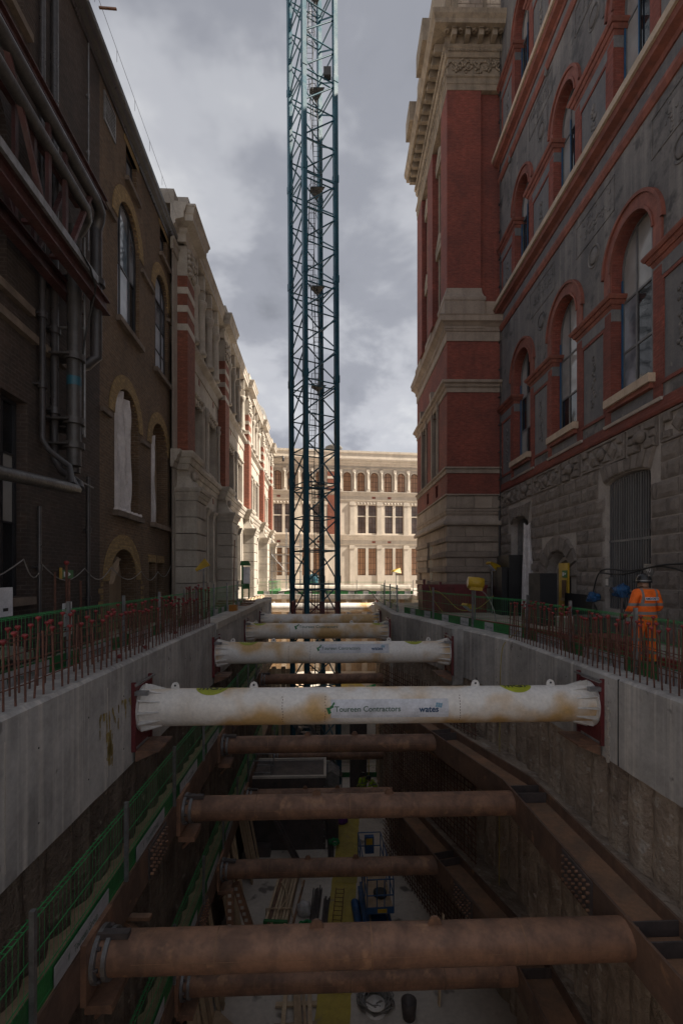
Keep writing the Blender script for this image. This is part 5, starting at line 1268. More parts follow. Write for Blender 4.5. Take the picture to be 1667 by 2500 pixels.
white_strut('third white tubular strut with lettering on bare stained paint', T(SL,22.35,WZ), (2.22, T(SL,22.35).y+.26, WZ), 1, (3.2,2.0,.3,38,.2,False), (.1,.92))
white_strut('fourth white tubular strut just in front of the crane mast', T(SL,27.5,WZ), (2.2, T(SL,27.5).y+.25, WZ), 1)
white_strut('farthest white strut under the green fence, behind the crane mast', (-6.2,39.6,WZ-.1), (2.9,39.9,WZ-.1), 1)

# ---------------------------------------------------------------- green edge barriers with printed toe boards
PW = 2.6
mw = MB()
for i in range(27): mw.box(i*.1-.0019,i*.1+.0019,-.0019,.0019,.02,1.12)
for z in (.05,.38,.72,1.12): mw.box(0,PW,-.005,.005,z-.005,z+.005)
mw.box(0,PW,-.10,-.09,1.08,1.09); mw.box(0,PW,-.05,-.04,1.135,1.145)
for i in range(0,27): mw.box(i*.1-.003,i*.1+.003,-.10,0,1.118,1.124)
mwm = None; tbm = None; pom = None; bnm = None; txm = {}
def barrier(loc, rz, label, group, face, banner='g', length=PW, first_text='Toureen Group'):
    global mwm, tbm, pom, bnm
    root = thing('barrier_panel', label, 'fence', loc, rz, group)
    o = inst('wire_mesh', mwm, root) if mwm else mw.build('wire_mesh', M['green_wire'], root); mwm = o.data; o.scale = (length/PW,face,1)
    o = inst('toe_board', tbm, root) if tbm else MB().box(0,PW,-.02,.0,.0,.3).build('toe_board', M['green'], root); tbm = o.data; o.scale = (length/PW,1,1); o.location = (0,face*-.008+(.01),0)
    o = inst('post', pom, root) if pom else MB().box(-.03,.03,-.03,.03,-.02,1.3).build('post', M['galv'], root); pom = o.data; o.location = (0,face*.04,0)
    if banner == 'n': return root
    for x, w in ((.5,.55),(1.75,.5)) if banner == 's' else ((1.2,1.5),):
        b = inst('printed_banner', bnm, root) if bnm else MB().box(-.5,.5,-.003,.003,.02,.285).build('printed_banner', M['banner'], root); bnm = b.data
        b.scale = (w,1,1); b.location = ((x)*length/PW,face*.022,0)
        if face < 0: b.location.y = -.03
        key = (first_text, face)
        if key not in txm:
            v, f = text_geo(first_text, .16, .002); t = MB(); sg = -1 if face > 0 else 1
            t.add([(sg*a+.08*sg,face*.0055,c+.15) for a, c in v], f); t.add([(sg*(-.64)+sg*a,face*.0055,.15+c) for a, c in ((-.03,.05),(.0,-.07),(.06,.09),(.02,.06))], [(0,1,2,3)])
            k = t.build('lettering', M['ink_grey'], b); txm[key] = k.data
        else: k = inst('lettering', txm[key], b)
        k.scale = (.68/w*min(1,w/1.0)*.95,1,.9)
    return root
# right edge
ro_ = off(RW, .62)
for (a, b, n, nm) in ((Vector(ro_[0]),Vector(ro_[1]),7,'near'),(Vector(ro_[1]),Vector(ro_[2]),3,'kinked')):
    if nm == 'near': a = a.lerp(b, .42); n = 4
    ang = math.degrees(math.atan2((b-a).y,(b-a).x)); L_ = (b-a).length
    for i in range(n):
        p = a.lerp(b, i/n); barrier((p.x,p.y,-.1 if nm == 'near' else -.06+.03*i), ang, '%s green edge barrier from the near end, %s' % (ORD[i], 'behind right starter bars' if nm == 'near' else 'on angled right edge'), 'right edge barriers', 1, 's' if nm != 'near' else 'g', L_/n, 'Toureen Mangan' if nm == 'near' else 'Toureen Group')
a, b = Vector(ro_[2])+Vector((-.25,.4)), Vector(P3)+Vector((.4,0)); ang = math.degrees(math.atan2((b-a).y,(b-a).x))
for i in range(3): p = a.lerp(b, i/3); barrier((p.x,p.y,.03), ang, '%s dense green barrier panel beyond the corner of the right edge' % ORD[i], 'right edge barriers', 1, 'g', (b-a).length/3)
# left edge
for i in range(7):
    p = T(-5.0, 4.4+i*2.6); barrier((p.x,p.y,0.02), 90+TA, '%s green edge barrier panel from the near end behind the left starter bars' % ORD[i], 'left edge barriers', -1, 'g')
for i in range(4):
    p = T(-4.35, 16.6+i*2.6); barrier((p.x,p.y,.16), 90+TA, '%s green barrier panel standing on the left beam beyond the starter bars' % ORD[i], 'left edge barriers', -1, 's')
for i in range(9):
    p = T(-3.33, 3.0+i*2.6); barrier((p.x,p.y,ZU+.36), 90+TA, '%s green barrier panel from the near end on the upper left walkway' % ORD[i], 'upper walkway barriers', -1, 'g')
for i in range(8):
    p = T(-3.33, 5.6+i*2.6); barrier((p.x,p.y,ZD+.36), 90+TA, '%s green barrier panel from the near end on the lower left walkway' % ORD[i], 'lower walkway barriers', -1, 'g')
# far edge across the trench
mb = MB(); mb.box(-8.2,7.0,44.5,45.25,-.46,-.02); tag(mb.build('edge_slab', M['concrete']), kind='structure')
for i in range(6): barrier((6.6-i*2.6,44.7,0.0), 180, '%s green barrier panel from the right on the far edge of the pit' % ORD[i], 'far edge barriers', 1, 's')

# ---------------------------------------------------------------- tower crane mast
MA = thing('tower_crane_mast', 'tall blue green lattice tower crane mast standing in the pit', 'crane', (-1.6, 30.0, -11.0))
MA.rotation_euler = (0, R(-.3), 0)
CN = [Vector((-.4,-1.43,0)), Vector((1.43,-.4,0)), Vector((.4,1.43,0)), Vector((-1.43,.4,0))]
PH = 2.04; NP = 27
legang = math.atan2(1.03, 1.83)
for c in CN:
    mb = MB(); e1 = (CN[1]-CN[0]).normalized()*.13; e2 = (CN[3]-CN[0]).normalized()*.13; q = [c-e1-e2, c+e1-e2, c+e1+e2, c-e1+e2]
    mb.add([tuple(p) for p in q]+[(p.x,p.y,NP*PH+.1) for p in q], [(0,3,2,1),(4,5,6,7)]+[(i,(i+1)%4,4+(i+1)%4,4+i) for i in range(4)])
    lg = mb.build('leg', M['crane'], MA)
    for k in range(0, NP, 3):
        mb = MB(); z = k*PH+.3; q2 = [c+(p-c)*1.18 for p in q]; mb.add([(p.x,p.y,z-.22) for p in q2]+[(p.x,p.y,z+.22) for p in q2], [(0,3,2,1),(4,5,6,7)]+[(i,(i+1)%4,4+(i+1)%4,4+i) for i in range(4)])
        mb.build('joint_sleeve', M['crane'], lg)
dg = [None]*4; hz_ = [None]*4
for k in range(NP):
    for i in range(4):
        a, b = CN[i], CN[i-1]; z = k*PH
        if dg[i] is None:
            mb = MB(); mb.tube((a.x,a.y,PH-.12),(b.x,b.y,.14),.045,8); o = mb.build('diagonal_brace', M['crane'], MA, (0,0,z)); dg[i] = o.data
            mb = MB(); mb.tube((a.x,a.y,0),(b.x,b.y,0),.042,8); o = mb.build('horizontal_brace', M['crane'], MA, (0,0,z)); hz_[i] = o.data
        else:
            inst('diagonal_brace', dg[i], MA, (0,0,z)); inst('horizontal_brace', hz_[i], MA, (0,0,z))
        if k % 3 == 2: inst('horizontal_brace', hz_[i], MA, (0,0,z+PH-.34))
# ladders with hoops and rest platforms
for k in range(0, NP-1, 3):
    x0 = -.25 if (k//3) % 2 else .35; x1 = x0+.35*(-1 if (k//3) % 2 == 0 else 1); z0, z1 = k*PH+.2, (k+3)*PH+.9
    mb = MB()
    for s in (-.2, .2): mb.tube((x0+s,.1,z0),(x1+s,.1,z1),.022,5)
    for j in range(22): u = j/21.; mb.tube((x0+(x1-x0)*u-.2,.1,z0+(z1-z0)*u),(x0+(x1-x0)*u+.2,.1,z0+(z1-z0)*u),.014,4)
    for j in range(5):
        u = .35+.13*j; cx, cz = x0+(x1-x0)*u, z0+(z1-z0)*u; mb.path([(cx+.33*math.cos(t*math.pi/6), .1-.62*math.sin(t*math.pi/6), cz) for t in range(7)], .013, 4)
    for t in (2,3,4): mb.path([(x0+(x1-x0)*u+.33*math.cos(t*math.pi/6), .1-.62*math.sin(t*math.pi/6), z0+(z1-z0)*u) for u in (.35,.87)], .011, 4)
    mb.build('ladder', M['crane_dark'], MA)
    mb = MB(); z = (k+3)*PH-.02; P = [c*.55 for c in CN]
    h = P[0].lerp(P[3],.1); mb.add([(P[1].x,P[1].y,z),(P[2].x,P[2].y,z),(P[3].x*.2,P[3].y*.2,z),(P[0].x*.3,P[0].y*.3,z),(P[1].x,P[1].y,z+.05),(P[2].x,P[2].y,z+.05),(P[3].x*.2,P[3].y*.2,z+.05),(P[0].x*.3,P[0].y*.3,z+.05)], [(0,3,2,1),(4,5,6,7),(0,1,5,4),(1,2,6,5),(2,3,7,6),(3,0,4,7)]); mb.build('rest_platform', M['crane_dark'], MA)
mb = MB(); mb.box(.75,1.2,-.95,-.6,42.9,43.4); mb.build('floodlight', M['crane_dark'], MA)
mb = MB(); mb.path([(.05,-.2,.5),(.0,-.1,15),(.1,-.15,30),(.0,-.1,55)], .02, 5); mb.build('power_cable', M['black_rubber'], MA)
# red mesh guard round the mast at deck level
GU = thing('mast_guard', 'red mesh guard screen around the foot of the crane mast at deck level', 'guard', (-1.55, 28.6, -1.15))
mb = MB(); W_ = 1.42
for (xa, ya, xb, yb) in ((-W_,0,W_,0),(-W_,0,-W_,2.9),(W_,0,W_,2.9)):
    for z in (0, .45, .9, 1.35): mb.beam((xa,ya,z),(xb,yb,z),.04,.04)
    for u in range(5): x, y = xa+(xb-xa)*u/4, ya+(yb-ya)*u/4; mb.tube((x,y,-.02),(x,y,1.38),.022,6)
mb.build('frame', M['red_paint'], GU)
mb = MB()
for i in range(72): x = -W_+i*.0395; mb.box(x-.011,x+.011,-.006,.006,0,1.35)
for i in range(47): y = i*.062; mb.box(-W_-.006,-W_+.006,y-.006,y+.006,0,1.35); mb.box(W_-.006,W_+.006,y-.006,y+.006,0,1.35)
mb.build('wire_mesh', M['red_paint'], GU)

# ---------------------------------------------------------------- rebar cage on the right pit wall
RC = thing('rebar_cage', 'tall grid of rusty reinforcement bars against the right pit wall', 'rebar', (0,0,-11))
cp_ = off([P1, P2], -.42); A, B = Vector(cp_[0]).lerp(Vector(cp_[1]), .12), Vector(cp_[1]); dd = (B-A); Lc = dd.length; du = dd.normalized()
ang = math.atan2(du.y, du.x); hb = vb = None
for i in range(42):
    z = .2+i*.2
    if hb is None: mb = MB(); mb.path([(0,0,0),(Lc*.5,.0,.0),(Lc,0,0)], .018, 5); o = mb.build('horizontal_bar', M['rebar'], RC); hb = o.data
    else: o = inst('horizontal_bar', hb, RC)
    o.location = (A.x,A.y,z); o.rotation_euler = (0,rnd.uniform(-.004,.004),ang)
for i in range(int(Lc/.22)):
    if vb is None: mb = MB(); mb.tube((0,0,0),(0,0,8.7),.015,5); o = mb.build('vertical_bar', M['rebar'], RC); vb = o.data
    else: o = inst('vertical_bar', vb, RC)
    p = A+du*(.1+i*.22); o.location = (p.x+.03,p.y,0)

# ---------------------------------------------------------------- pit floor objects
FZ = -11.0
def wrinkled(name, x0, x1, y0, y1, z, mat, label, cat, amp=.02, seed=1, rz=0, group=None):
    nx, ny = 10, 26; vs = []
    for j in range(ny+1):
        for i in range(nx+1):
            x, y = x0+(x1-x0)*i/nx, y0+(y1-y0)*j/ny
            e = (.04*mnoise.noise((seed*3+y*1.3,1,seed)) if i in (0,nx) else 0)
            vs.append((x+e-(x0+x1)/2, y-(y0+y1)/2, abs(amp*mnoise.noise((x*2+seed,y*2,0)))+abs(amp*.7*mnoise.noise((x*6,y*5,seed)))))
    mb = MB(); mb.add(vs, [(j*(nx+1)+i, j*(nx+1)+i+1, (j+1)*(nx+1)+i+1, (j+1)*(nx+1)+i) for j in range(ny) for i in range(nx)], True)
    o = mb.build(name, mat); o.location = ((x0+x1)/2,(y0+y1)/2,z); o.rotation_euler = (0,0,R(rz)); return tag(o, label, cat, group)
ys = [12.2,15.0,17.6,20.3,23.0,26.0]
for i in range(5):
    xc = -.25+.06*(ys[i]-13); wrinkled('ground_sheet', xc-.5, xc+.52, ys[i]-.25, ys[i+1]+.1, FZ+.008+.012*(i%2), M['yellow_mat'], '%s yellow ground sheet from the near end on the pit floor' % ORD[i], 'sheet', .05, i+2, -3, 'yellow ground sheets')
# timber bundle
TB = thing('timber_bundle', 'strapped bundle of long timbers and pipes with green painted ends', 'timber', (-2.35, 17.3, FZ), -3.5)
pm_ = {}
for j in range(3):
    for i in range(7):
        key = 'timber_pale' if (i+j) % 3 else ('rust' if i % 2 else 'timber'); 
        if key not in pm_: mb = MB(); mb.box(-.045,.045,0,3.35,0,.1); o = mb.build('timber', M[key], TB); pm_[key] = o.data
        else: o = inst('timber', pm_[key], TB)
        o.location = (-.36+i*.118, rnd.uniform(-.12,.08), .08+j*.13)
mb = MB(); mb.box(-.43,.43,-.1,.02,.04,.48); mb.build('green_end_board', M['green'], TB)
for y in (.5, 3.0): mb = MB(); mb.path([(-.46,y,.0),(-.46,y,.5),(0,y,.54),(.46,y+.1,.5),(.5,y+.2,.1)], .03, 5); mb.build('strap', M['timber_pale'], TB)
mb = MB(); mb.path([(.0,.3,.55),(.25,.9,.62),(.1,1.5,.58),(-.15,1.9,.6),(.1,2.6,.57),(.45,3.0,.4),(.62,2.4,.05)], .025, 5); mb.build('strap', M['timber_pale'], TB)
MB().tube((.55,.2,.06),(.62,2.9,.06),.045,8).build('loose_tube', M['rust_bright'], TB)
def bar_bundle(label, x, y, L_, rz, n, w):
    root = thing('rebar_bundle', label, 'rebar', (x,y,FZ), rz, 'bar bundles'); m_ = None
    for i in range(n):
        if m_ is None: mb = MB(); mb.tube((0,0,0),(0,L_,0),.02,6); o = mb.build('bar', M['dark_steel'], root); m_ = o.data
        else: o = inst('bar', m_, root)
        o.location = (rnd.uniform(-w,w), rnd.uniform(-.12,.12), .03+.045*(i//7)+rnd.uniform(0,.01)); o.rotation_euler = (0,0,rnd.uniform(-.02,.02))
bar_bundle('thick bundle of dark bars beside the white sack', -1.02, 17.2, 2.4, -2, 24, .15)
bar_bundle('shorter bundle of dark bars right of the thick bundle', -.66, 17.1, 2.0, -3, 16, .1)
bar_bundle('long bundle of dark bars beside the yellow sheets farther back', -.42, 20.7, 3.9, 2, 18, .11)
def blob(name, loc, sx, sy, sz, mat, label, cat, seed=1, n=14, amp=1.0):
    mb = MB(); vs = []
    for j in range(n+1):
        th = math.pi*j/n
        for i in range(n*2):
            ph = math.pi*i/n; p = Vector((math.sin(th)*math.cos(ph), math.sin(th)*math.sin(ph), math.cos(th)))
            r = 1+amp*(.28*mnoise.noise(p*1.8+Vector((seed*7,0,0)))+.14*mnoise.noise(p*5+Vector((seed,3,1)))); vs.append((p.x*sx*r, p.y*sy*r, max(0, sz*(p.z*r*.6+.45))))
    m = n*2; mb.add(vs, [(j*m+i, j*m+(i+1)%m, (j+1)*m+(i+1)%m, (j+1)*m+i) for j in range(n) for i in range(m)], True)
    o = mb.build(name, mat); o.location = loc; return tag(o, label, cat)
def coil(name, loc, r, k, mat, label, cat, seed=1, tr=.02, hgt=.15):
    rr = random.Random(seed); mb = MB()
    for j in range(k):
        a0 = rr.uniform(0,6); R_ = r*rr.uniform(.5,1); mb.path([(R_*math.cos(a0+t*.45)*(1+.15*math.sin(t+j)), R_*math.sin(a0+t*.45)*rr.uniform(.8,.95), tr+hgt*rr.random()) for t in range(15)], tr, 5)
    o = mb.build(name, mat); o.location = loc; return tag(o, label, cat)
blob('sack', (-1.42,18.2,FZ), .26,.24,.5, M['sack_white'], 'bulging white sack standing by the dark bar bundles', 'sack', 3)
coil('sling_heap', (-1.25,17.55,FZ), .3, 6, M['green_sling'], 'heap of green lifting slings at the foot of the white sack', 'sling', 4, .035)
coil('sling_heap', (-.7,17.1,FZ+.1), .3, 6, M['green_sling'], 'heap of green lifting slings lying on the bar bundles', 'sling', 5, .035)
coil('sling_heap', (-.35,22.8,FZ+.12), .28, 4, M['green_sling'], 'green sling looped round the long bar bundle', 'sling', 9, .03)
blob('tarpaulin', (-.62,25.1,FZ), .55,.4,.7, M['sack_white'], 'crumpled grey white tarpaulin beside the dark steel tank', 'tarpaulin', 6)
blob('bag', (.02,24.9,FZ), .3,.24,.45, M['purple'], 'purple bag lying by the yellow ground sheets', 'bag', 8)
ME = thing('mesh_panel', 'ladder shaped steel mesh panel lying beside the bar bundles', 'mesh', (-.2,17.3,FZ+.05), -4)
for x in (-.16,.16): MB().tube((x,0,.02),(x,2.1,.2),.014,6).build('side_bar', M['rebar'], ME)
for i in range(10): MB().tube((-.17,.05+i*.22,.03+i*.019),(.17,.05+i*.22,.03+i*.019),.01,5).build('cross_bar', M['rebar'], ME)
# scissor lift
LF = thing('scissor_lift', 'blue scissor lift with railed platform on the pit floor', 'lift', (1.32,16.5,FZ), 4)
mb = MB(); mb.box(-.42,.42,.15,2.75,.22,.62); mb.box(-.5,-.42,.3,2.6,.3,.55); mb.box(.42,.5,.3,2.6,.3,.55); mb.build('chassis', M['blue'], LF)
for x in (-.4,.4):
    for y in (.45,2.4): mb = MB(); mb.lathe((x,y,.2),[(.05,-.08),(.19,-.08),(.2,0),(.19,.08),(.05,.08)],14,'x'); w_ = mb.build('wheel', M['black_rubber'], LF)
for x in (-.3,.3):
    for s in (0,1): MB().beam((x+.03*s,.3 if s else 2.6,.65),(x+.03*s,2.6 if s else .3,1.32),.05,.12,(0,0,1)).build('scissor_arm', M['galv'], LF)
MB().box(-.45,.45,-.05,2.95,1.34,1.42).build('deck', M['timber'], LF)
MB().box(-.47,.47,-.08,-.05,1.3,1.52).build('toe_plate', M['blue'], LF)
mb = MB()
for x in (-.45,.45):
    for z in (1.92,2.46): mb.tube((x,-.06,z),(x,2.95,z),.02,6)
    for i in range(5): mb.tube((x,-.06+i*.75,1.4),(x,-.06+i*.75,2.46),.02,6)
for z in (1.92,2.46): mb.tube((-.45,-.06,z),(.45,-.06,z),.022,6); mb.tube((-.45,2.95,z),(.45,2.95,z),.02,6)
for x in (-.12,.14): mb.tube((x,-.06,1.4),(x,-.06,2.46),.02,6)
mb.build('guard_rail', M['blue'], LF)
mb = MB(); mb.box(-.2,.16,2.7,2.9,1.75,2.4); mb.build('control_box', M['blue'], LF); MB().box(-.16,.1,2.69,2.698,2.1,2.35).build('warning_label', M['yellow'], LF)
mb = MB(); mb.lathe((.1,.7,1.5),[(.16,-.06),(.24,-.06),(.24,.06),(.16,.06)],14); mb.build('hose_reel', M['black_rubber'], LF)
MB().box(-.1,.22,-.092,-.084,1.34,1.47).build('warning_label', M['yellow'], LF)
BO = thing('boom_tube', 'blue steel tube lying left of the lift', 'tube', (.72,16.3,FZ), 5); MB().tube((0,0,.16),(0,2.4,.16),.15,14).build('tube', M['blue'], BO); MB().tube((0,-.03,.16),(0,.0,.16),.17,14).build('flange', M['dark_steel'], BO)
# dark steel tank and its prop
TK = thing('steel_tank', 'large dark steel tank with pale rim and raking prop', 'tank', (-2.5,22.5,FZ), 2)
MB().box(-1.75,1.75,0,2.2,0,3.35).build('tank_body', M['dark_steel'], TK)
mb = MB(); mb.box(-1.8,1.8,-.04,.1,3.35,3.45); mb.box(-1.8,1.8,2.1,2.24,3.35,3.45); mb.box(-1.8,-1.68,.1,2.1,3.35,3.45); mb.box(1.68,1.8,.1,2.1,3.35,3.45); mb.build('rim', M['concrete_pale'], TK)
mb = MB(); mb.beam((-1.2,-.12,2.6),(.45,-1.0,.05),.1,.16); mb.beam((-1.05,-.12,2.6),(.6,-1.0,.05),.06,.16); mb.build('raking_prop', M['dark_steel'], TK)
mb = MB()
for i in range(9): mb.tube((1.7,-.02,.3+i*.33),(1.7,-.05,.3+i*.33),.03,6)
mb.build('bolts', M['galv'], TK)
MB().box(-1.75,-.75,-.55,-.1,0,.45).build('plinth', M['dark_steel'], TK)
HO = thing('grey_hopper', 'grey slanted steel hopper beside the dark tank', 'hopper', (-.45,23.3,FZ+2.2), 0); mb = MB(); mb.prism([(-.35,0),(.35,0),(.35,.9),(-.05,1.15),(-.35,1.0)],0,1.2); mb.build('hopper_body', M['galv'], HO); MB().box(-.3,.3,.1,1.1,-2.2,-.002).build('stand', M['dark_steel'], HO)
GE = thing('pump_set', 'small grey pump set with rails on a shelf at the left pit wall', 'pump', T(-2.95,23.2,-8.6)); MB().box(-.55,.55,-.5,.5,0,.6).build('housing', M['galv'], GE); mb = MB()
for x in (-.5,.5):
    for y in (-.45,.45): mb.tube((x,y,.6),(x,y,1.7),.025,6)
for z in (1.15,1.7):
    for y in (-.45,.45): mb.tube((-.5,y,z),(.5,y,z),.022,6)
mb.build('rail', M['galv'], GE); mb = MB(); mb.lathe((0,0,.6),[(.25,0),(.25,.3),(.1,.4)],12); mb.box(-.4,.1,-.3,.2,.6,.85); mb.build('engine', M['dark_steel'], GE); MB().box(-.6,.6,-.6,.6,-2.4,-.003).build('stand', M['dark_steel'], GE)
# timber frame, reel, hoses near the camera
FR = thing('batten_grid', 'loose grid of crossed timber battens on the near pit floor', 'timber', (-1.3,13.6,FZ), 4)
for i, (a, b, w) in enumerate((((-.6,.05,.1),(.6,.05,.1),.14),((-.6,.75,.1),(.62,.7,.1),.14),((-.55,1.4,.1),(.6,1.45,.1),.12),((-.35,-.3,.19),(-.3,1.7,.19),.12),((.1,-.4,.19),(-.02,1.75,.19),.22),((.42,-.3,.19),(.4,1.6,.19),.12),((.3,-.5,.27),(.22,1.0,.27),.09))): MB().beam(a, b, w, .06).build('batten', M['timber_pale' if i % 2 else 'timber'], FR)
RE = thing('hose_reel', 'white hose reel tangled in grey hoses on the near pit floor', 'reel', (1.0,14.2,FZ)); mb = MB(); mb.lathe((0,0,.0),[(.3,0),(.3,.04),(.1,.06),(.1,.2),(.28,.22),(.28,.25)],18); mb.build('reel', M['white_clean'], RE)
coil('hose_tangle', (1.0,14.45,FZ), .55, 14, M['cable_grey'], 'tangle of grey hoses around the white reel', 'hose', 3, .022, .25)
coil('hose_tangle', (.75,15.1,FZ), .35, 6, M['green_sling'], 'green hose heap behind the white reel', 'hose', 7, .03, .1)
coil('tyre_ring', (1.1,15.6,FZ), .28, 5, M['black_rubber'], 'black coiled hose ring behind the hose reel', 'hose', 2, .06, .1)
PL = thing('leaning_plank', 'pale plank leaning on the lower right beam', 'plank', (2.9,14.4,FZ)); MB().beam((0,0,0),(.25,.6,2.3),.16,.05,(1,0,0)).build('plank', M['timber_pale'], PL)
DB = thing('black_bucket', 'dark bucket on the near pit floor right of the hoses', 'bucket', (1.95,14.0,FZ)); mb = MB(); mb.lathe((0,0,0),[(.18,0),(.23,.5),(.2,.5),(.16,.05)],16); mb.build('bucket', M['dark_steel'], DB)
# planks and steel soldiers along the left wall
r_ = random.Random(8)
for g_, (t0, n) in enumerate(((12.2,12),(16.6,10),(20.2,8))):
    root = thing('plank_stack', ['planks leaning on the left wall nearest the camera, below the lower walkway','planks leaning on the left wall opposite the timber bundle','planks leaning on the left wall beside the steel tank'][g_], 'planks', T(-3.1,t0,FZ), TA, 'leaning planks')
    for i in range(n): MB().beam((.05+r_.uniform(-.12,.12),i*.25,0),(-.45+r_.uniform(-.05,.05),i*.25+r_.uniform(-.1,.1),3.0+r_.uniform(-.5,.3)),.05,.22,(0,1,0)).build('plank', M['timber_pale' if r_.random() < .6 else 'timber'], root)
for i, t in enumerate((14.9,15.5)):
    root = thing('steel_soldier', ('upright perforated steel soldier against the left wall','raking perforated steel soldier beside the upright one')[i], 'prop', T(-2.85,t,FZ), TA)
    a, b = ((0,0,0),(0,0,3.2)) if i == 0 else ((.9,.3,0),(.05,.0,3.0)); MB().beam(a,b,.22,.16,(0,1,0)).build('channel', M['rust'], root)
    mb = MB()
    for k in range(14):
        p = Vector(a).lerp(Vector(b),(k+.5)/14); mb.box(p.x-.05,p.x+.05,p.y-.125,p.y-.118,p.z-.05,p.z+.05)
    mb.build('holes', M['concrete_pale'], root)
for i in range(4):
    mb = MB(); mb.box(-.25,.25,-.4,.4,0,.12); o = mb.build('timber_block', M['timber']); o.location = T(-2.9,12.0+i*.5,FZ+.02+.25*(i%2)); o.rotation_euler = (0,0,.3*i); tag(o, '%s squared timber offcut at the foot of the left wall' % ORD[i], 'timber', 'timber offcuts')
# far upper pit floor in the sun
for i, (x, y, w, l, mt, lb) in enumerate(((-5.6,39,1.2,3.5,'ply','sheet of pale plywood at the left of the sunlit upper pit floor'),(-3.2,37,1.6,2.6,'timber_pale','stack of pale boards on the sunlit upper pit floor'),(.6,38.5,1.8,3.2,'yellow_mat','yellow sheeted stack on the sunlit upper pit floor'))):
    mb = MB(); mb.box(-w/2,w/2,-l/2,l/2,0,.35); o = mb.build('board_stack', M[mt]); o.location = (x,y,-7.2); o.rotation_euler = (0,0,.15*i); tag(o, lb, 'stack')
coil('sling_heap', (2.6,37.2,-7.1), .6, 12, M['green_sling'], 'green slings heaped on the sunlit upper pit floor', 'sling', 13, .05, .3)
blob('bag', (-3.3,39.5,-7.2), .6,.4,.5, M['purple'], 'purple bag on the sunlit upper pit floor', 'bag', 14)
blob('tarpaulin', (-4.6,40.5,-7.2), .8,.6,1.0, M['sack_white'], 'white tarpaulin heap on the sunlit upper pit floor', 'tarpaulin', 15)
coil('bar_heap', (3.2,39.5,-7.1), .9, 12, M['rebar'], 'heap of bent rusty bars on the sunlit upper pit floor', 'rebar', 17, .025, .4)
SE_ = thing('sheet_hoarding', 'vertical timber sheeting on the left of the sunlit pit', 'hoarding', (-7.15,33,-7.2))
for i in range(24): MB().box(0,.06,i*.5+.01,i*.5+.49,0,7.0+.1*(i%3)).build('board', M['timber_pale' if i % 3 else 'ply'], SE_)
SF = thing('sheet_hoarding', 'vertical pale boards facing the camera on the far pit wall', 'hoarding', (-7.1,45.1,-7.2))
for i in range(26): MB().box(i*.5+.01,i*.5+.49,0,.06,0,6.7).build('board', M['ply' if i % 3 else 'concrete_pale'], SF)
SH = thing('sheet_hoarding', 'timber boards facing the camera below the left of the crane mast', 'hoarding', (-7.0,33.0,-11)); 
for i in range(11): MB().box(i*.32+.005,i*.32+.315,-.06,0,0,6.4+.15*(i%2)).build('board', M['timber_pale' if i % 3 else 'ply'], SH)
for i in range(7): pass
mb = MB(); mb.box(-3.4,8,32.9,33.1,-11,-7.2); tag(mb.build('pit_step', M['concrete_pale']), kind='structure')
DR = thing('yellow_drum_mixer', 'orange yellow machine drum half hidden behind the nearest white strut', 'machine', (1.0,29.0,-6.4)); mb = MB(); mb.lathe((0,0,0),[(.25,-.6),(.5,-.5),(.55,0),(.5,.5),(.25,.6)],16,'x'); mb.build('drum', M['yellow'], DR); mb = MB(); mb.box(-.5,.5,-.35,.35,-4.6,-.5); mb.build('stand', M['dark_steel'], DR)
YP = thing('yellow_pole', 'thin yellow pole standing beside the hi-vis workers', 'pole', (1.55,27.6,FZ)); MB().tube((0,0,0),(0,0,3.0),.03,6).build('pole', M['yellow'], YP)
for i in range(3): barrier((-.2+i*1.35,30.6+.02*i,FZ), 0, '%s green barrier panel from the left behind the hi-vis workers' % ORD[i], 'pit floor barriers', -1, 'n', 1.35); 
for i in range(4): barrier((T(-2.2,17.0+i*2.6).x-.35,T(-2.2,17.0+i*2.6).y,FZ+3.2 if False else ZD+.36), 90+TA, '%s inner green barrier panel beside the lower left walkway' % ORD[i], 'lower walkway barriers', -1, 'n') if i > 2 else None
ST2 = thing('lattice_stair', 'steel stair flight in front of the mast base', 'stair', (-3.2,26.4,FZ))
for x in (0,.8): MB().beam((x,0,5.6),(x+2.4,1.6,1.2),.06,.2,(0,0,1)).build('stringer', M['galv'], ST2)
for i in range(14): u = i/14; MB().beam((2.4*u,1.6*u,5.6-4.4*u),(2.4*u+.8,1.6*u,5.6-4.4*u),.22,.03).build('tread', M['galv'], ST2)
for x in (0,.8): MB().tube((x,0,6.5),(x+2.4,1.6,2.1),.02,6).build('handrail', M['galv'], ST2)
for (x, y) in ((0,0),(.8,0),(2.4,1.6),(3.2,1.6)): MB().tube((x,y,0),(x,y,5.5 if x < 1 else 1.2),.04,6).build('leg', M['galv'], ST2)

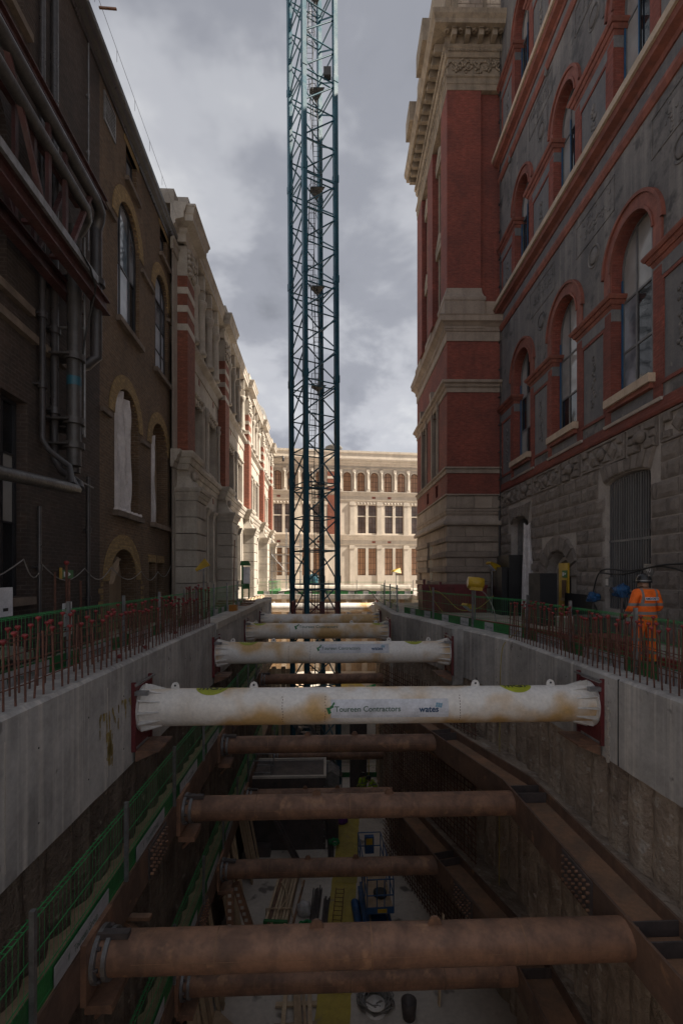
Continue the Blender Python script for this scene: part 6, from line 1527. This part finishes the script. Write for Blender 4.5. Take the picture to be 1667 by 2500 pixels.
# ---------------------------------------------------------------- people
def hivis_mat(name, base, straps=True):
    m, nt, N, L, b = newmat(name)
    tc = N.new('ShaderNodeTexCoord'); sp = N.new('ShaderNodeSeparateXYZ'); L.new(tc.outputs['Object'], sp.inputs[0])
    def band(x, lo, hi):
        a = N.new('ShaderNodeMath'); a.operation = 'GREATER_THAN'; L.new(x, a.inputs[0]); a.inputs[1].default_value = lo
        c = N.new('ShaderNodeMath'); c.operation = 'LESS_THAN'; L.new(x, c.inputs[0]); c.inputs[1].default_value = hi
        d = N.new('ShaderNodeMath'); d.operation = 'MULTIPLY'; L.new(a.outputs[0], d.inputs[0]); L.new(c.outputs[0], d.inputs[1]); return d.outputs[0]
    def mx(a, c):
        d = N.new('ShaderNodeMath'); d.operation = 'MAXIMUM'; L.new(a, d.inputs[0]); L.new(c, d.inputs[1]); return d.outputs[0]
    z = sp.outputs[2]; f = mx(band(z, 1.0, 1.055), band(z, 1.16, 1.215)); f = mx(f, mx(band(z, .255, .31), band(z, .50, .555)))
    ax = N.new('ShaderNodeMath'); ax.operation = 'ABSOLUTE'; L.new(sp.outputs[0], ax.inputs[0])
    st = N.new('ShaderNodeMath'); st.operation = 'MULTIPLY'; L.new(band(ax.outputs[0], .115, .16), st.inputs[0]); L.new(band(z, 1.2, 1.6), st.inputs[1]); f = mx(f, st.outputs[0])
    n = _noise(N, L, tc.outputs['Object'], 9, 4, .6)
    c = _mix(N, L, f, base, (.20,.19,.185)); c = _mix(N, L, _rng(N, L, n, .3, .8), c, tuple(x*.6 for x in base)); c = _mix(N, L, f, c, (.19,.18,.175))
    L.new(c, b.inputs['Base Color']); b.inputs['Roughness'].default_value = .75
    _bump(N, L, _noise(N, L, _map(N, L, tc.outputs['Object'], (8,8,14)), 1.0, 4, .6), .7, .03, b)
    return m
M['hivis_orange'] = hivis_mat('orange_hi_vis_suit', (.95,.16,.01)); M['hivis_yellow'] = hivis_mat('yellow_hi_vis_suit', (.40,.62,.03))
M['skin'] = plain('skin', (.32,.19,.13), .6); M['glove'] = plain('dark_glove', (.06,.055,.05), .8); M['boot'] = plain('dark_boot', (.03,.026,.022), .7); M['trouser'] = plain('dark_trousers', (.035,.04,.05), .85)
M['helmet_black'] = plain('black_helmet', (.022,.022,.024), .28, bump=.0)
M['helmet_white'] = plain('white_helmet', (.6,.6,.6), .35, bump=.0)
def person(label, loc, rz, pose, suit, trousers, helmet):
    """one continuous skinned body with five-fingered hands; facing +y"""
    V, E_, Rr = [], [], []
    def add(p, r, par=None):
        V.append(p); Rr.append(r if isinstance(r, tuple) else (r, r)); i = len(V)-1
        if par is not None: E_.append((par, i))
        return i
    P = pose
    pel = add(P['pelvis'], (.185,.145)); s1 = add(P['waist'], (.185,.15), pel); s2 = add(P['chest'], (.20,.15), s1); s3 = add(P['upper'], (.165,.115), s2)
    nk = add(P['neck'], .062, s3); h1 = add(P['head0'], (.078,.085), nk); h2 = add(P['head1'], (.088,.10), h1); h3 = add(P['head2'], (.07,.085), h2)
    hd = Vector(P['head1']); fw = (Vector(P['face'])-hd).normalized(); ns = add(tuple(hd+fw*.105-Vector((0,0,.02))), .016, h2)
    for sgn, k in ((-1,'l'),(1,'r')):
        sh = add(P['sh_'+k], (.095,.09), s3); el = add(P['el_'+k], .072, sh); wr = add(P['wr_'+k], .05, el)
        w = Vector(P['wr_'+k]); d = (w-Vector(P['el_'+k])).normalized(); pm = w+d*.06; pa = add(tuple(pm), (.036,.026), wr)
        sd = Vector((1,0,0)) if abs(d.x) < .8 else Vector((0,1,0)); cu = Vector((0,1,-.3)).normalized()
        for q, ln in ((-.03,.075),(-.011,.088),(.011,.084),(.03,.066)):
            b0 = pm+d*.035+sd*q; b1 = b0+d*ln*.5+cu*.008; b2 = b1+(d+cu*.9).normalized()*ln*.5
            i0 = add(tuple(b0), .011, pa); i1 = add(tuple(b1), .010, i0); add(tuple(b2), .0085, i1)
        t0 = pm-d*.01+sd*(-sgn*.04)+cu*.01; t1 = t0+(d*.6+cu*.6-sd*sgn*.4).normalized()*.045; i0 = add(tuple(t0), .013, pa); add(tuple(t1), .0105, i0)
        hp = add(P['hip_'+k], (.115,.12), pel); kn = add(P['kn_'+k], .09, hp); an = add(P['an_'+k], .072, kn); a = Vector(P['an_'+k]); f = Vector(P['toe_'+k])
        he = add((a.x, a.y-.02, .05 if a.z < .2 else a.z-.08), .052, an); add(tuple(f), (.045,.035), he)
    me = bpy.data.meshes.new('body'); me.from_pydata(V, E_, []); ob = bpy.data.objects.new('body', me); col.objects.link(ob)
    md = ob.modifiers.new('Skin', 'SKIN'); md.use_smooth_shade = True
    if not me.skin_vertices: me.skin_vertices.new() if hasattr(me.skin_vertices, 'new') else None
    for i, r in enumerate(Rr): me.skin_vertices[0].data[i].radius = r
    me.skin_vertices[0].data[0].use_root = True
    sb = ob.modifiers.new('Sub', 'SUBSURF'); sb.levels = 2; sb.render_levels = 2
    bpy.context.view_layer.update()
    nm = bpy.data.meshes.new_from_object(ob.evaluated_get(bpy.context.evaluated_depsgraph_get()))
    bpy.data.objects.remove(ob); bpy.data.meshes.remove(me)
    nm.materials.clear()
    for k in (suit, trousers, 'skin', 'boot', 'glove'): nm.materials.append(M[k])
    neckz = P['neck'][2]+.0; wl, wr_ = Vector(P['wr_l']), Vector(P['wr_r']); hl = Vector(P['head0'])
    for p in nm.polygons:
        c = p.center; p.use_smooth = True
        if (c-hd).length < .2 and c.z > neckz-.02: p.material_index = 2
        elif min((c-wl-(wl-Vector(P['el_l'])).normalized()*.09).length, (c-wr_-(wr_-Vector(P['el_r'])).normalized()*.09).length) < .095: p.material_index = 4
        elif c.z < .125: p.material_index = 3
        elif c.z < P['pelvis'][2]-.12: p.material_index = 1
        else: p.material_index = 0
    root = thing('person', label, 'person', loc, rz)
    b = bpy.data.objects.new('body', nm); col.objects.link(b); b.parent = root
    # helmet
    mb = MB(); hc = hd+Vector((0,0,.015)); mb.lathe((0,0,0), [(.136,-.02),(.138,.0),(.128,.012),(.125,.05),(.112,.10),(.08,.14),(.03,.158),(.001,.16)], 22); mb.box(-.09,.09,.09,.19,-.015,.0)
    o = mb.build('helmet', M[helmet], root, tuple(hc)); mb = MB(); mb.tube((0,0,.012),(0,0,.03),.131,22,caps=False); mb.box(-.015,.015,-.13,.1,.1,.145); mb.build('helmet_band', M['black_rubber'] if helmet != 'helmet_black' else M['galv'], o)
    mb = MB()
    for sx in (-1,1):
        for (dx, dy, dz, rr) in ((.034,.0,.0,.013),): 
            e = hd+fw*.083+Vector((fw.y,-fw.x,0))*sx*.034; mb.lathe((e.x,e.y,e.z), [(.001,-.012),(.011,-.006),(.013,0),(.011,.006),(.001,.012)], 8)
    mb.build('eyes', M['ink'], root)
    mb = MB()
    for sx in (-1,1):
        e = hd+Vector((fw.y,-fw.x,0))*sx*.092+Vector((0,0,-.01)); mb.lathe((e.x,e.y,e.z), [(.001,-.034),(.016,-.02),(.02,0),(.016,.024),(.001,.034)], 8)
    mb.build('ears', M['skin'], root)
    mb = MB(); e = hd+fw*.092+Vector((0,0,-.065)); s_ = Vector((fw.y,-fw.x,0)); mb.beam(tuple(e-s_*.024), tuple(e+s_*.024), .01, .008); mb.build('mouth', M['red_cap'], root)
    return root
stand = dict(pelvis=(0,0,.93), waist=(0,-.01,1.08), chest=(0,-.01,1.26), upper=(0,-.01,1.40), neck=(0,.01,1.485), head0=(0,.03,1.53), head1=(0,.04,1.60), head2=(0,.04,1.67), face=(-.08,.16,1.59),
    sh_l=(-.185,-.01,1.40), el_l=(-.30,-.03,1.14), wr_l=(-.27,.16,.98), sh_r=(.185,-.01,1.40), el_r=(.29,-.02,1.13), wr_r=(.22,.18,1.0),
    hip_l=(-.11,0,.86), kn_l=(-.15,.04,.48), an_l=(-.17,-.02,.11), toe_l=(-.20,.14,.045), hip_r=(.11,0,.86), kn_r=(.13,.02,.48), an_r=(.14,-.02,.11), toe_r=(.17,.14,.045))
W1 = person('worker in orange hi-vis suit and black helmet seen from behind', (6.28,10.0,-.08), 6, stand, 'hivis_orange', 'hivis_orange', 'helmet_black'); W1.scale = (1.1,1.1,1.1)
mb = MB()
def backpt(x, z): 
    return (x, -.175-.012*math.cos(x*9), z)
nx = 10; vs = [backpt(-.005+(-1+2*i/nx)*.135+.0, 1.30+dz) for dz in (-.028,.028) for i in range(nx+1)]
mb.add(vs, [(i,i+1,nx+2+i,nx+1+i) for i in range(nx)]); pt = mb.build('name_patch', M['sign_white'], W1)
v, f = text_geo('AMOCRETE', .052, .002); mb = MB(); mb.add([(a*.95-.005, backpt(a,0)[1]-.004, 1.30+c) for a, c in v], f); mb.build('lettering', M['ink_blue'], pt)
bend = dict(stand); bend.update(waist=(0,.08,1.06), chest=(0,.2,1.2), upper=(0,.29,1.28), neck=(0,.36,1.34), head0=(0,.4,1.38), head1=(0,.45,1.44), head2=(0,.48,1.5), face=(0,.6,1.38), sh_l=(-.185,.28,1.27), el_l=(-.26,.38,1.0), wr_l=(-.2,.52,.82), sh_r=(.185,.28,1.27), el_r=(.26,.38,1.0), wr_r=(.2,.52,.82))
person('worker in yellow hi-vis standing left of the yellow pole in the pit', (1.2,27.1,FZ), 35, stand, 'hivis_yellow', 'trouser', 'helmet_black')
person('worker in yellow hi-vis bending right of the yellow pole in the pit', (1.95,26.9,FZ), 80, bend, 'hivis_yellow', 'trouser', 'helmet_black')

# ---------------------------------------------------------------- things on the right pavement
GZ = -.03
RT_ = thing('red_steel_tank', 'long low dark red steel tank in front of the red tower', 'tank', (3.95,23.6,GZ), 1)
MB().box(0,3.15,0,1.2,.0,1.32).build('tank_body', M['red_paint'], RT_)
mb = MB(); mb.box(-.04,3.19,-.05,.0,1.2,1.36); mb.box(-.04,3.19,1.2,1.25,1.2,1.36)
for i in range(5): mb.box(.1+i*.72,.17+i*.72,-.04,.0,.05,1.2)
mb.build('stiffening_ribs', M['red_paint'], RT_); mb = MB(); mb.box(.1,.2,.3,.5,1.32,1.62); mb.box(.9,1.0,.3,.5,1.32,1.5); mb.build('lifting_eye', M['red_paint'], RT_)
B1 = thing('black_hoarding', 'tall black painted hoarding box beside the red tower corner', 'hoarding', (7.55,21.8,GZ)); MB().box(0,.78,0,1.7,0,2.75).build('front_panel', M['black_ply'], B1); MB().box(-.25,.0,.25,1.9,0,2.2).build('side_panel', M['black_ply'], B1)
B2 = thing('black_hoarding', 'shorter black hoarding box in front of the arched doorway', 'hoarding', (7.2,17.55,GZ)); MB().box(0,.006,0,1.05,0,1.92).build('side_panel', M['grey_ply'], B2); MB().box(.006,.62,0,1.05,0,1.915).build('front_panel', M['black_ply'], B2)
B3 = thing('low_black_board', 'low dark board against the wall left of the barred window', 'hoarding', (8.12,15.7,GZ)); MB().box(0,.05,0,1.9,0,1.2).build('board', M['black_ply'], B3)
c = curtain('plastic_sheet', 0, .62, 0, 4.1, 0, M['plastic_sheet'], None, .05, .1, 21, flare=.55); c.location = (7.98,21.5,GZ); c.rotation_euler = (0,0,R(-25)); tag(c, 'tall grey plastic sheet hanging beside the black hoarding', 'sheet')
YB = thing('fire_exit_board', 'yellow fire point board with green exit sign at the arched doorway', 'sign', (8.28,18.45,GZ), -89.5); MB().box(0,.75,0,.05,0,2.3).build('board', M['yellow'], YB); MB().box(.3,.7,-.012,-.0,1.75,2.02).build('exit_sign', M['green'], YB); MB().box(.3,.62,-.02,-.0,1.0,1.66).build('recess', M['frame_brown'], YB); MB().box(.28,.66,-.06,-.0,.9,1.0).build('shelf', M['timber'], YB)
ex = bpy.data.objects['exit_sign']; mb = MB(); mb.box(.34,.44,-.016,-.0125,1.82,1.95); mb.add([(.5,-.015,1.84),(.5,-.015,1.95),(.62,-.015,1.895)],[(0,1,2)]); mb.build('pictogram', M['sign_white'], ex)
# yellow floodlights on posts
def flood(label, loc, rz, tilt, post_h, sz=1.0, post=True, wedge=False):
    root = thing('floodlight', label, 'lamp', loc, rz, 'yellow floodlights')
    if post: MB().tube((0,0,0),(0,0,post_h),.03,8).build('post', M['galv'], root)
    mb = MB()
    if wedge: mb.add([(-.28*sz,-.2*sz,0),(.28*sz,-.2*sz,.0),(.28*sz,.2*sz,0),(-.28*sz,.2*sz,0),(-.28*sz,-.2*sz,.1*sz),(.2*sz,-.05*sz,.34*sz),(.2*sz,.05*sz,.34*sz),(-.28*sz,.2*sz,.1*sz)],[(0,3,2,1),(4,5,6,7),(0,1,5,4),(1,2,6,5),(2,3,7,6),(3,0,4,7)])
    else: mb.lathe((0,0,.22*sz),[(.001,-.3*sz),(.2*sz,-.3*sz),(.22*sz,-.1*sz),(.22*sz,.28*sz),(.15*sz,.3*sz)],16,'x'); mb.box(-.25*sz,.2*sz,-.15*sz,.15*sz,-.06*sz,.08*sz)
    o = mb.build('lamp_head', M['yellow'], root, (0,0,post_h)); o.rotation_euler = (0,R(tilt),0)
    mb = MB(); mb.box(-.2*sz,.16*sz,-.13*sz,.13*sz,-.03*sz,-.005) if wedge else mb.tube((.285*sz,0,.22*sz),(.30*sz,0,.22*sz),.17*sz,16); mb.build('lens', M['glass_film'], o)
    return root
flood('round yellow floodlight on a post behind the angled right barriers', (5.05,18.3,-.05), 175, -5, 1.35, 1.0)
flood('angled orange floodlight high on the post at the tower corner', (7.15,23.0,-.05), 10, 45, 2.2, 1.1, True, True)
flood('yellow floodlight hanging low behind the angled right barriers', (5.5,21.0,.3), 20, 35, .05, 1.0, False, True)
flood('yellow floodlight on the post beside the left stone pilasters', (-5.3,18.6,.02), 10, -25, 2.05, 1.0, True, True)
flood('yellow floodlight on a post at the far right of the pit', (5.0,44.2,0), 20, 10, 2.0, 1.4, True, True)
def cable(name, label, pts, r, mat, sub=6, group='site cables'):
    P = [Vector(p) for p in pts]; out = []
    for i in range(len(P)-1):
        a, b = P[max(i-1,0)], P[i]; c, d = P[i+1], P[min(i+2,len(P)-1)]
        for k in range(sub):
            t = k/sub; out.append(.5*((2*b)+(c-a)*t+(2*a-5*b+4*c-d)*t*t+(3*b-a-3*c+d)*t**3))
    out.append(P[-1]); mb = MB(); mb.path(out, r, 5); o = mb.build(name, mat); return tag(o, label, 'cable', group)
cable('cable', 'yellow cable looping in front of the red tank', [(4.0,22.9,1.0),(4.5,22.8,1.05),(4.9,22.7,.75),(5.5,22.5,.2),(6.2,22,.3),(6.6,21,.9)], .018, M['cable_yellow'])
cable('cable', 'second yellow cable crossing the red tank diagonally', [(4.2,23.2,1.3),(4.4,23.0,.6),(4.8,22.9,.05)], .014, M['cable_yellow'])
cable('cable', 'pale hose arching from the round floodlight to the ground', [(5.1,18.6,1.3),(5.6,18.9,1.1),(5.9,18.8,.5),(5.95,18.6,-.05)], .022, M['cable_grey'])
cable('cable', 'yellow cable hanging over the right concrete edge by the starter bars', [(5.75,14.9,.5),(5.2,14.6,.02),(4.95,14.4,-.1),(4.72,14.3,-.6),(4.66,14.25,-3),(4.62,14.2,-9.5)], .012, M['cable_yellow'])
cable('cable', 'black cable bundle along the rusticated wall behind the worker', [(8.3,6,2.15),(8.3,9,1.95),(8.3,11,1.8),(8.3,12.5,2.05),(8.3,14,1.95),(8.3,15.4,1.98),(8.25,15.8,1.4),(8.2,15.9,.6)], .022, M['black_rubber'])
cable('cable', 'second thinner black cable along the rusticated wall', [(8.28,6,2.3),(8.28,9.5,2.05),(8.28,12.3,2.1),(8.28,14.2,1.85),(8.28,15.5,1.9)], .025, M['black_rubber'])
cable('cable', 'rope hanging down the right pit wall from the beam', [(5.3,8.82,-.1),(5.27,8.78,-.3),(5.24,8.75,-2),(5.2,8.7,-9)], .006, M['cable_grey'])
cable('cable', 'black cable draped over the far green fence', [(-6,44.4,.1),(-4.5,44.3,.35),(-3,44.3,.15),(-1,44.3,.4),(1,44.3,.3),(2.5,44.2,.35),(3.3,43.6,-.5),(4.2,43.2,-1.0),(5,43.4,-.6)], .05, M['black_rubber'])
# wrapped kit in front of the barred window
def wrapped(label, loc, h, s):
    root = thing('wrapped_stand', label, 'stand', loc, 0, 'blue wrapped kit')
    mb = MB(); mb.tube((0,0,0),(0,0,h),.03,8); mb.beam((-.25,0,.02),(.25,0,.02),.05,.04); mb.beam((0,-.25,.02),(0,.25,.02),.05,.04); mb.build('stand', M['dark_steel'], root)
    b = blob('wrapped_head', (0,0,h-.1), s, s*.8, s*1.6, M['blue_wrap'], None, None, int(h*10), 14, 2.2); b.parent = root
    mb = MB(); mb.path([(0,.05,h-.1),(.1,0,h*.7),(-.05,.05,h*.4),(.1,.1,.1)], .03, 6); mb.build('hose', M['black_rubber'], root)
wrapped('kit wrapped in blue polythene beside the worker\'s shoulder', (6.95,12.0,GZ), 1.4, .19)
wrapped('smaller kit wrapped in blue polythene left of the barred window', (7.6,14.6,GZ), 1.15, .17)
JB = thing('junction_box', 'grey junction box on the bars left of the worker', 'box', (8.42,15.2,1.45)); MB().box(-.08,.06,-.1,.1,0,.3).build('box', M['galv'], JB); MB().box(-.09,-.08,-.07,.07,.05,.25).build('lid', M['white_clean'], JB)
SG = thing('number_sign', 'small white number plate on the bars above the worker', 'sign', (8.47,13.35,1.72)); MB().box(0,.02,-.2,.2,0,.42).build('plate', M['galv'], SG); v, f = text_geo('40', .22, .004); mb = MB(); mb.add([(-.006,-a,.25+c) for a, c in v], f); mb.build('lettering', M['white_clean'], bpy.data.objects['plate'])
# crates and kerbs behind the right barriers
for i, (x, y, w, l, h, mt, lb) in enumerate(((7.1,13.6,.7,1.0,.75,'dark_steel','dark grey cabinet behind the right barriers'),(6.95,12.2,.9,1.4,.35,'brick_red','low stack of red bricks behind the right barriers'),(7.3,15.6,.5,.7,.55,'concrete_pale','pale block behind the right barriers'))):
    mb = MB(); mb.box(-w/2,w/2,-l/2,l/2,0,h); mb.box(-w/2-.02,w/2+.02,-l/2-.02,l/2+.02,h,h+.05); o = mb.build('site_box', M[mt]); o.location = (x,y,GZ-.1); tag(o, lb, 'box')
mb = MB(); k_ = off(RW, 1.5); mb.sweep([k_[0],k_[1],k_[2]], [(0,-.15),(.12,-.15),(.12,.12),(0,.12)], 1); o = mb.build('red_white_kerb', M['red_cap']); tag(o, 'red plastic kerb strip behind the right barriers', 'kerb')

# ---------------------------------------------------------------- things on the left pavement
r_ = random.Random(3)
RU = thing('rubble_stack', 'stack of broken stone slabs behind the left barrier', 'rubble', T(-6.0,8.2,0), 20)
for i in range(16):
    mb = MB(); w, l = r_.uniform(.25,.5), r_.uniform(.3,.6); mb.bevbox(-w,w,-l,l,0,.11,.015); o = mb.build('slab', M['rubble'], RU, (r_.uniform(-.4,.4),r_.uniform(-.5,.5),.12*(i//3))); o.rotation_euler = (0,0,r_.uniform(0,3))
NO = thing('paper_notice', 'white paper notice tied to the left barrier with an arrow', 'notice', T(-5.06,9.72,.62), TA+90); MB().add([(-.2,.0,0),(.17,-.02,.03),(.2,.0,.68),(-.17,-.01,.66),(-.2,.004,0),(.17,-.016,.03),(.2,.004,.68),(-.17,-.006,.66)],[(0,1,2,3),(7,6,5,4)]).build('paper', M['sign_white'], NO); mb = MB(); mb.box(-.13,.08,-.03,-.025,.13,.17); mb.add([(.06,-.028,.10),(.14,-.028,.15),(.06,-.028,.20)],[(0,1,2)])
for i in range(3): mb.box(-.1,.1-.03*i,-.03,-.025,.55-i*.09,.565-i*.09)
mb.build('arrow_and_text', M['ink'], NO)
WB = thing('paper_notice', 'white box notice at the left picture edge on the sooty wall', 'notice', LB.matrix_basis @ Vector((-3.9,-.12,1.05)), 94.3); MB().box(-.2,.2,-.02,.0,0,.55).build('board', M['sign_white'], WB); MB().box(-.1,.05,-.025,-.021,.1,.16).build('printed_mark', M['ink'], WB)
XS = thing('exit_sign', 'small green exit sign hanging on the sooty wall', 'sign', LB.matrix_basis @ Vector((-1.75,-.1,1.75)), 94.3); MB().box(0,.55,-.015,.0,0,.2).build('plate', M['green'], XS); MB().box(-.1,0,-.02,.0,-.03,.25).build('edge', M['yellow'], XS); mb = MB(); mb.box(.08,.2,-.02,-.016,.04,.16); mb.add([(.3,-.018,.05),(.3,-.018,.15),(.42,-.018,.1)],[(0,1,2)]); mb.build('pictogram', M['sign_white'], bpy.data.objects['plate.001'] if 'plate.001' in bpy.data.objects else XS)
PO = thing('marker_pole', 'thin dark pole in an orange base on the left beam', 'pole', T(-4.0,21.6,.17)); MB().box(-.17,.17,-.15,.15,0,.32).build('base', M['orange_box'], PO); MB().tube((0,0,.32),(.06,0,3.2),.025,6).build('pole', M['rust'], PO)
PT = thing('bar_posts', 'group of tall dark bars with one red cap behind the left barrier', 'rebar', T(-5.6,10.3,0))
for i, (x, y, h) in enumerate(((0,0,1.9),(.1,.35,1.75),(-.1,.6,2.1),(.05,.9,1.7))): o = MB().tube((x,y,0),(x,y,h),.025,6).build('bar', M['rebar'], PT)
mb = MB(); mb.lathe((-.1,.6,2.1),[(.03,-.05),(.06,0),(.05,.04),(.001,.05)],8); mb.build('safety_cap', M['red_cap'], PT)
for i in range(5):
    p = T(-4.35,25.2+i*.5,.16); mb = MB(); mb.box(-.9,.9,-.16,.16,0,.09); o = mb.build('scaffold_board', M['rust']); o.location = (p.x-.4,p.y,.16+.1*i if i < 3 else .1*(i-3)+.2); o.rotation_euler = (0,0,.06*i); tag(o, '%s rusty board from the bottom stacked at the far left of the beam' % ORD[i], 'board', 'stacked boards')
WS = thing('wall_stub', 'grey upright concrete stub on the far left beam end', 'wall', (-4.95,32.2,-.9)); MB().box(-.25,.25,-.4,.4,0,1.2).build('stub', M['concrete'], WS)
IN = thing('notice_stand', 'green notice stand with white sheet in the sunlit yard', 'sign', (-7.15,36.2,0), 20); mb = MB(); mb.box(-.33,-.2,-.05,.05,0,2.6); mb.box(.18,.28,-.05,.05,0,.9); mb.add([(-.45,-.1,2.5),(.35,-.1,2.5),(.2,-.1,2.85),(-.35,-.1,2.85),(-.45,.1,2.5),(.35,.1,2.5),(.2,.1,2.85),(-.35,.1,2.85)],[(0,1,2,3),(4,7,6,5),(0,4,5,1),(1,5,6,2),(2,6,7,3),(3,7,4,0)]); mb.box(-.3,.28,-.04,.04,.75,1.15); mb.build('stand', M['green'], IN); MB().box(-.2,.3,-.06,-.05,1.15,2.4).build('notice_sheet', M['sign_white'], IN)
SC = thing('scaffold_tower', 'galvanised scaffold tower against the far stone building', 'scaffold', (-8.4,58.2,0))
for x in (0,1.7,3.4):
    for y in (0,1.3): MB().tube((x,y,0),(x,y,6.8+.6*(x == 1.7)),.045,6).build('standard', M['galv'], SC)
for z in (1.2,2.2,3.2,4.2,5.2):
    for y in (0,1.3): MB().tube((-.2,y,z),(3.6,y,z),.04,6).build('ledger', M['galv'], SC)
for z in (2.3,4.3): MB().box(-.1,3.5,.05,1.25,z,z+.05).build('deck', M['timber'], SC)
MB().tube((0,-.02,4.2),(1.7,-.02,2.2),.035,6).build('brace', M['galv'], SC)
TP = thing('pale_pipe', 'long pale pipe lying behind the far green fence', 'pipe', (-4.6,48,0)); MB().tube((0,0,.42),(11.5,.6,.42),.38,18).build('pipe', M['stone'], TP)
GT = thing('green_tank', 'upright teal green tank behind the far fence', 'tank', (-2.9,50,0)); mb = MB(); mb.lathe((0,0,0),[(.5,0),(.5,1.6),(.4,1.8),(.1,1.9)],14); mb.build('tank', M['crane'], GT)
OR = thing('orange_container', 'orange box at the foot of the sunlit stone wing', 'container', (-7.6,33.6,0)); MB().box(-.5,.2,-.6,.6,0,1.2).build('box', M['brick_orange'], OR)
for i in range(3): barrier((-7.0+.05*i,46.5+i*2.6,0), 88, '%s bright green barrier panel in the sunlit yard' % ORD[i], 'yard barriers', -1, 'n')
# yellow paint marks on the left beam
mb = MB(); r_ = random.Random(6)
def stroke(t0, z0, t1, z1, w):
    for k in range(8):
        u = r_.random(); t = t0+(t1-t0)*u+r_.uniform(-w,w); z = z0+(z1-z0)*u; h = r_.uniform(.05,.14)
        mb.add([(SL+.006,t,z),(SL+.006,t+.02+.02*r_.random(),z),(SL+.006,t+.03,z-h),(SL+.006,t+.01,z-h)],[(0,1,2,3)])
for (t0,z0,t1,z1,w) in ((7.9,-.45,7.9,-.75,.01),(7.92,-.42,8.15,-.45,.02),(8.15,-.45,8.15,-.75,.01),(8.25,-.42,8.25,-.72,.02),(8.35,-.42,8.5,-.7,.02),(8.6,-.42,8.6,-.75,.02),(8.75,-.4,9.1,-.45,.02),(8.9,-.4,8.9,-.75,.02),(9.15,-.4,9.2,-.7,.03)): stroke(t0,z0,t1,z1,w)
for k in range(13): stroke(8.22+r_.uniform(-.05,.08),-.78,8.3+r_.uniform(-.1,.06),-1.3,.06)
M['faded_yellow'] = plain('faded_yellow_paint', (.36,.27,.09), .8); o = mb.build('paint_marks', M['faded_yellow']); o.parent = CL
